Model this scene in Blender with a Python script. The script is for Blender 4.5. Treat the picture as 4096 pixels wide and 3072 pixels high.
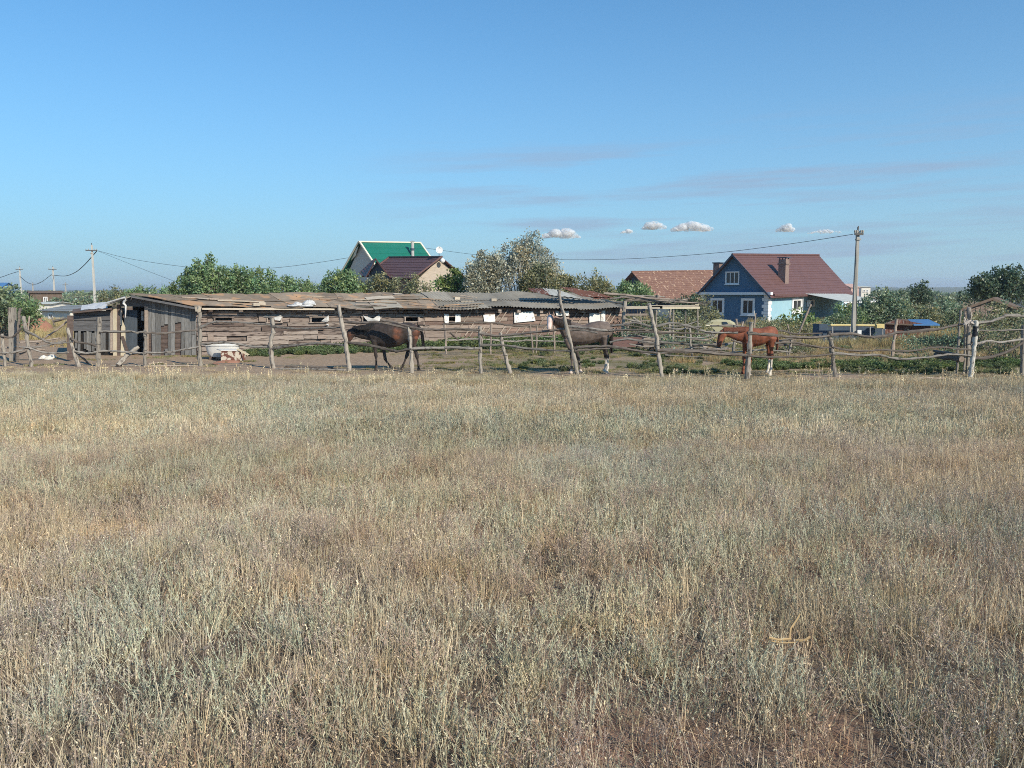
import bpy, math, random
import numpy as np
from mathutils import Vector, Matrix

scene = bpy.context.scene
for o in list(bpy.data.objects):
    bpy.data.objects.remove(o, do_unlink=True)
COL = scene.collection
RNG = np.random.default_rng(11)
random.seed(7)

# ------------------------------------------------------------------ camera
F = 3215.0                      # focal length in photo pixels (4096 wide)
CZ = 1.65                       # eye height above the ground at the camera's feet
HOR = 1170.0                    # photo row of the horizon
PITCH = math.atan((1536.0 - HOR) / F)
SP, CP = math.sin(PITCH), math.cos(PITCH)
cam_d = bpy.data.cameras.new('camera')
cam = bpy.data.objects.new('camera', cam_d)
COL.objects.link(cam)
cam.location = (0, 0, CZ)
cam.rotation_euler = (math.pi / 2 - PITCH, 0, 0)
cam_d.sensor_width = 36.0
cam_d.lens = F / 4096.0 * 36.0
cam_d.clip_start = 0.05
cam_d.clip_end = 30000.0
scene.camera = cam

# ------------------------------------------------------------------ sky, sun, exposure
SUN_AZ = math.radians(43.0)     # to the right of straight behind the camera
SUN_EL = math.radians(33.0)
SUN = Vector((math.sin(SUN_AZ) * math.cos(SUN_EL), -math.cos(SUN_AZ) * math.cos(SUN_EL), math.sin(SUN_EL)))
world = bpy.data.worlds.new('World')
scene.world = world
world.use_nodes = True
wn, wl = world.node_tree.nodes, world.node_tree.links
wn.clear()
w_out = wn.new('ShaderNodeOutputWorld')
w_bg = wn.new('ShaderNodeBackground')
w_sky = wn.new('ShaderNodeTexSky')
w_sky.sky_type = 'NISHITA'
w_sky.sun_disc = False
w_sky.sun_elevation = SUN_EL
w_sky.sun_rotation = math.atan2(SUN.x, SUN.y)
w_sky.altitude = 0
w_sky.air_density = 1.0
w_sky.dust_density = 0.35
w_sky.ozone_density = 1.6
w_bg.inputs['Strength'].default_value = 0.108
# thin grey stratus streaks, laid in the direction space of the sky itself
w_geo = wn.new('ShaderNodeNewGeometry')
def wmath(op, a, b=None, clamp=False):
    n = wn.new('ShaderNodeMath'); n.operation = op; n.use_clamp = clamp
    for i, v in enumerate((a, b)):
        if v is None: continue
        if isinstance(v, (int, float)): n.inputs[i].default_value = v
        else: wl.new(v, n.inputs[i])
    return n.outputs[0]
w_tc = wn.new('ShaderNodeTexCoord')
w_sep = wn.new('ShaderNodeSeparateXYZ'); wl.new(w_tc.outputs['Generated'], w_sep.inputs[0])
az = wmath('ARCTAN2', w_sep.outputs[0], w_sep.outputs[1])
el = wmath('ARCSINE', w_sep.outputs[2])
w_cmb = wn.new('ShaderNodeCombineXYZ')
wl.new(wmath('MULTIPLY', az, 2.8), w_cmb.inputs[0])
wl.new(wmath('MULTIPLY', wmath('SUBTRACT', el, wmath('MULTIPLY', az, 0.02)), 40.0), w_cmb.inputs[1])
w_cmb.inputs[2].default_value = 3.7
w_no = wn.new('ShaderNodeTexNoise'); w_no.inputs['Scale'].default_value = 1.0
w_no.inputs['Detail'].default_value = 6.0; w_no.inputs['Roughness'].default_value = 0.55
wl.new(w_cmb.outputs[0], w_no.inputs['Vector'])
streak = wmath('MULTIPLY', wmath('SUBTRACT', w_no.outputs[0], 0.47), 7.0, True)
low = wmath('MULTIPLY', wmath('SUBTRACT', 0.215, el), 14.0, True)   # a low bank of streaks, none overhead
low = wmath('MULTIPLY', low, wmath('MULTIPLY', wmath('ADD', az, 0.22), 4.0, True))
streak = wmath('MULTIPLY', wmath('MULTIPLY', streak, low), 0.62)
w_mix = wn.new('ShaderNodeMix'); w_mix.data_type = 'RGBA'
wl.new(streak, w_mix.inputs[0])
# clear dry air: a deeper blue overhead and a blue-grey, not yellow, horizon all the way round
w_hs = wn.new('ShaderNodeMix'); w_hs.data_type = 'RGBA'; w_hs.blend_type = 'MULTIPLY'; w_hs.inputs[0].default_value = 1.0
wl.new(w_sky.outputs[0], w_hs.inputs[6]); w_hs.inputs[7].default_value = (0.32, 0.90, 1.24, 1)
w_hz = wn.new('ShaderNodeMix'); w_hz.data_type = 'RGBA'
wl.new(wmath('MULTIPLY', wmath('POWER', 2.718, wmath('MULTIPLY', wmath('MAXIMUM', el, 0.0), -5.0)), 0.95), w_hz.inputs[0])
wl.new(w_hs.outputs[2], w_hz.inputs[6]); w_hz.inputs[7].default_value = (3.3, 4.4, 5.45, 1)
wl.new(w_hz.outputs[2], w_mix.inputs[6])
w_mix.inputs[7].default_value = (2.65, 3.4, 4.7, 1)
wl.new(w_mix.outputs[2], w_bg.inputs['Color'])
wl.new(w_bg.outputs[0], w_out.inputs['Surface'])

sun_d = bpy.data.lights.new('sun', 'SUN')
sun_d.energy = 4.6
sun_d.angle = math.radians(0.55)
sun_d.color = (1.0, 0.91, 0.75)
sun_o = bpy.data.objects.new('sun', sun_d)
COL.objects.link(sun_o)
sun_o.rotation_euler = (-SUN).to_track_quat('-Z', 'Y').to_euler()

vs = scene.view_settings
scene.display_settings.display_device = 'sRGB'
vs.view_transform = 'Standard'
vs.look = 'None'
vs.exposure = 0.27
vs.gamma = 1.0
vs.use_curve_mapping = False
scene.cycles.use_denoising = False         # keep the fine grain of the grass
scene.cycles.pixel_filter_type = 'BLACKMAN_HARRIS'
scene.cycles.filter_width = 1.0
scene.cycles.max_bounces = 4
scene.cycles.diffuse_bounces = 2
scene.cycles.transmission_bounces = 2
scene.cycles.glossy_bounces = 2
scene.cycles.transparent_max_bounces = 32
scene.cycles.use_adaptive_sampling = True
scene.cycles.adaptive_threshold = 0.02
scene.cycles.volume_bounces = 0
scene.cycles.volume_max_steps = 64
scene.cycles.caustics_reflective = False
scene.cycles.caustics_refractive = False

# ------------------------------------------------------------------ helpers
def P(px, py, Y):
    """world point seen at photo pixel (px, py) at distance Y in front of the camera"""
    u = (px - 2048.0) / F
    v = (1536.0 - py) / F
    dy = CP + v * SP
    t = Y / dy
    return Vector((u * t, Y, CZ + (-SP + v * CP) * t))

def PX(px, Y):
    return P(px, 1400, Y).x

GZ = -0.85                      # the yard lies this much lower than the camera's feet
def sstep(a, b, x):
    t = np.clip((x - a) / (b - a), 0, 1)
    return t * t * (3 - 2 * t)

def vnoise(x, y, s, seed=0):
    """cheap smooth value noise in 0..1 (numpy)"""
    x = np.asarray(x, float) / s + seed * 17.31
    y = np.asarray(y, float) / s + seed * 9.17
    xi, yi = np.floor(x).astype(np.int64), np.floor(y).astype(np.int64)
    fx, fy = x - xi, y - yi
    fx, fy = fx * fx * (3 - 2 * fx), fy * fy * (3 - 2 * fy)
    def h(i, j):
        n = (i * 374761393 + j * 668265263 + seed * 144665) & 0xffffffff
        n = ((n ^ (n >> 13)) * 1274126177) & 0xffffffff
        return ((n ^ (n >> 16)) & 0xffff) / 65535.0
    a = h(xi, yi) * (1 - fx) + h(xi + 1, yi) * fx
    b = h(xi, yi + 1) * (1 - fx) + h(xi + 1, yi + 1) * fx
    return a * (1 - fy) + b * fy

def fbm(x, y, s, seed=0, o=3):
    v, a, t = 0, 1.0, 0
    for k in range(o):
        v = v + a * vnoise(x, y, s / 2 ** k, seed + k); t += a; a *= 0.5
    return v / t

def gz(x, y):
    y = np.asarray(y, float); x = np.asarray(x, float)
    base = GZ * sstep(1.5, 22.0, y)
    amp = 0.10 * (1 - sstep(19, 23, y)) + 0.03
    far = sstep(60, 90, y)
    return base + amp * (fbm(x, y, 2.2, 3) - 0.5) * (1 - 0.5 * far)

def g(x, y):
    return float(gz(x, y))

WLOC = {}
def empty(name, loc, label=None, cat=None, group=None):
    o = bpy.data.objects.new(name, None)
    o.empty_display_size = 0.2
    COL.objects.link(o)
    o.location = loc
    WLOC[o.name] = Vector(loc)
    tag(o, label, cat, group)
    return o

def tag(o, label=None, cat=None, group=None, kind=None):
    if label: o['label'] = label
    if cat: o['category'] = cat
    if group: o['group'] = group
    if kind: o['kind'] = kind
    return o

class MB:
    """collects geometry in world coordinates, then builds ONE mesh object"""
    def __init__(s): s.v, s.f, s.smooth = [], [], False
    def add(s, vs_, fs):
        n = len(s.v)
        s.v += [tuple(p) for p in vs_]
        s.f += [tuple(i + n for i in q) for q in fs]
        return s
    def hexa(s, b, t):
        """b, t: four corners each, same winding"""
        return s.add(list(b) + list(t), [(3, 2, 1, 0), (4, 5, 6, 7), (0, 1, 5, 4), (1, 2, 6, 5), (2, 3, 7, 6), (3, 0, 4, 7)])
    def box(s, c, ax, ay, az):
        """centre and three half-axis vectors"""
        c, ax, ay, az = Vector(c), Vector(ax), Vector(ay), Vector(az)
        b = [c - ax - ay - az, c + ax - ay - az, c + ax + ay - az, c - ax + ay - az]
        return s.hexa(b, [p + 2 * az for p in b])
    def aabb(s, x0, x1, y0, y1, z0, z1):
        return s.box(((x0 + x1) / 2, (y0 + y1) / 2, (z0 + z1) / 2), ((x1 - x0) / 2, 0, 0), (0, (y1 - y0) / 2, 0), (0, 0, (z1 - z0) / 2))
    def slab(s, quad, n, th):
        """quad: 4 world points (front face), n: outward unit normal, th: thickness behind it"""
        q = [Vector(p) for p in quad]
        n = Vector(n)
        return s.hexa([p - n * th for p in q], q)
    def tube(s, pts, radii, sides=7, cap=True, jit=0.0, squash=1.0):
        pts = [Vector(p) for p in pts]
        n = len(pts)
        if isinstance(radii, (int, float)): radii = [radii] * n
        rings, ref = [], None
        for i, p in enumerate(pts):
            d = (pts[min(i + 1, n - 1)] - pts[max(i - 1, 0)])
            d = d.normalized() if d.length > 1e-9 else Vector((0, 0, 1))
            if ref is None:
                ref = Vector((0, 0, 1)) if abs(d.z) < 0.9 else Vector((1, 0, 0))
            a = (ref - d * ref.dot(d)).normalized()
            b = d.cross(a)
            ref = a
            ring = []
            for k in range(sides):
                th = 2 * math.pi * k / sides
                r = radii[i] * (1 + jit * (random.random() - 0.5))
                ring.append(p + a * (math.cos(th) * r) + b * (math.sin(th) * r * squash))
            rings.append(ring)
        vsx = [q for ring in rings for q in ring]
        fs = []
        for i in range(n - 1):
            for k in range(sides):
                k2 = (k + 1) % sides
                fs.append((i * sides + k, i * sides + k2, (i + 1) * sides + k2, (i + 1) * sides + k))
        if cap:
            fs.append(tuple(range(sides - 1, -1, -1)))
            fs.append(tuple((n - 1) * sides + k for k in range(sides)))
        s.smooth = True
        return s.add(vsx, fs)
    def grid(s, rows):
        """rows of world points"""
        nr, nc = len(rows), len(rows[0])
        return s.add([p for r in rows for p in r],
                     [(i * nc + j, i * nc + j + 1, (i + 1) * nc + j + 1, (i + 1) * nc + j) for i in range(nr - 1) for j in range(nc - 1)])
    def build(s, name, mat, parent=None, smooth=None, label=None, cat=None, group=None, kind=None):
        v = np.array(s.v, float)
        org = (v.min(0) + v.max(0)) / 2
        org[2] = v[:, 2].min()
        me = bpy.data.meshes.new(name)
        me.from_pydata((v - org).tolist(), [], s.f)
        if smooth if smooth is not None else s.smooth:
            me.polygons.foreach_set('use_smooth', [True] * len(me.polygons))
            try: me.set_sharp_from_angle(angle=math.radians(50))
            except Exception: pass
        me.validate()
        me.update()
        o = bpy.data.objects.new(name, me)
        COL.objects.link(o)
        if mat is not None: me.materials.append(mat)
        if parent is not None:
            o.parent = parent
            o.location = Vector(org) - WLOC[parent.name]
        else:
            o.location = org
        WLOC[o.name] = Vector(org)
        return tag(o, label, cat, group, kind)

# ------------------------------------------------------------------ materials
def mat_new(name):
    m = bpy.data.materials.new(name)
    m.use_nodes = True
    n, l = m.node_tree.nodes, m.node_tree.links
    b = n.get('Principled BSDF')
    return m, n, l, b

def rgba(c): return (c[0], c[1], c[2], 1.0)

def mat(name, c1, c2=None, scale=4.0, stretch=(1, 1, 1), rough=0.85, bump=0.3, vary=0.25, detail=5.0, spec=0.2, c3=None, spots=0.0, spot_scale=8.0, contrast=1.0, metal=0.0, bump_dist=0.02):
    """two-tone noise surface with a per-object brightness shift and optional spots of a third colour"""
    m, n, l, b = mat_new(name)
    c2 = c2 or tuple(x * 0.7 for x in c1)
    tc = n.new('ShaderNodeTexCoord')
    oi = n.new('ShaderNodeObjectInfo')
    off = n.new('ShaderNodeVectorMath'); off.operation = 'MULTIPLY_ADD'
    cmb = n.new('ShaderNodeCombineXYZ')
    mul = n.new('ShaderNodeMath'); mul.operation = 'MULTIPLY'; mul.inputs[1].default_value = 57.0
    l.new(oi.outputs['Random'], mul.inputs[0])
    for i in range(3): l.new(mul.outputs[0], cmb.inputs[i])
    l.new(tc.outputs['Object'], off.inputs[0])
    off.inputs[1].default_value = stretch
    l.new(cmb.outputs[0], off.inputs[2])
    no = n.new('ShaderNodeTexNoise')
    no.inputs['Scale'].default_value = scale
    no.inputs['Detail'].default_value = detail
    no.inputs['Roughness'].default_value = 0.62
    l.new(off.outputs[0], no.inputs['Vector'])
    rmp = n.new('ShaderNodeMapRange')
    rmp.inputs[1].default_value = 0.5 - 0.22 / contrast
    rmp.inputs[2].default_value = 0.5 + 0.22 / contrast
    l.new(no.outputs['Fac'], rmp.inputs[0])
    mx = n.new('ShaderNodeMix'); mx.data_type = 'RGBA'
    l.new(rmp.outputs[0], mx.inputs[0])
    mx.inputs[6].default_value = rgba(c1); mx.inputs[7].default_value = rgba(c2)
    col = mx.outputs[2]
    if c3 is not None:
        n2 = n.new('ShaderNodeTexNoise'); n2.inputs['Scale'].default_value = spot_scale; n2.inputs['Detail'].default_value = 4.0
        l.new(off.outputs[0], n2.inputs['Vector'])
        r2 = n.new('ShaderNodeMapRange'); r2.inputs[1].default_value = 0.62 - spots * 0.3; r2.inputs[2].default_value = 0.68 - spots * 0.3
        l.new(n2.outputs['Fac'], r2.inputs[0])
        m2 = n.new('ShaderNodeMix'); m2.data_type = 'RGBA'
        l.new(r2.outputs[0], m2.inputs[0]); l.new(col, m2.inputs[6]); m2.inputs[7].default_value = rgba(c3)
        col = m2.outputs[2]
    if vary > 0:
        hs = n.new('ShaderNodeHueSaturation')
        mr = n.new('ShaderNodeMapRange'); mr.inputs[3].default_value = 1 - vary; mr.inputs[4].default_value = 1 + vary
        l.new(oi.outputs['Random'], mr.inputs[0]); l.new(mr.outputs[0], hs.inputs['Value'])
        l.new(col, hs.inputs['Color']); col = hs.outputs[0]
    l.new(col, b.inputs['Base Color'])
    b.inputs['Roughness'].default_value = rough
    b.inputs['Metallic'].default_value = metal
    b.inputs['Specular IOR Level'].default_value = spec
    if bump > 0:
        bp = n.new('ShaderNodeBump'); bp.inputs['Strength'].default_value = bump; bp.inputs['Distance'].default_value = bump_dist
        l.new(no.outputs['Fac'], bp.inputs['Height']); l.new(bp.outputs[0], b.inputs['Normal'])
    return m

def mat_plain(name, c, rough=0.6, spec=0.3, metal=0.0):
    m, n, l, b = mat_new(name)
    b.inputs['Base Color'].default_value = rgba(c)
    b.inputs['Roughness'].default_value = rough
    b.inputs['Specular IOR Level'].default_value = spec
    b.inputs['Metallic'].default_value = metal
    return m
# ------------------------------------------------------------------ ground
def axis_pts(segs):
    out = []
    for a, b, d in segs:
        out += list(np.arange(a, b, d))
    return np.array(out + [segs[-1][1]])
gx_ = axis_pts([(-6000, -600, 600), (-600, -60, 60), (-60, -24, 4), (-24, 24, 0.3), (24, 60, 4), (60, 600, 60), (600, 6000, 600)])
gy_ = axis_pts([(-600, -30, 60), (-30, -2, 4), (-2, 34, 0.3), (34, 70, 2), (70, 200, 10), (200, 1200, 100), (1200, 9000, 600)])
XX, YY = np.meshgrid(gx_, gy_)
ZZ = gz(XX, YY)
nxg, nyg = len(gx_), len(gy_)
gv = np.stack([XX.ravel(), YY.ravel(), ZZ.ravel()], 1)
ii, jj = np.meshgrid(np.arange(nxg - 1), np.arange(nyg - 1))
a_ = (jj * nxg + ii).ravel()
gf = np.stack([a_, a_ + 1, a_ + 1 + nxg, a_ + nxg], 1)
gme = bpy.data.meshes.new('ground')
gme.from_pydata(gv.tolist(), [], gf.tolist())
gme.polygons.foreach_set('use_smooth', [True] * len(gme.polygons))
ground = bpy.data.objects.new('ground', gme)
COL.objects.link(ground)
ground['kind'] = 'structure'

# where the fence runs: distance as a function of photo column
FENCE_PX = [-400, 0, 800, 1100, 1400, 1650, 2040, 2300, 2650, 3000, 3340, 3880, 4100, 4500]
FENCE_Y = [27.0, 27.2, 27.3, 26.6, 25.6, 25.0, 24.8, 24.0, 23.4, 23.3, 23.8, 23.8, 24.2, 25.0]
def fence_y(px): return float(np.interp(px, FENCE_PX, FENCE_Y))
_fx = [PX(p, y) for p, y in zip(FENCE_PX, FENCE_Y)]
def fence_yx(x): return np.interp(x, _fx, FENCE_Y)

# ground colours: steppe soil with reddish bare spots in front, trampled dung-brown earth in the yard
gm, n, l, b = mat_new('soil')
at = n.new('ShaderNodeAttribute'); at.attribute_name = 'ground_col'; at.attribute_type = 'GEOMETRY'
tc = n.new('ShaderNodeTexCoord')
n1 = n.new('ShaderNodeTexNoise'); n1.inputs['Scale'].default_value = 9.0; n1.inputs['Detail'].default_value = 8.0; n1.inputs['Roughness'].default_value = 0.7
l.new(tc.outputs['Object'], n1.inputs['Vector'])
r1 = n.new('ShaderNodeMapRange'); r1.inputs[1].default_value = 0.3; r1.inputs[2].default_value = 0.7; r1.inputs[3].default_value = 0.55; r1.inputs[4].default_value = 1.35
l.new(n1.outputs['Fac'], r1.inputs[0])
m1 = n.new('ShaderNodeMix'); m1.data_type = 'RGBA'; m1.blend_type = 'MULTIPLY'; m1.inputs[0].default_value = 1.0
l.new(at.outputs['Color'], m1.inputs[6]); l.new(r1.outputs[0], m1.inputs[7])
l.new(m1.outputs[2], b.inputs['Base Color'])
b.inputs['Roughness'].default_value = 0.95; b.inputs['Specular IOR Level'].default_value = 0.1
bp = n.new('ShaderNodeBump'); bp.inputs['Strength'].default_value = 0.6; bp.inputs['Distance'].default_value = 0.04
l.new(n1.outputs['Fac'], bp.inputs['Height']); l.new(bp.outputs[0], b.inputs['Normal'])
gme.materials.append(gm)
soil = np.array([0.16, 0.12, 0.088]); red = np.array([0.30, 0.175, 0.125]); yard = np.array([0.34, 0.25, 0.175]); straw = np.array([0.33, 0.25, 0.15]); green = np.array([0.12, 0.13, 0.06])
xr, yr = XX.ravel(), YY.ravel()
redw = sstep(0.52, 0.62, fbm(xr, yr, 1.7, 21))[:, None]
gc = soil * (1 - redw) + red * redw
d_in = yr - fence_yx(xr)
yw = sstep(-0.6, 0.6, yr - np.interp(xr, [-20, -9, 0, 8, 20], [23.0, 22.6, 21.6, 20.9, 20.8]))[:, None]
gw = (sstep(0.38, 0.6, fbm(xr, yr, 2.5, 33)) * sstep(-7, 2, xr))[:, None]
yc = yard * (1 - 0.55 * gw) + green * 0.55 * gw
gc = gc * (1 - yw) + yc * yw
fw = sstep(42, 50, yr)[:, None]
fc = straw * (0.7 + 0.5 * fbm(xr, yr, 9, 41)[:, None])
gc = gc * (1 - fw) + fc * fw
ca = gme.color_attributes.new('ground_col', 'FLOAT_COLOR', 'POINT')
ca.data.foreach_set('color', np.concatenate([gc, np.ones((len(gc), 1))], 1).astype(np.float32).ravel())

# ------------------------------------------------------------------ plants too many to count, one object for each kind
TAN = np.array([[0.70, 0.60, 0.44], [0.63, 0.54, 0.40], [0.65, 0.53, 0.37], [0.56, 0.49, 0.375], [0.64, 0.58, 0.40]])
SGE = np.array([[0.56, 0.57, 0.43], [0.61, 0.59, 0.46], [0.52, 0.55, 0.41], [0.63, 0.60, 0.46]])
LIT = np.array([[0.37, 0.285, 0.205], [0.35, 0.24, 0.17], [0.48, 0.39, 0.28], [0.28, 0.215, 0.165]])
MAU = np.array([[0.39, 0.31, 0.265], [0.44, 0.355, 0.295], [0.33, 0.26, 0.225]])
DOT = np.array([[0.56, 0.48, 0.37], [0.52, 0.41, 0.32], [0.62, 0.55, 0.42]])
WED = np.array([[0.15, 0.20, 0.085], [0.11, 0.16, 0.065], [0.19, 0.23, 0.11]])
TRF = np.array([[0.25, 0.25, 0.12], [0.33, 0.28, 0.16], [0.19, 0.22, 0.09]])
np.random.seed(5)

class Plants:
    """quads of many small blades, leaves and stems with a colour for every corner"""
    def __init__(s): s.v, s.f, s.c = [], [], []
    def quad(s, pts, col):
        n0 = len(s.v)
        s.v += pts; s.c += [col] * 4
        s.f.append((n0, n0 + 1, n0 + 2, n0 + 3))
    def blade(s, base, dx, dy, h, w, bend, col):
        th = random.random() * math.pi
        sx, sy = math.cos(th) * w / 2, math.sin(th) * w / 2
        x, y, z = base
        mx, my, mz = x + dx * (h * 0.28 + bend * 0.25), y + dy * (h * 0.28 + bend * 0.25), z + h * 0.52
        tx, ty, tz = x + dx * (h * 0.55 + bend), y + dy * (h * 0.55 + bend), z + h * (1 - 0.8 * bend)
        n0 = len(s.v)
        s.v += [(x - sx, y - sy, z), (x + sx, y + sy, z), (mx + sx * .8, my + sy * .8, mz), (mx - sx * .8, my - sy * .8, mz), (tx + sx * .2, ty + sy * .2, tz), (tx - sx * .2, ty - sy * .2, tz)]
        s.c += [col] * 6
        s.f += [(n0, n0 + 1, n0 + 2, n0 + 3), (n0 + 3, n0 + 2, n0 + 4, n0 + 5)]
        return np.array((tx, ty, tz))
    def stick(s, p, q, w, col):
        th = random.random() * math.pi
        d = np.array([math.cos(th), math.sin(th), 0]) * w / 2
        s.quad([p - d, p + d, q + d * 0.6, q - d * 0.6], col)
    def leaf(s, p, size, col, d=None, wr=0.28, rnd=0.45):
        a = np.random.normal(size=3)
        a /= math.sqrt(a.dot(a))
        if d is not None: a = d / (math.sqrt(d.dot(d)) + 1e-9) + a * rnd
        r = np.random.normal(size=3)
        b2 = np.array([a[1] * r[2] - a[2] * r[1], a[2] * r[0] - a[0] * r[2], a[0] * r[1] - a[1] * r[0]])
        b2 /= math.sqrt(b2.dot(b2)) + 1e-9
        s.quad([p, p + a * size * 0.5 + b2 * size * wr, p + a * size, p + a * size * 0.5 - b2 * size * wr], col)
    def mesh(s, name):
        me = bpy.data.meshes.new(name)
        me.from_pydata([tuple(map(float, q)) for q in s.v], [], s.f)
        at_ = me.color_attributes.new('blade_col', 'FLOAT_COLOR', 'POINT')
        c = np.concatenate([np.array(s.c, np.float32), np.ones((len(s.c), 1), np.float32)], 1)
        at_.data.foreach_set('color', c.ravel())
        return me

def pick(pal, amp=0.2): return pal[random.randrange(len(pal))] * (1 + random.uniform(-amp, amp))
def spot(rad): return random.uniform(-rad, rad), random.uniform(-rad, rad)

def dry_tuft(T, rad, w, n, hmax, seed, pal=TAN):
    cx, cy = spot(rad)
    ht = 0.6 + 0.55 * random.random(); col = pick(pal)
    for i in range(n):
        a = random.random() * 6.283; r = 0.07 * math.sqrt(random.random())
        h = 0.04 + hmax * ht * (0.35 + 0.65 * random.random() ** 1.3)
        lean = random.random() ** 1.5 * 0.9
        c = col * (0.6 + 0.65 * random.random())
        tip = T.blade((cx + math.cos(a) * r, cy + math.sin(a) * r, -0.05), math.cos(a) * lean, math.sin(a) * lean, h, w * (0.7 + 0.6 * random.random()), 0.10 * random.random(), c)
        if random.random() < seed:
            for q in range(3): T.leaf(tip - np.array([0, 0, 0.010 * q]), 0.011 if w < .004 else .02, c * 1.15, np.array((random.gauss(0, .5), random.gauss(0, .5), 1.2)))

def sage_tuft(T, rad, w, nst, hmax, leaf, nleaf, wr=0.12):
    cx, cy = spot(rad)
    ht = 0.7 + 0.45 * random.random(); col = pick(SGE, 0.15)
    for i in range(nst):
        a = random.random() * 6.283; r = 0.05 * random.random()
        h = 0.03 + hmax * ht * (0.45 + 0.55 * random.random())
        lean = 0.05 + 0.55 * random.random()
        c = col * (0.7 + 0.5 * random.random())
        prev = np.array([cx + math.cos(a) * r, cy + math.sin(a) * r, -0.05])
        d = np.array([math.cos(a) * lean, math.sin(a) * lean, 1.0]); d /= np.linalg.norm(d)
        for q in range(4):
            d = d + np.random.normal(size=3) * 0.11; d /= math.sqrt(d.dot(d))
            nx = prev + d * h / 4
            T.stick(prev, nx, w, c * 0.9)
            for z in range(nleaf):
                T.leaf(prev + (nx - prev) * random.random(), leaf * (0.6 + 0.8 * random.random()), c * (0.85 + 0.3 * random.random()), d + np.random.normal(size=3) * 0.35, wr, 0.3)
            prev = nx

def litter(T, rad, w, n):
    for i in range(n):
        p = np.array([*spot(rad), -0.02 + 0.055 * random.random()])
        d = np.array([random.gauss(0, 1), random.gauss(0, 1), random.gauss(0.25, .35)]); d /= np.linalg.norm(d)
        T.stick(p, p + d * (0.05 + 0.11 * random.random()), w, pick(LIT, 0.35))

def dots(T, rad, w, hmax, head):
    cx, cy = spot(rad); col = pick(DOT); stem = pick(MAU)
    for i in range(6):
        b0 = np.array([cx + random.gauss(0, .05), cy + random.gauss(0, .05), -0.03])
        h = hmax * (0.5 + 0.5 * random.random())
        m_ = b0 + np.array([random.gauss(0, .04), random.gauss(0, .04), h * 0.6]); t_ = m_ + np.array([random.gauss(0, .05), random.gauss(0, .05), h * 0.4])
        T.stick(b0, m_, w, stem); T.stick(m_, t_, w, stem)
        tips = [t_]
        for q in range(4):
            e = m_ + (t_ - m_) * random.random(); e2 = e + np.array([random.gauss(0, .035), random.gauss(0, .035), 0.03 + 0.04 * random.random()])
            T.stick(e, e2, w * 0.8, stem); tips.append(e2)
        for q in range(5): T.leaf(m_ + (t_ - m_) * random.random(), 0.018, stem * random.uniform(.7, 1.2), None, 0.15)
        for t2 in tips:
            if random.random() < 0.5:
                for q in range(4): T.leaf(t2, head * (0.8 + 0.5 * random.random()), col * (0.9 + 0.4 * random.random()))

def weed(T, rad, leaf, hmax, n=9, pal=WED):
    cx, cy = spot(rad); col = pick(pal)
    for i in range(n):
        a = random.random() * 6.283; r = 0.14 * math.sqrt(random.random())
        h = hmax * (0.4 + 0.6 * random.random())
        b0 = np.array([cx + math.cos(a) * r, cy + math.sin(a) * r, -0.03]); t_ = b0 + np.array([random.gauss(0, .06), random.gauss(0, .06), h])
        T.stick(b0, t_, 0.008, col * 0.6)
        for q in range(10):
            t = 0.15 + 0.85 * random.random()
            T.leaf(b0 + (t_ - b0) * t, leaf * (0.6 + 0.8 * random.random()), col * (0.6 + 0.4 * t + 0.3 * random.random()), np.array((random.gauss(0, 1), random.gauss(0, 1), 0.4)))

VARCOL = {}
def variant(key, T):
    if key not in VARCOL: VARCOL[key] = bpy.data.collections.new(key)
    c = VARCOL[key]
    o = bpy.data.objects.new('%s_%02d' % (key, len(c.objects)), T.mesh(key))
    c.objects.link(o)

# tiles of mixed steppe plants: four steps from dry grass to wormwood, three of each, then two nearly bare ones
RN, RF = 0.28, 0.52
for step in range(5):
    for k in range(3 if step < 4 else 2):
        bare = step == 4
        sg = (0.05, 0.3, 0.6, 0.9)[step] if not bare else 0.1
        nd = (5, 11, 8)[k] if sg < 0.7 else 5
        T = Plants()
        litter(T, RN, 0.004, 210 if not bare else 300)
        for q in range(int((1 - 0.75 * sg) * 36 * (0.4 if bare else 1))): dry_tuft(T, RN, 0.0027, 32, 0.22 if not bare else 0.16, 0.08)
        for q in range(int(sg * 23 * (0.5 if bare else 1))): sage_tuft(T, RN, 0.0026, 10, 0.25, 0.016, 6, 0.08)
        for q in range(nd): dots(T, RN, 0.0026, 0.235, 0.0068)
        for q in range(5): T.blade((*spot(RN), -.04), random.gauss(0, .25), random.gauss(0, .25), random.uniform(.22, .38), 0.003, 0.05, pick(TAN) * 1.1)
        variant('near', T)
        T = Plants()
        litter(T, RF, 0.007, 150 if not bare else 420)
        for q in range(int((1 - 0.75 * sg) * 66 * (0.3 if bare else 1))): dry_tuft(T, RF, 0.0064, 22, 0.28 if not bare else 0.17, 0.16)
        for q in range(int(sg * 40 * (0.5 if bare else 1))): sage_tuft(T, RF, 0.006, 7, 0.30, 0.032, 4, 0.1)
        for q in range(nd // 2): dots(T, RF, 0.005, 0.24, 0.011)
        for q in range(7): T.blade((*spot(RF), -.04), random.gauss(0, .25), random.gauss(0, .25), random.uniform(.3, .48), 0.0065, 0.05, pick(TAN) * 1.1)
        variant('far', T)
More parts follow.
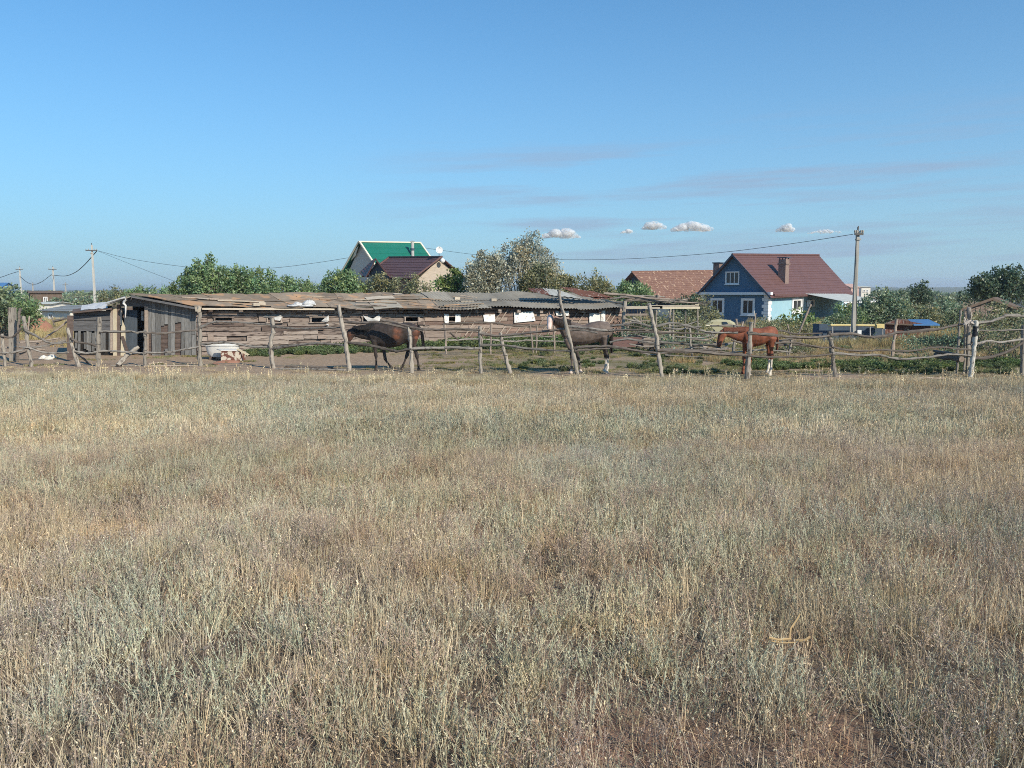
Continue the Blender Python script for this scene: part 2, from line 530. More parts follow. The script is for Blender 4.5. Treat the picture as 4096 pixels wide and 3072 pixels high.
for k in range(5):
    T = Plants()
    for q in range(9): weed(T, 0.3, 0.085, 0.40)
    variant('weed', T)
    T = Plants()
    for q in range(40): dry_tuft(T, 0.6, 0.009, 22, 0.05, 0.0, TRF)
    variant('turf', T)
    T = Plants()
    for q in range(26): dry_tuft(T, 0.8, 0.014, 20, 0.5, 0.3, TAN * np.array([0.9, 0.85, 0.75]))
    variant('tallgrass', T)
    T = Plants()
    for q in range(6):
        c_ = pick(TAN) * 1.1; x_, y_ = spot(0.18)
        tip = T.blade((x_, y_, -.04), random.gauss(0, .15), random.gauss(0, .15), random.uniform(.35, .62), 0.009, 0.05, c_)
        for z in range(7): T.leaf(tip - np.array([0, 0, .02 * z]), .035, c_, np.array((random.gauss(0, .5), random.gauss(0, .5), 1.0)))
    variant('stalk', T)

def plant_mat(name, warm, cool, trans=0.2):
    """blade colour of the plant, shifted by the instance's tint and by noise in the field's own coordinates"""
    m, n, l, b = mat_new(name)
    a1 = n.new('ShaderNodeAttribute'); a1.attribute_name = 'tint'; a1.attribute_type = 'INSTANCER'
    a2 = n.new('ShaderNodeAttribute'); a2.attribute_name = 'blade_col'; a2.attribute_type = 'GEOMETRY'
    ge = n.new('ShaderNodeNewGeometry')
    col = a1.outputs['Color']
    for sc_, c_, lo, hi, amt in ((1.5, warm, 0.50, 0.66, 0.75), (0.75, cool, 0.52, 0.66, 0.6), (6.0, warm, 0.55, 0.7, 0.5)):
        no = n.new('ShaderNodeTexNoise'); no.inputs['Scale'].default_value = sc_; no.inputs['Detail'].default_value = 2.0
        l.new(ge.outputs['Position'], no.inputs['Vector'])
        mr = n.new('ShaderNodeMapRange'); mr.inputs[1].default_value = lo; mr.inputs[2].default_value = hi; mr.inputs[4].default_value = amt
        l.new(no.outputs['Fac'], mr.inputs[0])
        mm = n.new('ShaderNodeMix'); mm.data_type = 'RGBA'; mm.blend_type = 'MULTIPLY'
        l.new(mr.outputs[0], mm.inputs[0]); l.new(col, mm.inputs[6]); mm.inputs[7].default_value = rgba(c_)
        col = mm.outputs[2]
    mx = n.new('ShaderNodeMix'); mx.data_type = 'RGBA'; mx.blend_type = 'MULTIPLY'; mx.inputs[0].default_value = 1.0
    l.new(col, mx.inputs[6]); l.new(a2.outputs['Color'], mx.inputs[7])
    d = n.new('ShaderNodeBsdfDiffuse'); t = n.new('ShaderNodeBsdfTranslucent'); ms = n.new('ShaderNodeMixShader')
    l.new(mx.outputs[2], d.inputs['Color']); l.new(mx.outputs[2], t.inputs['Color'])
    ms.inputs[0].default_value = trans
    l.new(d.outputs[0], ms.inputs[1]); l.new(t.outputs[0], ms.inputs[2])
    n.remove(b)
    l.new(ms.outputs[0], n.get('Material Output').inputs['Surface'])
    return m
M_PLANT = plant_mat('dry_blades', (1.0, 0.88, 0.76), (0.92, 0.98, 0.95))
M_WEED = plant_mat('green_blades', (1.15, 1.0, 0.7), (0.8, 0.95, 0.9), 0.3)
for k_, c in VARCOL.items():
    for o in c.objects: o.data.materials.append(M_WEED if k_ in ('weed', 'turf') else M_PLANT)

def scatter_object(name, label, coll, pts, scl, tint, idx=None, tilt=0.05, quarter=False):
    N = len(pts)
    me = bpy.data.meshes.new(name)
    me.vertices.add(N)
    me.vertices.foreach_set('co', np.asarray(pts, np.float32).ravel())
    rot = np.stack([RNG.normal(0, tilt, N), RNG.normal(0, tilt, N), (RNG.integers(0, 4, N) * 1.5708 + RNG.normal(0, 0.12, N)) if quarter else RNG.uniform(0, 6.283, N)], 1).astype(np.float32)
    a = me.attributes.new('rot', 'FLOAT_VECTOR', 'POINT'); a.data.foreach_set('vector', rot.ravel())
    scl = np.asarray(scl, np.float32)
    if scl.ndim == 1: scl = np.repeat(scl[:, None], 3, 1)
    a = me.attributes.new('scl', 'FLOAT_VECTOR', 'POINT'); a.data.foreach_set('vector', scl.ravel())
    a = me.attributes.new('idx', 'INT', 'POINT'); a.data.foreach_set('value', (RNG.integers(0, 1000, N) if idx is None else idx).astype(np.int32))
    a = me.attributes.new('tint', 'FLOAT_COLOR', 'POINT'); a.data.foreach_set('color', np.concatenate([tint, np.ones((N, 1))], 1).astype(np.float32).ravel())
    me.update()
    o = bpy.data.objects.new(name, me)
    COL.objects.link(o)
    ng = bpy.data.node_groups.new(name, 'GeometryNodeTree')
    ng.interface.new_socket('Geometry', in_out='INPUT', socket_type='NodeSocketGeometry')
    ng.interface.new_socket('Geometry', in_out='OUTPUT', socket_type='NodeSocketGeometry')
    N_, L_ = ng.nodes, ng.links
    gi, go = N_.new('NodeGroupInput'), N_.new('NodeGroupOutput')
    mp = N_.new('GeometryNodeMeshToPoints')
    ip = N_.new('GeometryNodeInstanceOnPoints'); ip.inputs['Pick Instance'].default_value = True
    ci = N_.new('GeometryNodeCollectionInfo'); ci.inputs['Collection'].default_value = coll
    ci.inputs['Separate Children'].default_value = True; ci.inputs['Reset Children'].default_value = True
    def named(nm, ty):
        q = N_.new('GeometryNodeInputNamedAttribute'); q.data_type = ty; q.inputs['Name'].default_value = nm
        return q.outputs['Attribute']
    L_.new(gi.outputs[0], mp.inputs[0]); L_.new(mp.outputs[0], ip.inputs['Points'])
    L_.new(ci.outputs[0], ip.inputs['Instance'])
    L_.new(named('idx', 'INT'), ip.inputs['Instance Index'])
    e2r = N_.new('FunctionNodeEulerToRotation')
    L_.new(named('rot', 'FLOAT_VECTOR'), e2r.inputs[0]); L_.new(e2r.outputs[0], ip.inputs['Rotation'])
    L_.new(named('scl', 'FLOAT_VECTOR'), ip.inputs['Scale'])
    L_.new(ip.outputs[0], go.inputs[0])
    md = o.modifiers.new('scatter', 'NODES'); md.node_group = ng
    o['kind'] = 'stuff'; o['label'] = label
    return o

def strip_points(y0, y1, dens, margin=2.5):
    """random points on the part of the field the camera can see, plus a margin for a step aside"""
    hw = 0.68 * y1 + margin
    N = int((y1 - y0) * 2 * hw * dens)
    x = RNG.uniform(-hw, hw, N); y = RNG.uniform(y0, y1, N)
    k = np.abs(x) < 0.68 * y + margin
    return x[k], y[k]

# patches of the field, marked on the ground (photo column, row, radius in m): grey-green wormwood and bare reddish soil
def ground_hit(px, py):
    for y in np.arange(2.0, 27, 0.05):
        p = P(px, py, y)
        if p.z <= g(p.x, p.y) + 0.15: return p.x, p.y
    return p.x, p.y
SAGE = [(ground_hit(a, b_), r) for a, b_, r in [(2350, 2620, 0.75), (2700, 2560, 0.5), (1950, 2500, 0.4), (1050, 2480, 0.5), (700, 2700, 0.35), (150, 2760, 0.3), (4040, 2620, 0.45), (3350, 2600, 0.4), (3560, 2800, 0.3), (2550, 2080, 1.0), (2900, 2180, 0.7), (2200, 2060, 0.6), (3000, 2120, 0.9), (950, 1880, 1.6), (250, 1560, 3.5), (900, 1640, 2.0), (2650, 1850, 1.4), (3300, 1650, 2.5), (1750, 1700, 2.0), (3550, 2080, 0.8), (2450, 1700, 1.6), (1500, 1950, 0.9), (500, 2350, 0.4), (1250, 2900, 0.3), (2850, 2900, 0.3)]]
BARE = [(ground_hit(a, b_), r) for a, b_, r in [(2300, 2180, 0.35), (2600, 2240, 0.25), (1480, 2640, 0.22), (540, 2850, 0.22), (1000, 2940, 0.18), (3090, 2900, 0.22), (3150, 2560, 0.18), (3750, 2130, 0.35), (420, 2000, 0.5), (850, 2480, 0.12), (3900, 2500, 0.2), (2700, 2220, 0.3), (1560, 1600, 0.5), (3600, 2980, 0.2), (200, 2520, 0.2)]]
def blob(x, y, lst, grow=1.0):
    w = np.zeros_like(x)
    for (cx, cy), r in lst:
        d = np.hypot(x - cx, (y - cy)) / (grow * r * (0.75 + 0.6 * vnoise(x, y, r * 0.6, 5)))
        w = np.maximum(w, 1 - sstep(0.6, 1.15, d))
    return w

def tile_tint(x, y, N, seed=9):
    big = 0.84 + 0.32 * fbm(x, y, 3.1, seed)
    hue = fbm(x, y, 1.6, seed + 5)[:, None]
    return (np.array([1.06, 0.98, 0.86]) * hue + np.array([0.96, 1.0, 1.06]) * (1 - hue)) * (big * RNG.uniform(0.9, 1.1, N))[:, None]
def field_edge(x): return np.interp(x, [-20, -9, 0, 8, 20], [23.0, 22.6, 21.6, 20.9, 20.8])
def field_w(x, y):
    return sstep(-0.3, 0.6, field_edge(x) - y - 0.7 * (vnoise(x, y, 1.3, 8) - 0.5))
def jgrid(y0, y1, sp, margin=2.5):
    xs = np.arange(-0.68 * y1 - margin, 0.68 * y1 + margin, sp); ys = np.arange(y0, y1, sp)
    x, y = np.meshgrid(xs, ys); x, y = x.ravel(), y.ravel()
    x = x + RNG.uniform(-0.16, 0.16, len(x)) * sp; y = y + RNG.uniform(-0.16, 0.16, len(y)) * sp
    k = np.abs(x) < 0.68 * y + margin
    return x[k], y[k]
for y0, y1, sp, lod in [(1.7, 10, 2 * RN * 0.86, 'near'), (10, 27.2, 2 * RF * 0.86, 'far')]:
    x, y = jgrid(y0, y1, sp); N = len(x); u = RNG.random(N)
    fld = field_w(x, y)
    sg = np.maximum(blob(x, y, SAGE, 1.15), 0.7 * sstep(0.5, 0.7, fbm(x, y, 1.9, 61)))
    br = np.maximum(blob(x, y, BARE, 1.0), 0.4 * sstep(0.62, 0.7, fbm(x, y, 0.9, 71)))
    step = np.clip(sg * 3.4 + RNG.normal(0, 0.55, N), 0, 3).round().astype(int)
    idx = step * 3 + RNG.integers(0, 3, N)
    bare = u < br * 0.75
    idx[bare] = 12 + RNG.integers(0, 2, N)[bare]
    hgt = (0.74 + 0.5 * fbm(x, y, 1.2, 91)) * (0.9 + 0.2 * RNG.random(N)) * (0.55 + 0.45 * fld)
    k = fld > 0.05
    scatter_object('steppe_grass', ('tan dry grass and grey green wormwood stems filling the near foreground' if lod == 'near' else 'dry grass and wormwood of the middle field up to the rail fence'),
                   VARCOL[lod], np.stack([x, y, gz(x, y)], 1)[k], np.stack([np.ones(N), np.ones(N), hgt], 1)[k], tile_tint(x, y, N)[k] * (1.03 if lod == 'near' else 0.87), idx[k], 0.03, True)
# ------------------------------------------------------------------ old stable
M_TIE = [mat('weathered_tie_pale', (0.38, 0.315, 0.27), (0.22, 0.175, 0.148), 3.0, (1, 1, 7), 0.9, 0.6, 0.2, c3=(0.11, 0.083, 0.07), spots=0.15, spot_scale=3.0),
         mat('weathered_tie_mid', (0.30, 0.24, 0.205), (0.155, 0.118, 0.10), 3.0, (1, 1, 7), 0.9, 0.6, 0.2, c3=(0.08, 0.06, 0.052), spots=0.25, spot_scale=3.0),
         mat('weathered_tie_dark', (0.17, 0.125, 0.105), (0.08, 0.058, 0.05), 3.0, (1, 1, 7), 0.9, 0.6, 0.2)]
M_BRD = [mat('stable_board_red', (0.277, 0.195, 0.159), (0.142, 0.092, 0.073), 3.0, (1, 1, 9), 0.9, 0.5, 0.3),
         mat('stable_board_grey', (0.342, 0.271, 0.224), (0.189, 0.142, 0.118), 3.0, (1, 1, 9), 0.9, 0.5, 0.3)]
M_GREY = mat('grey_vertical_board', (0.24, 0.235, 0.225), (0.12, 0.115, 0.11), 5.0, (6, 6, 0.8), 0.9, 0.5, 0.25)
M_GREYH = mat('grey_horizontal_board', (0.15, 0.145, 0.145), (0.07, 0.068, 0.07), 4.0, (1, 1, 7), 0.9, 0.5, 0.2)
M_LATH = mat('pale_lath', (0.40, 0.33, 0.27), (0.26, 0.20, 0.16), 6.0, (3, 3, 3), 0.9, 0.3, 0.25)
M_WHITE = mat('white_limed_panel', (0.80, 0.79, 0.76), (0.70, 0.68, 0.64), 3.0, (1, 1, 1), 0.8, 0.2, 0.05, c3=(0.45, 0.41, 0.37), spots=0.05, spot_scale=5)
M_RAG = mat('white_plastic_rag', (0.66, 0.65, 0.63), (0.44, 0.43, 0.42), 7.0, (1, 1, 1), 0.5, 0.7, 0.1)
M_DARK = mat('dark_inner_wood', (0.035, 0.03, 0.028), (0.02, 0.018, 0.016), 4.0, vary=0.1)  # near-black tone for wall core, roof deck and inner wall
M_FELT = mat('roofing_felt', (0.30, 0.24, 0.18), (0.18, 0.14, 0.105), 2.2, (1, 1, 1), 0.95, 0.7, 0.25, c3=(0.40, 0.25, 0.15), spots=0.25, spot_scale=1.6)
M_SLATE = mat('asbestos_sheet', (0.37, 0.335, 0.275), (0.25, 0.225, 0.185), 2.5, (1, 1, 1), 0.95, 0.4, 0.22, c3=(0.32, 0.28, 0.22), spots=0.2, spot_scale=2.0)
M_PALE = mat('pale_new_board', (0.52, 0.45, 0.36), (0.38, 0.32, 0.25), 5.0, (1, 1, 6), 0.85, 0.3, 0.2)
M_CREAM = mat('cream_painted_board', (0.66, 0.57, 0.42), (0.52, 0.44, 0.31), 5.0, (5, 5, 1), 0.8, 0.3, 0.15)
M_RUSTR = mat('rusty_red_sheet', (0.17, 0.075, 0.055), (0.085, 0.042, 0.035), 3.0, (1, 1, 1), 0.8, 0.5, 0.2, c3=(0.30, 0.27, 0.25), spots=0.1)
M_TIN = mat('grey_tin_sheet', (0.34, 0.35, 0.34), (0.21, 0.21, 0.20), 3.0, (1, 1, 1), 0.6, 0.4, 0.2)
M_BLUEG = mat('blue_grey_door', (0.10, 0.12, 0.145), (0.06, 0.072, 0.09), 4.0, (5, 5, 1), 0.8, 0.4, 0.1)

ALPHA = math.radians(25.0)
BU = Vector((math.cos(ALPHA), math.sin(ALPHA), 0))        # along the long wall, to the right
BN = Vector((math.sin(ALPHA), -math.cos(ALPHA), 0))       # out of the long wall, towards the yard
C0 = Vector((PX(785, 32.0), 32.0, GZ))
CAMV = Vector((0, 0, CZ))
def wall_hit(px, py, off=0.0):
    d = P(px, py, 10.0) - CAMV
    t = (C0 + BN * off - CAMV).dot(BN) / d.dot(BN)
    return CAMV + d * t
def wall_u(px): return (wall_hit(px, 1300) - C0).dot(BU)
SAG = 0.0115
def W(u, h, off=0.0):
    """point on the long wall: u along it, h above its foot, off out of it"""
    p = C0 + BU * u + BN * off
    return Vector((p.x, p.y, GZ + h - SAG * u * (0.4 + 0.6 * min(h / 1.9, 1.0))))
LEN = wall_u(2488)
U_MID = wall_u(1700)

stable = empty('old_stable', W(LEN / 2, 0, -2), 'long low tumbledown stable of weathered timbers under a patched roof', 'stable')

def jbox(mb, u0, u1, h0, h1, o0, o1, j=0.012):
    """slightly uneven timber on the long wall"""
    r = lambda a: a + random.uniform(-j, j)
    b_ = [W(r(u0), r(h0), o0 + random.uniform(-j, j) * .6), W(r(u1), r(h0), o0 + random.uniform(-j, j) * .6), W(r(u1), r(h0), o1), W(r(u0), r(h0), o1)]
    t_ = [W(r(u0), r(h1), o0 + random.uniform(-j, j) * .6), W(r(u1), r(h1), o0 + random.uniform(-j, j) * .6), W(r(u1), r(h1), o1), W(r(u0), r(h1), o1)]
    return mb.hexa(b_, t_)

win_px = [(862, 928), (1072, 1122), (1246, 1298), (1452, 1520), (1622, 1672), (1792, 1828)]
wins = [(wall_u(a), wall_u(b_)) for a, b_ in win_px]
WIN_C = 7
HB = [-0.06, 0.16, 0.36, 0.56, 0.76, 0.95, 1.13, 1.31, 1.50, 1.66, 1.80, 1.94]
core = MB()
for k in range(len(HB) - 1):
    spans = [(0.02, LEN)]
    if k == WIN_C:
        spans, a = [], 0.02
        for w0, w1 in wins:
            spans.append((a, w0)); a = w1
        spans.append((a, LEN))
    for a, b_ in spans:
        core.box((W((a + b_) / 2, (HB[k] + HB[k + 1]) / 2, -0.15)), BU * (b_ - a) / 2, BN * 0.045, (0, 0, (HB[k + 1] - HB[k]) / 2 + 0.012))
        u = a
        while u < b_ - 0.05:
            left = u < U_MID
            L = random.choice((random.uniform(0.3, 0.8), random.uniform(0.9, 2.6), random.uniform(1.2, 3.2), random.uniform(1.2, 3.2))) if left else random.uniform(1.2, 3.2)
            e = min(u + L, b_)
            if b_ - e < 0.3: e = b_
            if left and U_MID < e: e = min(e, max(U_MID, u + 0.3))
            m_ = random.choices(M_TIE, (6, 6, 1.5))[0] if left else random.choices(M_BRD, (5, 3))[0]
            mb = MB()
            proud = random.uniform(-0.045, 0.06) if left else random.uniform(-0.015, 0.015)
            jbox(mb, u + 0.008, e - 0.008, HB[k] + 0.011, HB[k + 1] - 0.011, proud, -0.10, 0.02 if left else 0.012)
            mb.build('timber', m_, stable)
            if left and random.random() < 0.3 and e - u > 0.6:      # a bit of board nailed over it
                c_ = random.uniform(u + 0.2, e - 0.2); w_ = random.uniform(0.1, 0.28)
                mb = MB(); jbox(mb, c_ - w_, c_ + w_, HB[k] + 0.03, HB[k + 1] - 0.02 + random.choice((0, 0.1)), proud + 0.055, proud + 0.02, 0.006)
                mb.build('patch_board', random.choice(M_TIE + [M_BRD[1]]), stable)
            u = e
core.build('wall_core', M_DARK, stable)
# window linings
for w0, w1 in wins:
    mb = MB()
    for a, b_, c_, d_ in ((w0 - 0.06, w0, 1.29, 1.52), (w1, w1 + 0.06, 1.29, 1.52), (w0 - 0.1, w1 + 0.1, 1.505, 1.55), (w0 - 0.1, w1 + 0.1, 1.265, 1.305)):
        jbox(mb, a, b_, c_, d_, 0.07, -0.1, 0.006)
    mb.build('window_frame', random.choice(M_TIE[:2]), stable)
# short rafter blocks under the eave
u = 0.5
while u < LEN:
    mb = MB(); jbox(mb, u, u + 0.16, 1.70, 1.90, 0.22, -0.12, 0.01)
    mb.build('rafter_end', random.choice(M_TIE), stable)
    u += random.uniform(0.95, 1.25)
# diagonal laths nailed over the right half
px = 1858
while px < 2500:
    bot, top = random.choice(((1346, 1238), (1346, 1240), (1318, 1245), (1342, 1285), (1296, 1240)))
    mid = px + random.uniform(-8, 8)
    skip = any(a < mid + 20 < b_ for a, b_ in ((1925, 1990), (2047, 2147), (2215, 2280), (2350, 2425)))
    if skip: bot, top = random.choice(((1346, 1300), (1350, 1308)))
    pa = wall_hit(mid - 38 * (bot - 1290) / 55, bot, 0.045); pb = wall_hit(mid + 38 * (1290 - top) / 55, top, 0.045)
    if (pb - C0).dot(BU) < LEN - 0.05:
        d = (pb - pa).normalized()
        mb = MB(); mb.box((pa + pb) / 2, (pb - pa) / 2, d.cross(BN) * 0.024, BN * 0.012)
        mb.build('lath', M_LATH, stable)
    px += random.uniform(24, 38)
# limed panels
for q in ([(1776, 1256), (1797, 1258), (1794, 1294), (1779, 1290)], [(1822, 1258), (1842, 1257), (1843, 1292), (1821, 1293)],
          [(1933, 1259), (1979, 1257), (1981, 1286), (1938, 1290)], [(2057, 1250), (2132, 1246), (2142, 1283), (2058, 1291)],
          [(2222, 1245), (2276, 1244), (2274, 1263), (2226, 1262)], [(2357, 1254), (2401, 1251), (2402, 1290), (2358, 1290)], [(2405, 1243), (2421, 1242), (2421, 1290), (2405, 1290)]):
    pts = [wall_hit(a, b_, 0.075) for a, b_ in (q[3], q[2], q[1], q[0])]
    mb = MB(); mb.slab(pts, BN, 0.03)
    mb.build('white_panel', M_WHITE, stable)

# rags hung in the little windows
def rag(pts_px, off=0.1):
    """crumpled sheet: outline of px points, fan with depth jitter"""
    pts = [wall_hit(a, b_, off + random.uniform(-0.02, 0.05)) for a, b_ in pts_px]
    c = sum(pts, Vector()) / len(pts) + BN * 0.06
    mb = MB(); n = len(pts)
    mb.add(pts + [c] + [p - BN * 0.03 for p in pts] + [c - BN * 0.03], [(i, (i + 1) % n, n) for i in range(n)] + [((i + 1) % n + n + 1, i + n + 1, 2 * n + 1) for i in range(n)] + [(i, i + n + 1, (i + 1) % n + n + 1, (i + 1) % n) for i in range(n)])
    return mb
for q in ([(1452, 1262), (1470, 1270), (1490, 1275), (1510, 1272), (1517, 1258), (1522, 1272), (1518, 1284), (1500, 1288), (1475, 1288), (1462, 1276)],
          [(1285, 1285), (1300, 1272), (1314, 1261), (1317, 1283), (1308, 1288)], [(1303, 1297), (1315, 1295), (1314, 1307), (1307, 1303)],
          [(1048, 1266), (1062, 1263), (1080, 1270), (1100, 1270), (1118, 1266), (1124, 1260), (1128, 1268), (1120, 1283), (1100, 1280), (1085, 1274)]):
    rag(q).build('white_rag', M_RAG, stable)

# roof
def RE(s):                                      # eave edge, overhanging the wall
    return W(s * LEN - 0.12, 1.95, 0.40) if s > 0 else P(806, 1232, 31.65)
R0, R1 = P(527, 1181, 31.62), W(LEN, 2.72, -3.0)
RM = [(0.0, R0), (0.35, W(0.35 * LEN, 2.56, -2.6)), (1.0, R1)]
def RR(s):
    for (a, pa), (b_, pb) in zip(RM, RM[1:]):
        if s <= b_: return pa.lerp(pb, (s - a) / (b_ - a))
    return R1
def RP(s, t, lift=0.0):
    p = RE(s).lerp(RR(s), t)
    dz = 0.16 * (vnoise(s * 14, t * 2, 1.0, 4) - 0.5) - 0.10 * math.sin(math.pi * s) * 0.4
    return p + Vector((0, 0, float(dz) + lift))
def sheet(s0, s1, t0, t1, m_, name, lift, waves=0, amp=0.022, n=5, rows=4, jit=0.02):
    mb = MB()
    cols = waves * 4 + 1 if waves else n
    rws = []
    for i in range(rows):
        t = t0 + (t1 - t0) * i / (rows - 1)
        r = []
        for k in range(cols):
            s_ = s0 + (s1 - s0) * k / (cols - 1)
            z = amp * math.sin(k * math.pi / 2) if waves else random.uniform(-jit, jit)
            r.append(RP(s_, t, lift + z + (0.05 * (1 - t) if False else 0)))
        rws.append(r)
    mb.grid(rws)
    mb.add([p - Vector((0, 0, 0.012)) for r in rws for p in r], [(i * cols + k + 1, i * cols + k, (i + 1) * cols + k, (i + 1) * cols + k + 1) for i in range(rows - 1) for k in range(cols - 1)])
    return mb.build(name, m_, stable, smooth=bool(waves))
# solid deck of rough boards so that no light falls through
mb = MB()
ss = [i / 24 for i in range(25)]
mb.grid([[RP(s, t, -0.07) for s in ss] for t in (0.03, 0.5, 1.0)])
mb.add([RP(s, 1.0, -0.07) for s in ss] + [RP(s, 1.0, -0.07) + BU.cross(Vector((0, 0, 1))) * -2.6 + Vector((0, 0, -0.75)) for s in ss], [(i, i + 1, i + 26, i + 25) for i in range(24)])
mb.build('roof_deck', M_DARK, stable)
SC_U = (wall_u(1730)) / LEN
s_ = 0.0
while s_ < SC_U:                                # felt and old boards on the left half
    e = min(s_ + random.uniform(0.045, 0.075), SC_U + 0.02)
    for t0, t1 in ((0.0, 0.55), (0.5, 1.0)):
        sheet(s_ - 0.004, e + 0.006, t0 + random.uniform(-0.08, 0.04), t1 + random.uniform(-0.02, 0.03), M_FELT if random.random() < 0.75 else M_SLATE, 'roof_sheet', random.uniform(0.0, 0.03) + (0.02 if t0 else 0))
    s_ = e
while s_ < 0.985:                               # corrugated asbestos on the right half
    e = min(s_ + 0.058, 1.0)
    for t0, t1, lf in ((0.0, 0.54, 0.02), (0.48, 1.0, 0.05)):
        sheet(s_ - 0.002, e + 0.004, t0 - random.uniform(-0.02, 0.08), t1, M_SLATE, 'corrugated_sheet', lf + random.uniform(0, 0.02), waves=8)
    s_ = e
for i in range(22):                             # loose battens and boards thrown on the felt
    s0 = random.uniform(0.01, 0.62); ln = random.uniform(0.03, 0.10); t = random.uniform(0.05, 0.9)
    a, b_ = RP(s0, t, 0.06), RP(min(s0 + ln, 0.72), max(0.02, t - random.uniform(0.02, 0.16)), 0.06)
    d = (b_ - a).normalized(); up = Vector((0, 0, 1)); sd = d.cross(up).normalized()
    mb = MB(); mb.box((a + b_) / 2, (b_ - a) / 2, sd * random.uniform(0.03, 0.08), up * 0.018)
    mb.build('loose_board', random.choice((M_TIE[0], M_LATH, M_FELT, M_PALE)), stable)
for (a, b_, t0, t1) in ((0.365, 0.43, 0.42, 0.62), (0.44, 0.462, 0.72, 0.85), (0.06, 0.075, 0.5, 0.58)):
    sheet(a, b_, t0, t1, M_PALE, 'pale_sheet', 0.09, n=3, rows=2, jit=0.0)
for s0, t0 in ((0.585, 0.55), (0.67, 0.40), (0.125, 0.04), (0.14, 0.10)):
    p = RP(s0, t0, 0.10)
    mb = MB(); mb.box(p, BU * 0.13, BN * 0.1, (0, 0, 0.06)); mb.build('roof_block', M_PALE, stable)
mb = MB(); mb.box((RE(0.0) + RE(0.28)) / 2 + Vector((0, 0, -0.06)), (RE(0.28) - RE(0.02)) / 2, BN * 0.015, (0, 0, 0.035)); mb.build('eave_board', M_PALE, stable)
mb = MB(); mb.box((RE(0.30) + RE(0.56)) / 2 + Vector((0, 0, -0.07)), (RE(0.56) - RE(0.30)) / 2, BN * 0.015, (0, 0, 0.03)); mb.build('eave_board', M_TIE[0], stable)
def lump(c, sx, sy, sz, m_, name, parent, seed=0, n=9, **kw):
    """crumpled low heap of plastic or cloth"""
    mb = MB(); rws = []
    for i in range(5):
        ph = math.pi * i / 8
        rws.append([Vector(c) + Vector((math.cos(2 * math.pi * k / n) * math.cos(ph) * sx * random.uniform(.75, 1.2), math.sin(2 * math.pi * k / n) * math.cos(ph) * sy * random.uniform(.75, 1.2), math.sin(ph) * sz * random.uniform(.7, 1.25))) for k in list(range(n)) + [0]])
        rws[-1][-1] = rws[-1][0]
    mb.grid(rws)
    mb.smooth = False
    return mb.build(name, m_, parent, **kw)
for a, t, w_, h_ in ((1186, 0.06, 0.30, 0.06), (1210, 0.12, 0.20, 0.13), (1254, 0.10, 0.30, 0.19), (1232, 0.03, 0.4, 0.05)):
    lump(RP(wall_u(a) / LEN, t, 0.03), w_, 0.22, h_, M_RAG, 'plastic_sheet', stable)
# heap of rusty and grey sheets over the right end
def free_sheet(q, m_, name, waves=5, amp=0.02):
    """q: four world corners, corrugated"""
    a, b_, c_, d_ = q
    n_ = (b_ - a).cross(d_ - a).normalized()
    mb = MB(); cols = waves * 4 + 1
    rws = [[a.lerp(b_, k / (cols - 1)).lerp(d_.lerp(c_, k / (cols - 1)), t) + n_ * amp * math.sin(k * math.pi / 2) for k in range(cols)] for t in (0, 0.5, 1)]
    mb.grid(rws); mb.add([p - n_ * 0.01 for r in rws for p in r], [(i * cols + k + 1, i * cols + k, (i + 1) * cols + k, (i + 1) * cols + k + 1) for i in range(2) for k in range(cols - 1)])
    return mb.build(name, m_, stable)
def roof_px(px, py, off):
    return wall_hit(px, py, off)
for q, m_ in (([(2112, 1153), (2190, 1154), (2205, 1182), (2125, 1166)], M_RUSTR), ([(2170, 1152), (2235, 1160), (2330, 1194), (2200, 1180)], M_TIN),
              ([(2240, 1148), (2300, 1152), (2450, 1190), (2330, 1186)], M_RUSTR), ([(2290, 1160), (2370, 1164), (2460, 1192), (2380, 1196)], M_RUSTR),
              ([(2120, 1158), (2240, 1172), (2330, 1200), (2220, 1190)], M_TIN)):
    pts = [roof_px(a, b_, -0.9 if i < 2 else -0.2) + Vector((0, 0, 0.0)) for i, (a, b_) in enumerate(q)]
    free_sheet([pts[3], pts[2], pts[1], pts[0]], m_, 'piled_sheet')

# back and far walls close the stable
mb = MB()
for a, b_, o_ in ((0.0, LEN, -5.4),):
    mb.box(W((a + b_) / 2, 0.9, o_), BU * (b_ - a) / 2, BN * 0.06, (0, 0, 0.98))
mb.box(W(LEN - 0.06, 0.95, -2.75), BU * 0.06, BN * 2.6, (0, 0, 1.0))
p0, p1 = Vector((PX(438, 32.3), 32.3, GZ)), W(0, 0, -5.4)
mb.box((p0 + p1) / 2 + Vector((0, 0, 0.9)), (p1 - p0) / 2, Vector((0.05, 0, 0)), (0, 0, 0.98))
mb.build('rear_wall', M_TIE[2], stable)

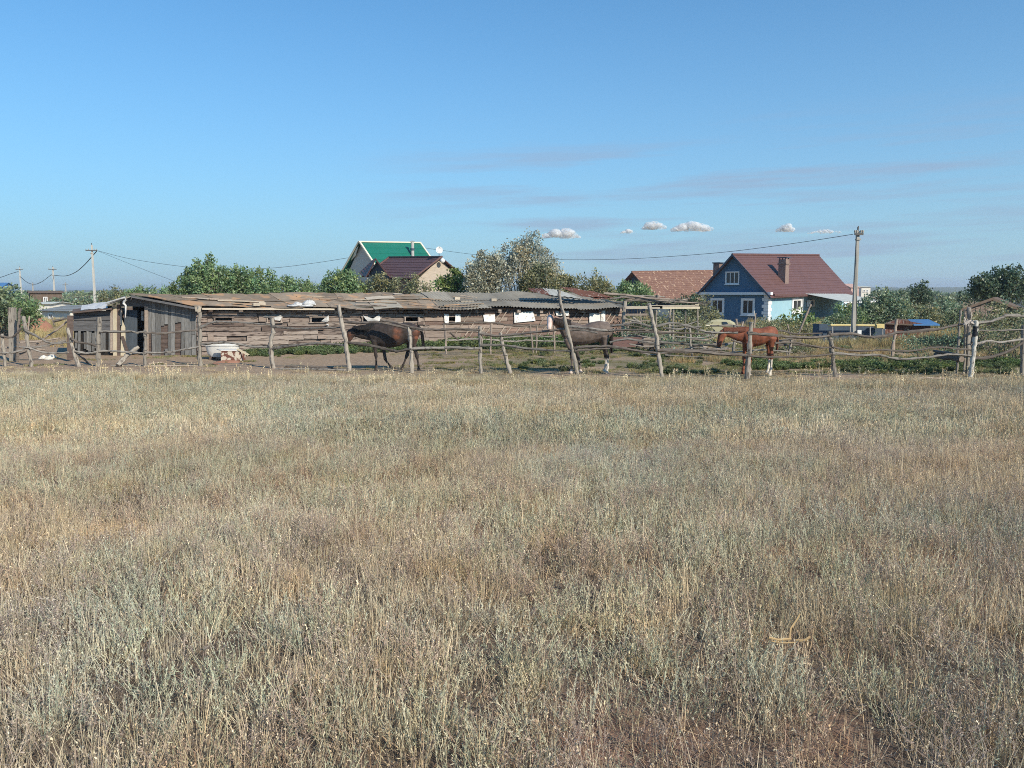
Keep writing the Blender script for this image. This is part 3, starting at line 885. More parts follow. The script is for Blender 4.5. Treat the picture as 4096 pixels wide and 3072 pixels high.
# end wall, square to the field: grey upright boards, doorway, horizontal planks
YE = 32.0
def E(px, py, dy=0.0): return P(px, py, YE + dy)
def roofline(px): return np.interp(px, [430, 527, 806], [1217, 1184, 1233])
def eboard(x0, x1, y0, y1, m_, name, dy=0.0, th=0.03, lean=0.0):
    mb = MB()
    q = [E(x0 + lean, y1, dy), E(x1 + lean, y1, dy), E(x1, y0, dy), E(x0, y0, dy)]
    mb.hexa([p + Vector((0, th, 0)) for p in q], q)
    return mb.build(name, m_, stable)
px = 592.0
while px < 782:
    w_ = random.uniform(11, 17); x1 = min(px + w_, 785)
    top = roofline((px + x1) / 2) + 4
    bot = 1421 + random.uniform(-4, 3)
    c_ = (px + x1) / 2
    dy = random.uniform(-0.012, 0.012)
    if 640 < c_ < 668 or 698 < c_ < 732:
        cut = 1296 + random.uniform(-8, 8)
        eboard(px + 0.5, x1 - 0.5, top, cut, M_GREY, 'upright_board', dy)
        if random.random() < 0.5: eboard(px + 2, x1 - 2, 1395, bot, M_GREY, 'upright_board', dy)
    elif 592 < c_ < 606:
        eboard(px + 0.5, x1 - 0.5, top, 1330, M_GREY, 'upright_board', dy)
    else:
        if random.random() < 0.35:
            cut = 1335 + random.uniform(-15, 15)
            eboard(px + 0.5, x1 - 0.5, top, cut, M_GREY, 'upright_board', dy)
            eboard(px + 0.5 + random.uniform(-2, 2), x1 - 0.5, cut + 2, bot, M_GREY, 'upright_board', dy - 0.01, lean=random.uniform(-2, 2))
        else:
            eboard(px + 0.5, x1 - 0.5, top, bot, M_GREY, 'upright_board', dy, lean=random.uniform(-1, 1))
    px = x1
for y0 in range(1240, 1420, 19):                 # dark planking behind the upright boards
    eboard(592, 786, y0, y0 + 18, M_TIE[2], 'inner_plank', 0.06, 0.03)
eboard(480, 594, 1194, 1226, M_GREYH, 'lintel_board', -0.02, 0.05)
eboard(484, 592, 1186, 1197, M_GREYH, 'lintel_board', 0.03, 0.05)
eboard(578, 591, 1226, 1424, M_LATH, 'door_post', -0.05, 0.10)
eboard(452, 466, 1226, 1424, M_CREAM, 'door_post', -0.06, 0.08)
eboard(466, 480, 1218, 1424, M_TIE[2], 'door_post', -0.02, 0.12)
eboard(480, 487, 1240, 1300, M_LATH, 'split_board', -0.04, 0.03)
mb = MB(); q = [E(482, 1424, -.05), E(502, 1424, -.05), E(500, 1310, -.05), E(486, 1275, -.05)]; mb.hexa([p + Vector((0, .03, 0)) for p in q], q); mb.build('split_board', M_CREAM, stable)
mb = MB(); q = [E(483, 1345, -.09), E(494, 1345, -.09), E(516, 1412, -.09), E(505, 1416, -.09)][::-1]; mb.hexa([p + Vector((0, .03, 0)) for p in q], q); mb.build('leaning_board', M_TIE[2], stable)
door = eboard(497, 548, 1240, 1416, M_BLUEG, 'door', 0.35, 0.04)
mb = MB(); q = [E(500, 1330, .33), E(545, 1330, .33), E(545, 1322, .33), E(500, 1322, .33)]; mb.hexa([p + Vector((0, .02, 0)) for p in q], q); mb.build('door_batten', M_BLUEG, door)
eboard(565, 574, 1245, 1282, M_WHITE, 'door_glass', 0.6, 0.03)
for y0, y1 in ((1242, 1262), (1262, 1281), (1282, 1303), (1304, 1324)):
    eboard(292 + random.uniform(-4, 2), 443, y0 + 1, y1, M_GREYH, 'plank', random.uniform(-0.02, 0.02), 0.05)
px = 300.0
while px < 440:
    x1 = px + random.uniform(8, 13)
    if random.random() < 0.82: eboard(px, min(x1 - 1, 443), 1326 + random.uniform(-2, 6), 1402 + random.uniform(-12, 14), M_GREY, 'upright_board', random.uniform(-0.02, 0.02), 0.025, random.uniform(-3, 3))
    px = x1 + random.choice((0, 0, 3))
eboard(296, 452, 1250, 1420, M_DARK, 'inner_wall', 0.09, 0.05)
eboard(441, 452, 1228, 1412, M_LATH, 'corner_post', -0.03, 0.06)
# roof over the left bay: gable side slope, white tarpaulin, frayed white edging
mb = MB()
q = [P(428, 1219, 31.62), P(527, 1181, 31.62), P(540, 1179, 36.5), P(430, 1215, 36.5)]
mb.hexa([p - Vector((0, 0, 0.05)) for p in q], q); mb.build('side_roof', M_SLATE, stable)
mb = MB(); mb.tube([P(424, 1214, 31.58), P(455, 1202, 31.55), P(480, 1195, 31.55), P(500, 1190, 31.55), P(506, 1199, 31.55), P(496, 1206, 31.55), P(494, 1215, 31.55), P(503, 1222, 31.55), P(501, 1270, 31.56)], [0.03, 0.035, 0.04, 0.045, 0.05, 0.05, 0.06, 0.05, 0.02], 6, jit=0.5); mb.build('torn_plastic', M_RAG, stable)
mb = MB()
q = [P(322, 1242, 31.8), P(430, 1232, 31.8), P(446, 1203, 33.6), P(395, 1208, 33.6), P(330, 1222, 33.6)]
rw = [[P(322 + 108 * k / 6, 1241 - 9 * k / 6 + random.uniform(-2, 2), 31.75) for k in range(7)], [P(324 + 112 * k / 6, 1232 - 13 * k / 6 + random.uniform(-3, 3), 32.4) for k in range(7)], [P(328 + 118 * k / 6, 1222 - 19 * k / 6 + random.uniform(-3, 2), 33.4) for k in range(7)]]
mb.grid(rw); mb.grid([[p - Vector((0, 0, 0.03)) for p in r[::-1]] for r in rw]); mb.build('tarpaulin', M_RAG, stable)
mb = MB(); q = [P(288, 1248, 31.7), P(448, 1232, 31.7), P(450, 1222, 34.5), P(292, 1236, 34.5)]; mb.hexa([p - Vector((0, 0, 0.06)) for p in q], q); mb.build('bay_roof', M_TIE[2], stable)
mb = MB(); mb.box((R0 + RE(0)) / 2 + Vector((0, -0.06, -0.05)), (RE(0) - R0) / 2, (0, 0.02, 0), (0, 0, 0.04)); mb.build('verge_board', M_GREYH, stable)
mb = MB(); q = [E(782, 1246, -0.45), E(802, 1246, -0.45), E(806, 1226, -0.45), E(778, 1226, -0.45)]; mb.hexa([p + Vector((0, 0.03, 0)) for p in q], q); mb.build('corner_board', M_PALE, stable)
# ------------------------------------------------------------------ rail fence along the field
M_POST = mat('grey_fence_post', (0.37, 0.33, 0.28), (0.22, 0.193, 0.165), 5.0, (5, 5, 0.9), 0.9, 0.7, 0.2, c3=(0.10, 0.085, 0.075), spots=0.1, spot_scale=5)
M_RAIL = mat('grey_fence_rail', (0.29, 0.262, 0.23), (0.15, 0.135, 0.118), 5.0, (1.2, 5, 5), 0.9, 0.7, 0.25, c3=(0.08, 0.068, 0.06), spots=0.12, spot_scale=5)
M_RAILD = mat('dark_fence_rail', (0.19, 0.16, 0.135), (0.09, 0.075, 0.065), 5.0, (1.2, 5, 5), 0.9, 0.7, 0.25)

fence = empty('rail_fence', (PX(2000, 24.9), 24.9, GZ), 'crooked grey pole fence running right across behind the dry field', 'fence')

def smooth_path(pts, n=4):
    """Catmull-Rom through world points"""
    out = []
    for i in range(len(pts) - 1):
        p0, p1, p2, p3 = pts[max(i - 1, 0)], pts[i], pts[i + 1], pts[min(i + 2, len(pts) - 1)]
        for k in range(n):
            t = k / n
            out.append(0.5 * ((2 * p1) + (p2 - p0) * t + (2 * p0 - 5 * p1 + 4 * p2 - p3) * t * t + (3 * p1 - p0 - 3 * p2 + p3) * t ** 3))
    out.append(pts[-1])
    return out

def pole(pts, w0, w1, m_, name, parent, sides=8, bury=0.0, jit=0.4, n=5, **kw):
    """tapering, knobbly pole through world points, w = diameters in m"""
    pts = [Vector(p) for p in pts]
    if bury:
        d = (pts[-1] - pts[-2]).normalized()
        pts.append(pts[-1] + d * bury)
    path = smooth_path(pts, n)
    L = len(path)
    path = [p + Vector((random.gauss(0, 1), random.gauss(0, 1), random.gauss(0, 1))) * (0.07 * (w0 + w1) / 2) if 0 < i < L - 1 else p for i, p in enumerate(path)]
    rad = [((w0 + (w1 - w0) * i / (L - 1)) / 2) * random.uniform(0.82, 1.2) for i in range(L)]
    mb = MB(); mb.tube(path, rad, sides, jit=jit)
    return mb.build(name, m_, parent, **kw)

def post_px(pts, w, parent=None, m_=None, dy=0.0, name='post'):
    """post from its top to its foot, photo columns/rows; diameter in photo pixels"""
    parent = parent or fence; m_ = m_ or M_POST
    Y = fence_y(pts[-1][0]) + dy
    wm = w * 0.9 * Y / F
    return pole([P(a, b_, Y + random.uniform(-0.02, 0.02)) for a, b_ in pts], wm * 0.88, wm * 1.08, m_, name, parent, 9, bury=0.35, n=5)

POSTS = [([(8, 1335), (14, 1400), (20, 1462)], 14), ([(95, 1268), (105, 1330), (115, 1400), (127, 1462)], 16), ([(270, 1311), (285, 1370), (313, 1462)], 15),
         ([(396, 1268), (394, 1360), (392, 1464)], 21), ([(580, 1319), (581, 1390), (579, 1466)], 15), ([(797, 1248), (799, 1350), (801, 1467)], 19),
         ([(1087, 1272), (1092, 1330), (1083, 1380), (1085, 1420), (1093, 1475)], 21), ([(1353, 1219), (1370, 1310), (1385, 1375), (1398, 1486)], 19),
         ([(1637, 1308), (1643, 1390), (1649, 1494)], 19), ([(1920, 1304), (1921, 1400), (1922, 1494)], 17), ([(2001, 1331), (2013, 1388), (2025, 1430), (2042, 1494)], 17),
         ([(2236, 1160), (2240, 1200), (2265, 1300), (2290, 1400), (2310, 1507)], 16), ([(2597, 1215), (2605, 1260), (2625, 1350), (2636, 1440), (2650, 1517)], 18),
         ([(3004, 1288), (2998, 1380), (2989, 1518)], 22), ([(3318, 1325), (3328, 1400), (3340, 1510)], 19), ([(4093, 1300), (4091, 1400), (4090, 1505)], 17)]
for pts, w in POSTS: post_px(pts, w)
for a, b_, c_, d_ in ((797, 1225, 797, 1250),):
    Y = fence_y(797) - 0.02
    pole([P(a, b_, Y), P(c_, d_, Y)], 0.10, 0.12, M_PALE, 'post_cap', fence, 6)

def rail_px(pts, w=11, m_=None, dy=-0.05, taper=0.75, parent=None, y_at=None):
    ps = [P(a, b_, (y_at if y_at else fence_y(a)) + dy) for a, b_ in pts]
    Y = fence_y(pts[0][0]) if not y_at else y_at
    return pole(ps, w * 0.98 * Y / F, w * 0.98 * taper * Y / F, m_ or random.choice((M_RAIL, M_RAIL, M_RAILD)), 'rail', parent or fence, 7)
RAILS = [
    ([(-60, 1330), (8, 1345), (45, 1350), (70, 1330), (84, 1310)], 9), ([(-60, 1405), (20, 1413), (78, 1405), (110, 1390), (157, 1405), (212, 1413), (274, 1409)], 9),
    ([(98, 1319), (157, 1351), (208, 1374), (285, 1368)], 9), ([(282, 1351), (313, 1370), (353, 1374), (392, 1386)], 11), ([(298, 1405), (353, 1413), (404, 1405), (462, 1405), (509, 1409), (584, 1413)], 10),
    ([(400, 1327), (470, 1327), (521, 1325), (549, 1330), (584, 1325)], 10), ([(580, 1331), (660, 1333), (707, 1327), (797, 1319)], 10), ([(580, 1411), (668, 1409), (738, 1398), (799, 1386)], 10),
    ([(799, 1311), (856, 1288), (922, 1288), (1000, 1292), (1087, 1300)], 9), ([(799, 1378), (903, 1370), (961, 1378), (1020, 1388), (1085, 1386)], 10),
    ([(1087, 1305), (1180, 1315), (1280, 1312), (1372, 1310)], 9), ([(1087, 1394), (1160, 1385), (1257, 1374), (1320, 1376), (1388, 1382)], 11),
    ([(1370, 1286), (1440, 1292), (1516, 1290), (1630, 1314)], 12), ([(1522, 1281), (1585, 1291), (1690, 1324)], 10), ([(1386, 1369), (1477, 1382), (1549, 1396), (1585, 1405), (1645, 1396)], 13),
    ([(1640, 1308), (1701, 1317), (1768, 1319), (1838, 1315), (1922, 1321)], 11), ([(1645, 1396), (1787, 1392), (1922, 1394)], 12), ([(1780, 1390), (1850, 1391), (1900, 1392)], 12),
    ([(1920, 1335), (1995, 1343), (2081, 1335), (2262, 1316)], 11), ([(1920, 1380), (2022, 1382), (2120, 1396), (2290, 1404)], 11),
    ([(2262, 1305), (2346, 1313), (2424, 1323), (2458, 1321)], 12), ([(2270, 1321), (2340, 1322), (2390, 1332)], 9), ([(2440, 1302), (2495, 1300), (2542, 1292), (2614, 1311)], 9), ([(2420, 1322), (2526, 1319), (2617, 1319)], 9),
    ([(2440, 1370), (2510, 1356), (2573, 1366), (2626, 1372)], 9), ([(2285, 1392), (2385, 1386), (2463, 1388), (2542, 1402), (2632, 1413)], 12), ([(2300, 1404), (2360, 1398), (2440, 1394)], 9),
    ([(2616, 1308), (2690, 1292), (2748, 1304), (2826, 1327), (2885, 1331), (2952, 1331)], 10), ([(2620, 1333), (2709, 1331), (2815, 1335), (2870, 1333)], 8), ([(2630, 1402), (2768, 1405), (2885, 1417), (2996, 1421)], 14),
    ([(2990, 1331), (3081, 1339), (3159, 1347), (3250, 1350), (3326, 1343)], 14), ([(3100, 1374), (3167, 1370), (3222, 1378), (3285, 1390), (3330, 1388)], 9), ([(2990, 1423), (3089, 1429), (3159, 1427), (3250, 1425), (3335, 1415)], 10),
    ([(3320, 1339), (3403, 1335), (3481, 1349), (3540, 1343), (3600, 1330), (3731, 1319), (3829, 1300), (3900, 1292)], 13), ([(3325, 1386), (3383, 1400), (3461, 1404), (3540, 1400), (3633, 1405), (3751, 1390), (3829, 1396), (3890, 1400)], 9),
    ([(3330, 1413), (3442, 1421), (3520, 1421), (3590, 1435), (3692, 1431), (3790, 1419), (3885, 1423)], 11),
    ([(3890, 1294), (3966, 1284), (4037, 1262), (4096, 1265), (4180, 1280)], 14), ([(3890, 1378), (3958, 1364), (4005, 1370), (4094, 1356), (4180, 1350)], 10), ([(3885, 1435), (3966, 1427), (4045, 1398), (4094, 1368), (4180, 1320)], 13), ([(3890, 1321), (3990, 1322), (4096, 1318), (4180, 1316)], 6)]
for pts, w in RAILS: rail_px(pts, w)
# ties of wire holding rails to posts
M_WIREB = mat_plain('tie_wire', (0.12, 0.11, 0.10), 0.6)
for pts, w in POSTS[3:]:
    for f_ in (0.18, 0.55):
        a, b_ = pts[0], pts[-1]
        x_, y_ = np.interp(f_, [i / (len(pts) - 1) for i in range(len(pts))], [q[0] for q in pts]), a[1] + (b_[1] - a[1]) * f_
        Y = fence_y(pts[-1][0]); r = w * Y / F * 0.58
        c = P(x_, y_, Y)
        mb = MB(); mb.tube([c + Vector((math.cos(k) * r, math.sin(k) * r, 0.01 * math.sin(3 * k))) for k in np.linspace(0, 6.28, 10)], 0.006, 4); mb.build('wire_tie', M_WIREB, fence)

# the white-wrapped gate post at the right, with a black band and a knot of cloth
M_WPOST = mat('white_bark_post', (0.64, 0.61, 0.54), (0.48, 0.45, 0.39), 5.0, (4, 4, 1), 0.8, 0.3, 0.0, c3=(0.16, 0.14, 0.12), spots=0.1)
M_BLACK = mat('black_rubber', (0.02, 0.02, 0.024), (0.03, 0.03, 0.034), 6.0, rough=0.5, vary=0.0)
M_CLOTH = mat('faded_cloth', (0.58, 0.52, 0.46), (0.36, 0.31, 0.28), 14.0, rough=0.9, bump=0.8, vary=0.0)
YG = 23.75
gate_post = pole([P(3904, 1282, YG), P(3901, 1350, YG), P(3893, 1420, YG), P(3880, 1508, YG)], 16 * YG / F, 17 * YG / F, M_WPOST, 'gate_post', None, 10, bury=0.3, jit=0.1,
                 label='leaning white post with a black band at the right end of the fence', cat='post')
mb = MB(); mb.tube([P(3903, 1305, YG), P(3901, 1325, YG), P(3899, 1346, YG)], 0.072, 10, jit=0.1); mb.build('black_band', M_BLACK, gate_post)
cl = empty('cloth_knot', P(3875, 1290, YG - 0.1), 'knot of faded cloth strips tied round the white gate post', 'cloth')
for k in range(9):
    a0 = P(3868 + random.uniform(-14, 30), 1290 + random.uniform(-12, 10), YG - 0.09)
    mb = MB(); mb.tube(smooth_path([a0, a0 + Vector((random.uniform(-.1, .1), -.05, random.uniform(-.02, .08))), a0 + Vector((random.uniform(-.12, .12), -.03, random.uniform(-.16, -.02)))], 3), random.uniform(0.014, 0.03), 5, jit=0.5, squash=0.4)
    mb.build('strip', M_CLOTH, cl)

# twin posts and a corner stack just behind the gate post
pen = empty('corral_corner', (PX(3850, 24.5), 24.5, GZ), 'cluster of upright poles lashed together behind the white gate post', 'fence')
for pts, w in (([(3878, 1230), (3876, 1290), (3873, 1370), (3870, 1500)], 16), ([(3843, 1241), (3838, 1300), (3832, 1400), (3828, 1500)], 9), ([(3858, 1236), (3860, 1330), (3856, 1500)], 8)):
    pole([P(a, b_, 24.5) for a, b_ in pts], w * 24.5 / F, w * 24.5 / F, M_POST, 'post', pen, 8, bury=0.3)
for x_, y_, r in ((3846, 1437, 0.10), (3832, 1418, 0.045)):          # sawn log ends seen head-on
    c = P(x_, y_, 24.25)
    pole([c, c + Vector((0.1, 1.6, 0))], 2 * r, 2 * r, M_RAILD, 'log', pen, 10, jit=0.05)
    mb = MB(); mb.tube([c + Vector((0, -0.004, 0)), c + Vector((0, -0.012, 0))], r * 0.86, 10, jit=0.04); mb.build('log_end', M_LATH, pen)

# second, broken run of poles in the yard behind (middle and right)
inner = empty('inner_corral', (PX(2700, 31), 31, GZ), 'tangled inner corral of crooked poles behind the chestnut horse', 'fence')
def ipole(pts, w, Y, m_=None, name='rail', bury=0.0, dY=0.0):
    n_ = len(pts)
    return pole([P(a, b_, Y + dY * i / max(1, n_ - 1)) for i, (a, b_) in enumerate(pts)], w * Y / F, w * 0.75 * Y / F, m_ or random.choice((M_RAIL, M_RAILD)), name, inner, 6, bury=bury)
for pts, w in (([(2758, 1300), (2768, 1420)], 9), ([(2940, 1300), (2935, 1400), (2930, 1432)], 12), ([(3080, 1340), (3090, 1425)], 10), ([(3166, 1360), (3155, 1425)], 11), ([(3144, 1385), (3148, 1428)], 7)):
    ipole(pts, w, 31.0, M_POST, 'post', 0.3)
for pts, w in (([(2640, 1368), (2760, 1378), (2869, 1378), (2925, 1372)], 9), ([(2700, 1345), (2790, 1352), (2860, 1340)], 7), ([(2890, 1388), (2930, 1372), (3010, 1364)], 8), ([(2925, 1360), (2970, 1372), (3050, 1366), (3110, 1374)], 9),
               ([(3060, 1385), (3130, 1362), (3180, 1352)], 9), ([(3100, 1382), (3190, 1380), (3290, 1392)], 8), ([(2650, 1395), (2780, 1400), (2900, 1398)], 8), ([(2920, 1410), (3060, 1400), (3170, 1410)], 7), ([(2740, 1412), (2840, 1404), (2960, 1416)], 6),
               ([(3040, 1330), (3120, 1322), (3190, 1336), (3290, 1332)], 7), ([(2660, 1420), (2800, 1428), (2960, 1432)], 6)):
    ipole(pts, w, 30.6 + random.uniform(-0.5, 0.8))
ipole([(3243, 1218), (3225, 1260), (3205, 1310), (3195, 1335)], 9, 31.5, M_LATH, 'leaning_pole', 0)
ipole([(3150, 1296), (3158, 1330), (3166, 1348)], 6, 31.5, M_LATH, 'leaning_pole', 0)
ipole([(3022, 1253), (3018, 1300)], 8, 31.5, M_LATH, 'leaning_pole', 0.4)
ipole([(2945, 1276), (2950, 1310), (2958, 1330)], 8, 31.5, M_LATH, 'leaning_pole', 0.2)
ipole([(2972, 1286), (2966, 1330)], 7, 31.5, M_LATH, 'leaning_pole', 0.2)
for k in range(24):
    x_ = random.uniform(2480, 2880); y_ = random.uniform(1300, 1415)
    ipole([(x_, y_), (x_ + random.uniform(40, 90), y_ + random.uniform(-14, 14)), (x_ + random.uniform(110, 190), y_ + random.uniform(-20, 22))], random.uniform(5, 8), 31.6 + random.uniform(-0.8, 1.5), random.choice((M_RAIL, M_RAILD, M_LATH)))
# thin lone post standing in the yard grass to the right
pole([P(3587, 1276, 30.0), P(3578, 1340, 30.0), P(3567, 1446, 30.0)], 0.11, 0.13, M_LATH, 'lone_post', None, 8, bury=0.3, label='thin pale post standing alone between yellow pipe and white gate post', cat='post')

# rails of the inner fence before the stable's right half
mid = empty('stable_yard_fence', (PX(2050, 33), 33, GZ), 'thin broken pole fence close before the stable front', 'fence')
def mpole(pts, w, m_=None, name='rail', bury=0.0, Y=31.5):
    return pole([P(a, b_, Y + (a - 1800) * 0.0045) for a, b_ in pts], w * 33 / F, w * 0.7 * 33 / F, m_ or random.choice((M_RAIL, M_RAILD)), name, mid, 6, bury=bury)
for pts, w in (([(1780, 1296), (1783, 1375)], 9), ([(1965, 1292), (1963, 1375)], 8), ([(2120, 1296), (2130, 1390)], 8), ([(2148, 1300), (2145, 1395)], 7), ([(2215, 1262), (2218, 1392)], 8)): mpole(pts, w, M_LATH, 'post', 0.4)
for pts, w in (([(1770, 1298), (1842, 1292), (1963, 1290), (2042, 1302), (2120, 1304), (2200, 1302)], 8), ([(1787, 1362), (1916, 1357), (2050, 1365), (2120, 1362), (2260, 1366)], 7), ([(1770, 1320), (1850, 1318), (1940, 1330)], 8), ([(1800, 1330), (1835, 1362)], 8), ([(2000, 1352), (2120, 1344), (2230, 1350)], 6)): mpole(pts, w)

# broken end of the fence at the left: big square post, dark plank posts, slanting poles
lf = empty('broken_gate', (PX(150, 29.5), 29.5, GZ), 'collapsed old gate of slanting poles and a square post at the left', 'fence')
def lpole(pts, w, Y, m_=None, name='rail', bury=0.0):
    return pole([P(a, b_, Y) for a, b_ in pts], w * Y / F, w * 0.85 * Y / F, m_ or random.choice((M_RAIL, M_RAILD)), name, lf, 7, bury=bury)
mb = MB(); q0, q1 = P(49, 1241, 29.5), P(53, 1440, 29.5); mb.box((q0 + q1) / 2, (0.1, 0.01, 0), (-0.01, 0.1, 0), (q0 - q1) / 2 + Vector((0, 0, 0.1))); mb.build('square_post', M_POST, lf)
lpole([(80, 1233), (74, 1300), (68, 1440)], 12, 29.0, M_RAILD, 'post', 0.3)
lpole([(94, 1264), (98, 1310)], 12, 28.6, M_POST, 'post', 0)
mb = MB(); q0, q1 = P(281, 1262, 29.3), P(281, 1440, 29.3); mb.box((q0 + q1) / 2, (0.10, 0, 0), (0, 0.03, 0), (q0 - q1) / 2); mb.build('plank_post', M_TIE[2], lf)
for pts, w, m_ in (([(270, 1284), (220, 1325), (176, 1355), (130, 1392)], 8, M_LATH), ([(264, 1362), (219, 1374), (141, 1390), (60, 1388)], 9, M_RAIL), ([(118, 1265), (113, 1320)], 5, M_LATH), ([(215, 1285), (268, 1274)], 10, M_RAILD),
                   ([(60, 1370), (150, 1366), (240, 1352)], 6, M_LATH), ([(70, 1420), (110, 1405)], 8, M_RAILD), ([(0, 1390), (90, 1392), (180, 1400)], 8, M_LATH), ([(208, 1270), (216, 1300)], 7, M_RAILD)):
    lpole(pts, w, 29.4 + random.uniform(-0.4, 0.4), m_)

# poles and logs lying about on the ground, each a thing of its own
def ground_log(a, b_, w, Y0, Y1, m_, label, up0=0.0, up1=0.0):
    pa, pb = Vector((PX(a, Y0), Y0, 0)), Vector((PX(b_, Y1), Y1, 0))
    r = w / 2
    pa.z = g(pa.x, pa.y) + r * 0.7 + up0; pb.z = g(pb.x, pb.y) + r * 0.7 + up1
    m2 = (pa + pb) / 2 + Vector((random.uniform(-.05, .05), random.uniform(-.05, .05), 0.01))
    return pole([pa, m2, pb], w, w * 0.8, m_, 'fallen_pole', None, 7, label=label, cat='pole')
ground_log(468, 555, 0.15, 27.0, 27.6, M_POST, 'thick log propped slanting before the stable doorway', 0.0, 0.58)
ground_log(575, 790, 0.07, 27.0, 27.15, M_LATH, 'long pale pole lying between two posts in front of the grey boards')
ground_log(590, 650, 0.07, 27.9, 28.3, M_LATH, 'short pale pole lying behind the post by the doorway')
ground_log(440, 560, 0.06, 27.2, 27.3, M_POST, 'thin pole lying under the slanting log')
ground_log(1100, 1385, 0.08, 26.1, 25.6, M_RAIL, 'long pole lying at the fence foot left of the black horse')
ground_log(1140, 1330, 0.09, 26.9, 26.3, M_RAILD, 'dark pole lying behind the pole at the fence foot')
ground_log(3650, 3790, 0.05, 23.2, 23.3, M_LATH, 'pale stick lying in grass left of the white gate post')
ground_log(300, 352, 0.08, 27.6, 28.0, M_RAILD, 'short pole leaning against the foot of the slanting post', 0.35, 0.0)
# ------------------------------------------------------------------ horses
def loft(mb, rings, ref=(0, 1, 0), sides=14):
    """rings: (centre, half size in the picture plane, half size across); closed at both ends"""
    pts = [Vector(r[0]) for r in rings]; n = len(pts); vsx = []; ref = Vector(ref)
    for i in range(n):
        d = (pts[min(i + 1, n - 1)] - pts[max(i - 1, 0)]).normalized()
        w_ = (ref - d * ref.dot(d)).normalized(); h_ = d.cross(w_)
        for k in range(sides):
            th = 2 * math.pi * k / sides
            vsx.append(pts[i] + h_ * (math.cos(th) * rings[i][1]) + w_ * (math.sin(th) * rings[i][2]))
    fs = [(i * sides + k, i * sides + (k + 1) % sides, (i + 1) * sides + (k + 1) % sides, (i + 1) * sides + k) for i in range(n - 1) for k in range(sides)]
    fs += [tuple(range(sides - 1, -1, -1)), tuple((n - 1) * sides + k for k in range(sides))]
    mb.add(vsx, fs)

def project(co):
    """photo column, row and distance of world points (numpy)"""
    dy = co[:, 1]; dz = co[:, 2] - CZ
    zc = dy * CP - dz * SP
    return 2048 + F * co[:, 0] / zc, 1536 - F * (dy * SP + dz * CP) / zc, dy

def coat_mat(name, rough=0.62, spec=0.16):
    m, n, l, b = mat_new(name)
    at = n.new('ShaderNodeAttribute'); at.attribute_name = 'coat'; at.attribute_type = 'GEOMETRY'
    tc = n.new('ShaderNodeTexCoord'); no = n.new('ShaderNodeTexNoise'); no.inputs['Scale'].default_value = 9.0; no.inputs['Detail'].default_value = 5.0
    l.new(tc.outputs['Object'], no.inputs['Vector'])
    mr = n.new('ShaderNodeMapRange'); mr.inputs[1].default_value = 0.3; mr.inputs[2].default_value = 0.7; mr.inputs[3].default_value = 0.75; mr.inputs[4].default_value = 1.3
    l.new(no.outputs['Fac'], mr.inputs[0])
    mx = n.new('ShaderNodeMix'); mx.data_type = 'RGBA'; mx.blend_type = 'MULTIPLY'; mx.inputs[0].default_value = 1.0
    l.new(at.outputs['Color'], mx.inputs[6]); l.new(mr.outputs[0], mx.inputs[7]); l.new(mx.outputs[2], b.inputs['Base Color'])
    b.inputs['Roughness'].default_value = rough; b.inputs['Specular IOR Level'].default_value = spec
    return m

def horse(name, label, Y, lofts, coat, mane, tail, hair_col, hair_name):
    mb = MB()
    for rings, ref in lofts: loft(mb, rings, ref)
    raw = mb.build('horse_body_raw', None)
    md = raw.modifiers.new('r', 'REMESH'); md.mode = 'VOXEL'; md.voxel_size = 0.017
    sm = raw.modifiers.new('s', 'SMOOTH'); sm.factor = 0.5; sm.iterations = 5
    dg = bpy.context.evaluated_depsgraph_get(); dg.update()
    me = bpy.data.meshes.new_from_object(raw.evaluated_get(dg))
    loc = raw.location.copy()
    bpy.data.objects.remove(raw, do_unlink=True)
    me.name = name
    N = len(me.vertices); co = np.empty(N * 3, np.float32); me.vertices.foreach_get('co', co); co = co.reshape(-1, 3).astype(float) + np.array(loc)
    me.polygons.foreach_set('use_smooth', [True] * len(me.polygons))
    px_, py_, dy_ = project(co)
    col = coat(px_, py_, dy_ - Y, co)
    ca = me.color_attributes.new('coat', 'FLOAT_COLOR', 'POINT')
    ca.data.foreach_set('color', np.concatenate([col, np.ones((N, 1))], 1).astype(np.float32).ravel())
    me.materials.clear(); me.materials.append(coat_mat(name + '_coat'))
    o = bpy.data.objects.new(name, me); COL.objects.link(o); o.location = loc; WLOC[o.name] = Vector(loc)
    tag(o, label, 'horse', 'horses in the corral')
    hm = mat(hair_name, hair_col, tuple(c * 0.6 for c in hair_col), 20.0, (4, 4, 1), 0.6, 0.4, 0.0)
    for nm, strands in (('mane', mane), ('tail', tail)):
        if not strands: continue
        mb = MB()
        for pts, r0, r1 in strands:
            path = smooth_path([Vector(p) for p in pts], 4)
            mb.tube(path, [r0 + (r1 - r0) * i / (len(path) - 1) for i in range(len(path))], 6, jit=0.3)
        mb.build(nm, hm, o)
    return o

def leg(Y, dy, pts, w):
    """pts: photo columns/rows from the body down to the hoof; w: half widths in m"""
    return ([(P(a, b_, Y + dy), w_, w_ * 0.85) for (a, b_), w_ in zip(pts, w)], (0, 1, 0))
HLEG = (0.15, 0.085, 0.055, 0.066, 0.036, 0.034, 0.046, 0.036, 0.058, 0.062)
FLEG = (0.12, 0.075, 0.052, 0.058, 0.035, 0.034, 0.045, 0.036, 0.056, 0.060)
def R(Y, px, py, h, w, dy=0.0):
    return (P(px, py, Y + dy), h * Y / F, w)
def fan(Y, path, n, spread, r0, r1, dy=0.0):
    return [([P(a + random.uniform(-1, 1) * spread * (i / max(1, len(path) - 1)), b_, Y + dy + random.uniform(-.04, .04)) for i, (a, b_) in enumerate(path)], r0, r1) for _ in range(n)]

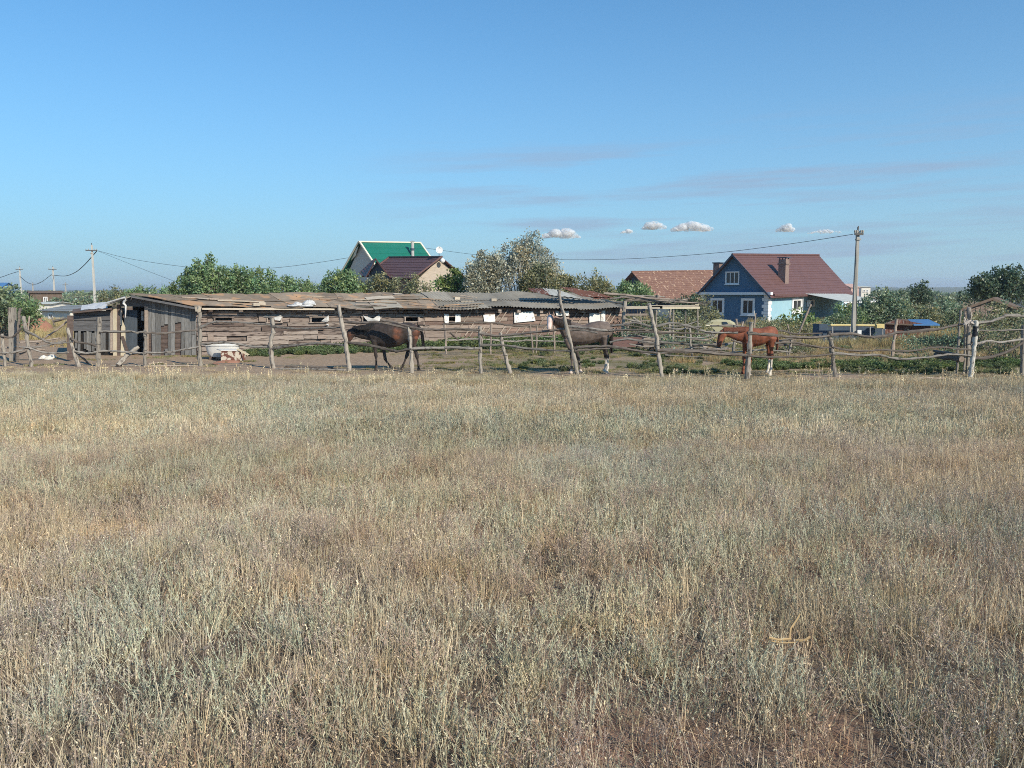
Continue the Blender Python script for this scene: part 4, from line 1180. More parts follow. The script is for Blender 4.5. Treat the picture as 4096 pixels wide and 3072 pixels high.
# black-brown horse, side on, head low behind the leaning post, walking
Y1 = 25.85
torso1 = [R(Y1, 1474, 1345, 14, .10), R(Y1, 1482, 1342, 32, .19), R(Y1, 1505, 1339, 46, .24), R(Y1, 1530, 1341, 49, .27), R(Y1, 1560, 1342, 50, .30), R(Y1, 1590, 1338, 47, .29), R(Y1, 1615, 1331, 41, .26), R(Y1, 1640, 1329, 39, .26), R(Y1, 1660, 1331, 33, .23), R(Y1, 1674, 1333, 22, .16), R(Y1, 1679, 1334, 8, .06)]
neck1 = [R(Y1, 1515, 1328, 37, .16), R(Y1, 1488, 1330, 34, .14), R(Y1, 1462, 1331, 28, .115), R(Y1, 1438, 1330, 23, .095), R(Y1, 1415, 1328, 18, .085), R(Y1, 1400, 1326, 13, .07)]
head1 = [R(Y1, 1409, 1316, 8, .06), R(Y1, 1405, 1326, 15, .10), R(Y1, 1402, 1337, 18, .105), R(Y1, 1397, 1350, 14, .085), R(Y1, 1391, 1363, 11, .065), R(Y1, 1386, 1374, 9.5, .062), R(Y1, 1383, 1381, 6, .045)]
ears1 = [[R(Y1, 1411, 1317, 3.4, .022, s), R(Y1, 1412, 1309, 3.0, .024, s), R(Y1, 1416, 1301, .7, .006, s * 1.2)] for s in (-.055, .055)]
legs1 = [leg(Y1, -.13, [(1497, 1360), (1498, 1385), (1501, 1405), (1504, 1424), (1505, 1436), (1505, 1452), (1505, 1463), (1504, 1470), (1504, 1478), (1504, 1484)], FLEG),
         leg(Y1, .13, [(1520, 1365), (1533, 1390), (1537, 1412), (1541, 1436), (1546, 1446), (1556, 1458), (1563, 1465), (1569, 1470), (1576, 1475), (1580, 1478)], FLEG),
         leg(Y1, .14, [(1640, 1350), (1636, 1376), (1634, 1398), (1628, 1421), (1622, 1436), (1616, 1452), (1611, 1463), (1609, 1469), (1606, 1476), (1605, 1481)], HLEG),
         leg(Y1, -.14, [(1655, 1350), (1655, 1378), (1661, 1400), (1668, 1426), (1670, 1438), (1673, 1452), (1674, 1463), (1674, 1470), (1675, 1478), (1676, 1484)], HLEG)]
def coat1(px_, py_, dy_, co):
    n_ = fbm(px_, py_, 14, 4)
    c = np.tile(np.array([0.045, 0.036, 0.033]), (len(px_), 1))
    warm = sstep(0.35, 0.6, n_) * (1 - sstep(1392, 1405, py_))
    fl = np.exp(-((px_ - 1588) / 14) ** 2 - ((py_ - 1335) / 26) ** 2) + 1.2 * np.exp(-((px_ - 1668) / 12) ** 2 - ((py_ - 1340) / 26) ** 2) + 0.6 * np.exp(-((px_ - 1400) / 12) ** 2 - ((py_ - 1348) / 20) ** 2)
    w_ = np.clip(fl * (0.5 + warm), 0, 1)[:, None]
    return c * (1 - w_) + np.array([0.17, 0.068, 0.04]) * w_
horse('black_horse', 'black-brown horse with head lowered, walking behind the leaning fence post', Y1, [(torso1, (0, 1, 0)), (neck1, (0, 1, 0)), (head1, (0, 1, 0))] + [(e, (0, 1, 0)) for e in ears1] + legs1, coat1,
      [([P(1412, 1308, Y1), P(1440, 1306, Y1 - .03), P(1470, 1300, Y1 - .04), P(1500, 1291, Y1)], .035, .03)] + [([P(a, 1309 - (a - 1410) * 0.19, Y1 - .04), P(a - 2, 1320 - (a - 1410) * 0.14, Y1 - .11), P(a - 5, 1333 - (a - 1410) * .12, Y1 - .13)], .022, .006) for a in np.arange(1412, 1500, 2.6) + 0.0],
      fan(Y1, [(1672, 1304), (1683, 1318), (1690, 1345), (1692, 1385)], 12, 7, .035, .018), (0.014, 0.012, 0.012), 'black_horse_hair')

# grey-brown horse with a pale blazed face turned to the viewer
Y2 = 24.75
torso2 = [R(Y2, 2246, 1340, 12, .10), R(Y2, 2254, 1336, 30, .19), R(Y2, 2275, 1331, 46, .25), R(Y2, 2300, 1336, 46, .28), R(Y2, 2325, 1340, 42, .30), R(Y2, 2350, 1337, 40, .29), R(Y2, 2375, 1329, 42, .28), R(Y2, 2400, 1325, 42, .28), R(Y2, 2425, 1325, 38, .25), R(Y2, 2441, 1331, 27, .17), R(Y2, 2448, 1333, 10, .07)]
neck2 = [R(Y2, 2285, 1322, 36, .16), R(Y2, 2262, 1308, 30, .14, -.06), R(Y2, 2242, 1295, 24, .12, -.14), R(Y2, 2225, 1284, 19, .105, -.22), R(Y2, 2212, 1274, 14, .09, -.28)]
head2 = [(P(2206, 1262, Y2 - .27), .07, .075), (P(2204, 1270, Y2 - .32), .12, .115), (P(2202, 1280, Y2 - .38), .125, .12), (P(2200, 1292, Y2 - .45), .10, .095), (P(2198, 1304, Y2 - .52), .078, .078), (P(2197, 1313, Y2 - .57), .07, .074), (P(2197, 1319, Y2 - .58), .045, .055)]
ears2 = [[(P(2205 + s, 1258, Y2 - .27), .022, .026), (P(2205 + s * 1.2, 1251, Y2 - .27), .018, .024), (P(2205 + s * 1.25, 1242, Y2 - .26), .005, .006)] for s in (-7.5, 8)]
legs2 = [leg(Y2, -.14, [(2268, 1355), (2276, 1385), (2284, 1405), (2287, 1430), (2287, 1442), (2287, 1460), (2287, 1472), (2286, 1479), (2284, 1488), (2283, 1495)], FLEG),
         leg(Y2, .14, [(2280, 1360), (2298, 1388), (2308, 1408), (2313, 1432), (2315, 1444), (2318, 1460), (2320, 1470), (2321, 1477), (2323, 1485), (2324, 1491)], FLEG),
         leg(Y2, .10, [(2400, 1345), (2412, 1372), (2418, 1396), (2424, 1424), (2424, 1438), (2423, 1456), (2422, 1466), (2421, 1473), (2418, 1481), (2416, 1487)], HLEG),
         leg(Y2, -.15, [(2418, 1345), (2420, 1374), (2424, 1400), (2429, 1427), (2430, 1440), (2431, 1458), (2431, 1470), (2429, 1478), (2427, 1487), (2425, 1495)], HLEG)]
def coat2(px_, py_, dy_, co):
    c = np.tile(np.array([0.135, 0.105, 0.09]), (len(px_), 1)) * (0.8 + 0.4 * fbm(px_, py_, 16, 6))[:, None]
    dk = (sstep(1385, 1402, py_) * (1 - sstep(1428, 1436, py_)))[:, None]
    c = c * (1 - 0.75 * dk) + np.array([0.03, 0.025, 0.022]) * 0.75 * dk
    sock = (sstep(1432, 1437, py_) * (px_ > 2400))[:, None]
    c = c * (1 - sock) + np.array([0.60, 0.54, 0.46]) * sock
    sock = (sstep(1474, 1478, py_) * (px_ < 2400))[:, None]
    c = c * (1 - sock) + np.array([0.55, 0.45, 0.38]) * sock
    hd = (1 - sstep(2226, 2240, px_)) * (py_ < 1325) * (dy_ < -.05)
    cheek = np.array([0.30, 0.19, 0.145]); c = c * (1 - hd[:, None]) + cheek * hd[:, None]
    blaze = hd * sstep(-.30, -.36, dy_) * (1 - sstep(2203, 2211, px_ + 4 * (fbm(px_, py_, 5, 3) - .5)))
    return c * (1 - blaze[:, None]) + np.array([0.66, 0.52, 0.46]) * blaze[:, None]
h2 = horse('grey_brown_horse', 'grey-brown horse with white blaze and white hind socks behind the tall leaning post', Y2, [(torso2, (0, 1, 0)), (neck2, (0, 1, 0)), (head2, (1, 0, 0))] + [(e, (0, 1, 0)) for e in ears2] + legs2, coat2,
      [([P(a, 1264 + (a - 2212) * .25, Y2 - .28 + (a - 2212) * .004), P(a + 5, 1278 + (a - 2212) * .3, Y2 - .42 + (a - 2212) * .004), P(a + 8, 1298 + (a - 2212) * .3, Y2 - .42 + (a - 2212) * .004)], .028, .008) for a in np.arange(2212, 2280, 2.4)] + [([P(2208, 1256, Y2 - .3), P(2206, 1264, Y2 - .42), P(2208, 1272, Y2 - .46)], .022, .008)],
      fan(Y2, [(2440, 1305), (2446, 1325), (2446, 1365), (2443, 1412)], 12, 6, .035, .018), (0.03, 0.022, 0.018), 'grey_brown_horse_hair')

# chestnut horse with white hind socks, head hanging
Y3 = 24.1
torso3 = [R(Y3, 2968, 1352, 12, .09), R(Y3, 2977, 1350, 29, .17), R(Y3, 2996, 1348, 39, .22), R(Y3, 3018, 1350, 38, .26), R(Y3, 3040, 1347, 35, .275), R(Y3, 3060, 1341, 32, .26), R(Y3, 3076, 1338, 34, .25), R(Y3, 3090, 1340, 34, .22), R(Y3, 3100, 1345, 24, .15), R(Y3, 3106, 1348, 9, .06)]
neck3 = [R(Y3, 3000, 1338, 33, .14), R(Y3, 2975, 1341, 30, .12), R(Y3, 2950, 1339, 24, .10), R(Y3, 2927, 1334, 19, .085), R(Y3, 2905, 1330, 15, .075), R(Y3, 2892, 1327, 11, .065)]
head3 = [R(Y3, 2897, 1318, 7, .055), R(Y3, 2893, 1327, 14, .095), R(Y3, 2890, 1338, 17.5, .10), R(Y3, 2884, 1352, 14, .08), R(Y3, 2879, 1367, 11, .062), R(Y3, 2876, 1380, 10, .06), R(Y3, 2875, 1388, 6.5, .045)]
ears3 = [[R(Y3, 2896, 1319, 3.3, .02, s), R(Y3, 2893, 1311, 3.0, .022, s), R(Y3, 2889, 1303, .7, .006, s * 1.2)] for s in (-.05, .05)]
legs3 = [leg(Y3, -.12, [(2996, 1368), (3000, 1392), (3002, 1412), (3002, 1436), (3001, 1448), (3000, 1468), (3000, 1480), (2999, 1488), (2998, 1496), (2998, 1502)], FLEG),
         leg(Y3, .12, [(2984, 1368), (2980, 1392), (2978, 1412), (2976, 1434), (2976, 1446), (2975, 1464), (2974, 1475), (2973, 1482), (2971, 1490), (2970, 1496)], FLEG),
         leg(Y3, .13, [(3078, 1352), (3074, 1378), (3074, 1398), (3077, 1424), (3076, 1438), (3075, 1458), (3074, 1470), (3072, 1478), (3070, 1486), (3069, 1492)], HLEG),
         leg(Y3, -.13, [(3088, 1352), (3086, 1380), (3085, 1402), (3087, 1428), (3086, 1442), (3085, 1464), (3084, 1478), (3082, 1487), (3079, 1497), (3078, 1504)], HLEG)]
def coat3(px_, py_, dy_, co):
    c = np.tile(np.array([0.205, 0.072, 0.042]), (len(px_), 1)) * (0.8 + 0.45 * fbm(px_, py_, 15, 8))[:, None]
    sock = (sstep(1435, 1440, py_) * (px_ > 3040))[:, None]
    c = c * (1 - sock) + np.array([0.60, 0.54, 0.46]) * sock
    sock = (sstep(1466, 1472, py_) * (px_ < 3040) * (dy_ < 0))[:, None]
    c = c * (1 - sock) + np.array([0.62, 0.50, 0.42]) * sock
    mz = (1 - sstep(2876, 2884, px_)) * (py_ > 1330) * (py_ < 1395)
    return c * (1 - 0.6 * mz[:, None]) + np.array([0.07, 0.035, 0.025]) * 0.6 * mz[:, None]
horse('chestnut_horse', 'red chestnut horse with hanging head and white hind socks behind the fence', Y3, [(torso3, (0, 1, 0)), (neck3, (0, 1, 0)), (head3, (0, 1, 0))] + [(e, (0, 1, 0)) for e in ears3] + legs3, coat3,
      [([P(2895, 1312, Y3), P(2920, 1313, Y3 - .02), P(2950, 1313, Y3 - .03), P(2985, 1308, Y3)], .03, .03)] + [([P(a, 1313, Y3 - .03), P(a - 2, 1322, Y3 - .09), P(a - 4, 1332, Y3 - .10)], .02, .006) for a in np.arange(2898, 2985, 2.6)],
      fan(Y3, [(3100, 1322), (3108, 1335), (3110, 1360), (3108, 1400)], 8, 4, .03, .014), (0.15, 0.05, 0.028), 'chestnut_horse_hair')
M_EYE = mat_plain('horse_eye', (0.01, 0.008, 0.007), 0.15, 0.6)
def ball(c, r, m_, name, parent, **kw):
    mb = MB(); rws = []
    for i in range(7):
        ph = -math.pi / 2 + math.pi * i / 6
        row = [Vector(c) + Vector((math.cos(2 * math.pi * k / 10) * math.cos(ph) * r, math.sin(2 * math.pi * k / 10) * math.cos(ph) * r, math.sin(ph) * r)) for k in range(10)]
        rws.append(row + [row[0]])
    mb.grid(rws); mb.smooth = True
    return mb.build(name, m_, parent, **kw)
for c, par in ((P(1399, 1334, Y1 - .095), 'black_horse'), (P(2191, 1281, Y2 - .43), 'grey_brown_horse'), (P(2213, 1281, Y2 - .43), 'grey_brown_horse'), (P(2886, 1334, Y3 - .09), 'chestnut_horse')):
    ball(c, .021, M_EYE, 'eye', bpy.data.objects[par])
# ------------------------------------------------------------------ houses
M_BLUE = mat('dark_blue_gable', (0.078, 0.165, 0.265), (0.066, 0.143, 0.232), 2.0, rough=0.7, bump=0.1, vary=0.0)  # gable set to a deeper blue than the side wall
M_CYAN = mat('pale_blue_render', (0.33, 0.51, 0.59), (0.27, 0.45, 0.53), 1.5, rough=0.85, bump=0.15, vary=0.0)
M_TRIM = mat('white_trim', (0.80, 0.80, 0.79), (0.72, 0.72, 0.71), 3.0, rough=0.6, bump=0.05, vary=0.04)
M_MAROON = mat('maroon_roof_metal', (0.145, 0.073, 0.064), (0.115, 0.058, 0.052), 1.5, rough=0.55, bump=0.1, vary=0.04, spec=0.4)
M_GLASS = mat_plain('dark_window_glass', (0.02, 0.025, 0.03), 0.08, 0.6)
M_BRICKC = mat('chimney_brick', (0.30, 0.215, 0.185), (0.16, 0.115, 0.10), 7.0, (1, 1, 3), 0.9, 0.5, 0.1)
M_BEIGE = mat('beige_brick_wall', (0.52, 0.44, 0.36), (0.34, 0.28, 0.225), 2.6, (1, 1, 8), 0.9, 0.4, 0.0)
M_GREEN = mat('green_roof_metal', (0.012, 0.155, 0.105), (0.010, 0.13, 0.088), 1.0, rough=0.45, bump=0.05, vary=0.0, spec=0.4)
M_CREAMT = mat('cream_trim', (0.74, 0.68, 0.54), (0.66, 0.60, 0.47), 2.0, rough=0.7, bump=0.05, vary=0.0)
M_SIDING = mat('grey_beige_siding', (0.64, 0.58, 0.51), (0.58, 0.52, 0.45), 1.5, (1, 1, 6), 0.8, 0.1, 0.0)
M_RUSTY = mat('rusty_tile_roof', (0.24, 0.135, 0.10), (0.17, 0.095, 0.075), 1.6, rough=0.9, bump=0.3, vary=0.0, c3=(0.44, 0.31, 0.22), spots=0.10, spot_scale=3.6)
M_NAVY = mat('slate_blue_board', (0.07, 0.10, 0.14), (0.05, 0.07, 0.10), 2.0, rough=0.8, bump=0.1, vary=0.0)
M_ZINC = mat('pale_corrugated_roof', (0.50, 0.52, 0.50), (0.36, 0.38, 0.36), 2.0, rough=0.6, bump=0.1, vary=0.1)
M_PIPE = mat('grey_flue', (0.48, 0.47, 0.45), (0.34, 0.33, 0.32), 3.0, rough=0.5, bump=0.05, vary=0.0)

class Frame:
    """a building's own axes: origin, right along the front, back along the side"""
    def __init__(s, o, right, back): s.o, s.r, s.b = Vector(o), Vector(right).normalized(), Vector(back).normalized()
    def __call__(s, r, b_, h): return s.o + s.r * r + s.b * b_ + Vector((0, 0, h))
    def box(s, mb, r0, r1, b0, b1, h0, h1):
        return mb.hexa([s(r0, b0, h0), s(r1, b0, h0), s(r1, b1, h0), s(r0, b1, h0)], [s(r0, b0, h1), s(r1, b0, h1), s(r1, b1, h1), s(r0, b1, h1)])

def roof_slope(mb, eL, eR, rL, rR, rows, step=0.03, th=0.06):
    """stepped roof covering from the eave (eL, eR) up to the ridge (rL, rR)"""
    n_ = (eR - eL).cross(rL - eL).normalized()
    if n_.z < 0: n_ = -n_
    for i in range(rows):
        t0, t1 = i / rows, min(1.0, (i + 1.12) / rows)
        a, b_, c_, d_ = eL.lerp(rL, t0), eR.lerp(rR, t0), eR.lerp(rR, t1), eL.lerp(rL, t1)
        q = [a + n_ * step, b_ + n_ * step, c_ + n_ * 0.004, d_ + n_ * 0.004]
        mb.hexa([p - n_ * th for p in q], q)

def window(F_, parent, wallf, r0, r1, h0, h1, m_frame, mull=1, fw=0.12, sill=True):
    """window on a wall: wallf(r, out, h) gives points; frame of four bars, panes, mullions"""
    wn_ = MB()
    def bar(a, b_, c_, d_, o0, o1, mb):
        mb.hexa([wallf(a, o1, c_), wallf(b_, o1, c_), wallf(b_, o0, c_), wallf(a, o0, c_)], [wallf(a, o1, d_), wallf(b_, o1, d_), wallf(b_, o0, d_), wallf(a, o0, d_)])
    bar(r0, r0 + fw, h0, h1, -0.02, 0.07, wn_); bar(r1 - fw, r1, h0, h1, -0.02, 0.07, wn_)
    bar(r0 + fw, r1 - fw, h1 - fw, h1, -0.02, 0.07, wn_); bar(r0 + fw, r1 - fw, h0, h0 + fw, -0.02, 0.07, wn_)
    w_ = wn_.build('window', m_frame, parent)
    n_ = mull + 1; a0, a1 = r0 + fw, r1 - fw
    for k in range(n_):
        mb = MB(); x0, x1 = a0 + (a1 - a0) * k / n_, a0 + (a1 - a0) * (k + 1) / n_
        bar(x0 + 0.03, x1 - 0.03, h0 + fw + 0.03, h1 - fw - 0.03, 0.0, 0.015, mb); mb.build('pane', M_GLASS, w_)
    mb = MB()
    for k in range(n_):
        x0, x1 = a0 + (a1 - a0) * k / n_, a0 + (a1 - a0) * (k + 1) / n_
        bar(x0, x0 + 0.03, h0 + fw, h1 - fw, 0.0, 0.035, mb); bar(x1 - 0.03, x1, h0 + fw, h1 - fw, 0.0, 0.035, mb)
        bar(x0 + 0.03, x1 - 0.03, h1 - fw - 0.03, h1 - fw, 0.0, 0.035, mb); bar(x0 + 0.03, x1 - 0.03, h0 + fw, h0 + fw + 0.03, 0.0, 0.035, mb)
    mb.build('sash', m_frame, w_)
    if sill:
        mb = MB(); bar(r0 - 0.05, r1 + 0.05, h0 - 0.06, h0 - 0.002, -0.02, 0.12, mb); mb.build('sill', m_frame, w_)
    return w_

# --- the blue house: gable towards the left, long side towards the right
KB = Vector((PX(3066, 62.0), 62.0, GZ))
g45 = math.radians(45)
FB = Frame(KB, (-math.cos(g45), math.sin(g45), 0), (math.sin(g45), math.cos(g45), 0))   # r: along the gable to the left, b: along the side to the rear
GL, GS, EH, RH = 5.9, 14.6, 2.5, 5.4
bh = empty('blue_house', FB(GL / 2, GS / 2, 0), 'blue house with maroon roof and white quoins at the right', 'house')
mb = MB(); FB.box(mb, 0, GL, 0, 0.25, -0.1, EH); mb.build('gable_wall', M_BLUE, bh)
mb = MB(); FB.box(mb, 0, 0.25, 0.25, GS, -0.1, EH); mb.build('side_wall', M_CYAN, bh)
mb = MB(); FB.box(mb, GL - 0.25, GL, 0.25, GS, -0.1, EH); FB.box(mb, 0.25, GL - 0.25, GS - 0.25, GS, -0.1, EH); mb.build('rear_walls', M_CYAN, bh)
mb = MB(); mb.add([FB(0, -0.02, EH), FB(GL, -0.02, EH), FB(GL / 2, -0.02, RH), FB(0, 0.2, EH), FB(GL, 0.2, EH), FB(GL / 2, 0.2, RH)], [(0, 2, 1), (3, 4, 5), (0, 1, 4, 3), (1, 2, 5, 4), (2, 0, 3, 5)]); mb.build('gable', M_BLUE, bh)
RISE = 0.45
def ridge(b_): return RH + RISE * b_ / GS
OV = 0.42
roof_o = MB()
dx = GL / 2 + OV; drop = (RH - EH) * dx / (GL / 2)
roof_slope(roof_o, FB(-OV, -OV, RH - drop), FB(-OV, GS + OV, ridge(GS) - drop - 0.2), FB(GL / 2, -OV, RH + 0.02), FB(GL / 2, GS + OV, ridge(GS) + 0.02), 17)
roof_b = roof_o.build('roof', M_MAROON, bh)
mb = MB(); roof_slope(mb, FB(GL + OV, -OV, RH - drop), FB(GL + OV, GS + OV, ridge(GS) - drop - 0.2), FB(GL / 2, -OV, RH + 0.02), FB(GL / 2, GS + OV, ridge(GS) + 0.02), 17); mb.build('roof_far_slope', M_MAROON, bh)
mb = MB(); mb.tube([FB(GL / 2, -OV - .02, RH + 0.07), FB(GL / 2, GS + OV, ridge(GS) + 0.07)], 0.09, 8); mb.build('ridge_cap', M_MAROON, roof_b)
for s in (-1, 1):
    a, b_ = FB(GL / 2 + s * (GL / 2 + OV), -OV - 0.02, RH - drop - 0.02), FB(GL / 2, -OV - 0.02, RH + 0.02)
    mb = MB(); mb.box((a + b_) / 2, (b_ - a) / 2, FB.b * 0.02, Vector((0, 0, 0.09))); mb.build('barge_board', M_NAVY, roof_b)
mb = MB(); FB.box(mb, -0.35, GL + 0.35, -0.34, 0.0, EH - 0.18, EH + 0.02); mb.build('cornice', M_TRIM, bh)
mb = MB(); FB.box(mb, -0.42, -0.30, 0.2, GS, EH - 0.26, EH - 0.12); mb.build('gutter', M_MAROON, bh)
mb = MB(); FB.box(mb, -0.04, 0.0, 0.3, 6.1, EH - 0.18, EH - 0.02); mb.build('frieze', M_CYAN, bh)
for k in range(9):                                          # quoins, each a stone of its own
    h0 = 0.05 + k * 0.255
    for side in (0, 1):
        w_ = (0.34, 0.5)[(k + side) % 2]
        mb = MB()
        if side == 0: FB.box(mb, -0.04, w_, -0.05, 0.0, h0, h0 + 0.24)
        else: FB.box(mb, -0.05, 0.0, 0.0, w_, h0, h0 + 0.24)
        mb.build('quoin', M_TRIM, bh)
    mb = MB(); FB.box(mb, GL - (0.34, 0.5)[k % 2], GL + 0.03, -0.05, 0.0, h0, h0 + 0.24); mb.build('quoin', M_TRIM, bh)
gw = lambda r, o, h: FB(GL - r, -o, h)
def r_on_gable(px):
    d = P(px, 1250, 10.0) - CAMV; n_ = FB.b
    t = (KB - CAMV).dot(n_) / d.dot(n_)
    return GL - (CAMV + d * t - KB).dot(FB.r)
def b_on_side(px):
    d = P(px, 1250, 10.0) - CAMV; n_ = FB.r
    t = (KB - CAMV).dot(n_) / d.dot(n_)
    return (CAMV + d * t - KB).dot(FB.b)
for x0, x1 in ((2842, 2897), (2964, 3019)):
    window(FB, bh, gw, r_on_gable(x0), r_on_gable(x1), 0.72, 2.05, M_TRIM, 1, 0.16)
window(FB, bh, lambda r, o, h: gw(r, o + 0.02, h), r_on_gable(2899), r_on_gable(2954), 3.15, 4.15, M_TRIM, 2, 0.07)
sw = lambda r, o, h: FB(-o, r, h)
window(FB, bh, sw, b_on_side(3165), b_on_side(3206), 0.85, 2.1, M_TRIM, 1, 0.24)
# chimneys
def roof_pt(b_, f_):                                         # f_: 0 at eave, 1 at ridge, on the near slope
    return FB(GL / 2 * f_, b_, EH + (ridge(b_) - EH) * f_)
def chimney(b_, f_, w_, top, par, m_=M_BRICKC):
    c = roof_pt(b_, f_)
    mb = MB(); r_ = GL / 2 * f_
    FB.box(mb, r_ - w_ / 2, r_ + w_ / 2, b_ - w_ / 2, b_ + w_ / 2, c.z - GZ - 0.8, top); ch = mb.build('chimney', m_, par)
    mb = MB(); FB.box(mb, r_ - w_ / 2 - .06, r_ + w_ / 2 + .06, b_ - w_ / 2 - .06, b_ + w_ / 2 + .06, top - 0.42, top - 0.3); mb.build('chimney_band', M_BRICKC, ch)
    mb = MB(); FB.box(mb, r_ - w_ / 2 - .1, r_ + w_ / 2 + .1, b_ - w_ / 2 - .1, b_ + w_ / 2 + .1, top + 0.12, top + 0.17)
    for s in (-1, 1):
        for t in (-1, 1): FB.box(mb, r_ + s * w_ / 2 * .8 - .03, r_ + s * w_ / 2 * .8 + .03, b_ + t * w_ / 2 * .8 - .03, b_ + t * w_ / 2 * .8 + .03, top, top + 0.12)
    mb.build('chimney_cowl', M_NAVY, ch)
chimney(4.1, 0.30, 0.62, 5.15, roof_b)
mb = MB(); FB.box(mb, 4.65, 5.2, 0.55, 1.1, 2.6, 4.85); ch = mb.build('chimney', M_BRICKC, roof_b); mb = MB(); FB.box(mb, 4.57, 5.28, 0.47, 1.18, 4.85, 4.93); mb.build('chimney_cowl', M_NAVY, ch)
# lean-to porch on the sunny side, with its flat corrugated roof, panels, posts and a cooling box
pb0, pb1 = b_on_side(3212), b_on_side(3212) + 7.5
def corr(mb, a, b_, c_, d_, waves, amp=0.025):
    n_ = (b_ - a).cross(d_ - a).normalized(); cols = waves * 4 + 1
    rws = [[a.lerp(b_, k / (cols - 1)).lerp(d_.lerp(c_, k / (cols - 1)), t) + n_ * amp * math.sin(k * math.pi / 2) for k in range(cols)] for t in (0, 0.5, 1)]
    mb.grid(rws); mb.grid([[p - n_ * 0.012 for p in r[::-1]] for r in rws])
mb = MB(); corr(mb, FB(-3.4, pb0 - 0.2, 1.80), FB(-3.4, pb1, 1.80), FB(-0.02, pb1, 2.44), FB(-0.02, pb0 - 0.2, 2.44), 24); mb.smooth = True; mb.build('porch_roof', M_ZINC, bh)
mb = MB(); FB.box(mb, -3.42, -3.34, pb0 - 0.2, pb1, 1.68, 1.77); mb.build('porch_beam', M_TRIM, bh)
for b_ in (pb0 + 0.1, pb0 + 1.9, pb0 + 4.6, pb1 - 0.2):
    mb = MB(); FB.box(mb, -3.4, -3.28, b_ - 0.06, b_ + 0.06, -0.1, 1.68); mb.build('porch_post', M_TRIM, bh)
mb = MB(); FB.box(mb, -3.36, -3.30, pb0 + 1.97, pb0 + 4.5, 0.95, 1.66); mb.build('porch_panel', M_NAVY, bh)
mb = MB(); FB.box(mb, -3.38, -3.28, pb0 + 1.97, pb1, 0.82, 0.92); mb.build('porch_rail', M_ZINC, bh)
mb = MB(); corr(mb, FB(-4.4, pb0 + 1.4, 0.55), FB(-4.4, pb0 + 5.5, 0.55), FB(-3.4, pb0 + 5.5, 0.86), FB(-3.4, pb0 + 1.4, 0.86), 14); mb.build('lower_awning', M_ZINC, bh)
mb = MB(); FB.box(mb, -0.35, -0.05, pb0 + 0.5, pb0 + 1.35, 1.35, 1.9); ac = mb.build('cooling_unit', M_TRIM, bh)
mb = MB(); c = FB(-0.36, pb0 + 0.85, 1.62); mb.tube([c, c - FB.r * 0.03], 0.2, 14); mb.build('fan_grille', M_NAVY, ac)
mb = MB(); mb.tube([FB(-0.1, pb0 - 0.35, 2.4), FB(-0.1, pb0 - 0.35, 0.0)], 0.05, 8); mb.build('downpipe', M_TRIM, bh)

# --- houses given by their roof corners
def gable_house(name, label, rL, rR, eNL, eNR, eFL, m_roof, m_wall, m_gable, trim=None, rows=9, m_far=None, inset=0.35):
    h = empty(name, ((eNL + eNR) / 2).to_2d().to_3d() + Vector((0, 0, GZ)), label, 'house')
    eFR = eFL + (eNR - eNL)
    mb = MB(); roof_slope(mb, eNL, eNR, rL, rR, rows); rf = mb.build('roof', m_roof, h)
    mb = MB(); roof_slope(mb, eFL, eFR, rL, rR, rows); mb.build('roof_far_slope', m_far or m_roof, h)
    along = (rR - rL).normalized(); along.z = 0
    def wall(a, b_, nm, m_, top=None, off=0.0):
        a, b_ = a + along * off, b_ + along * off
        t_ = 0.15
        d = (b_ - a); d.z = 0; n_ = d.cross(Vector((0, 0, 1))).normalized() * t_
        mb = MB()
        za, zb = Vector((0, 0, a.z - GZ + 0.3)), Vector((0, 0, b_.z - GZ + 0.3))
        mb.hexa([a - za, b_ - zb, b_ - zb - n_, a - za - n_], [a, b_, b_ - n_, a - n_])
        if top is not None:
            tp = top + along * off
            k = len(mb.v); mb.add([a, b_, tp, a - n_, b_ - n_, tp - n_], [(0, 1, 2), (5, 4, 3), (1, 4, 5, 2), (2, 5, 3, 0)])
        return mb.build(nm, m_, h)
    dn = Vector((0, 0, -0.12))
    fl, nl, fr, nr = [p.lerp(q, 0.10) + dn for p, q in ((eFL, eNL), (eNL, eFL), (eFR, eNR), (eNR, eFR))]
    wall(fl, nl, 'gable_wall', m_gable, rL + dn, inset)
    wall(nr, fr, 'gable_wall', m_gable, rR + dn, -inset)
    wall(nl + along * inset, nr - along * inset, 'front_wall', m_wall)
    wall(fr - along * inset, fl + along * inset, 'rear_wall', m_wall)
    if trim:
        for a, b_, r_ in ((eNL, rL, .06), (eFL, rL, .06), (eNR, rR, .06), (rL, rR, .06)):
            mb = MB(); d = (b_ - a).normalized()
            up = Vector((0, 0, 1)) - d * d.z; up.normalize(); sd = d.cross(up)
            mb.box((a + b_) / 2 + up * 0.05, (b_ - a) / 2 + d * 0.05, up * r_, sd * 0.09); mb.build('trim_board', trim, rf)
    return h, rf
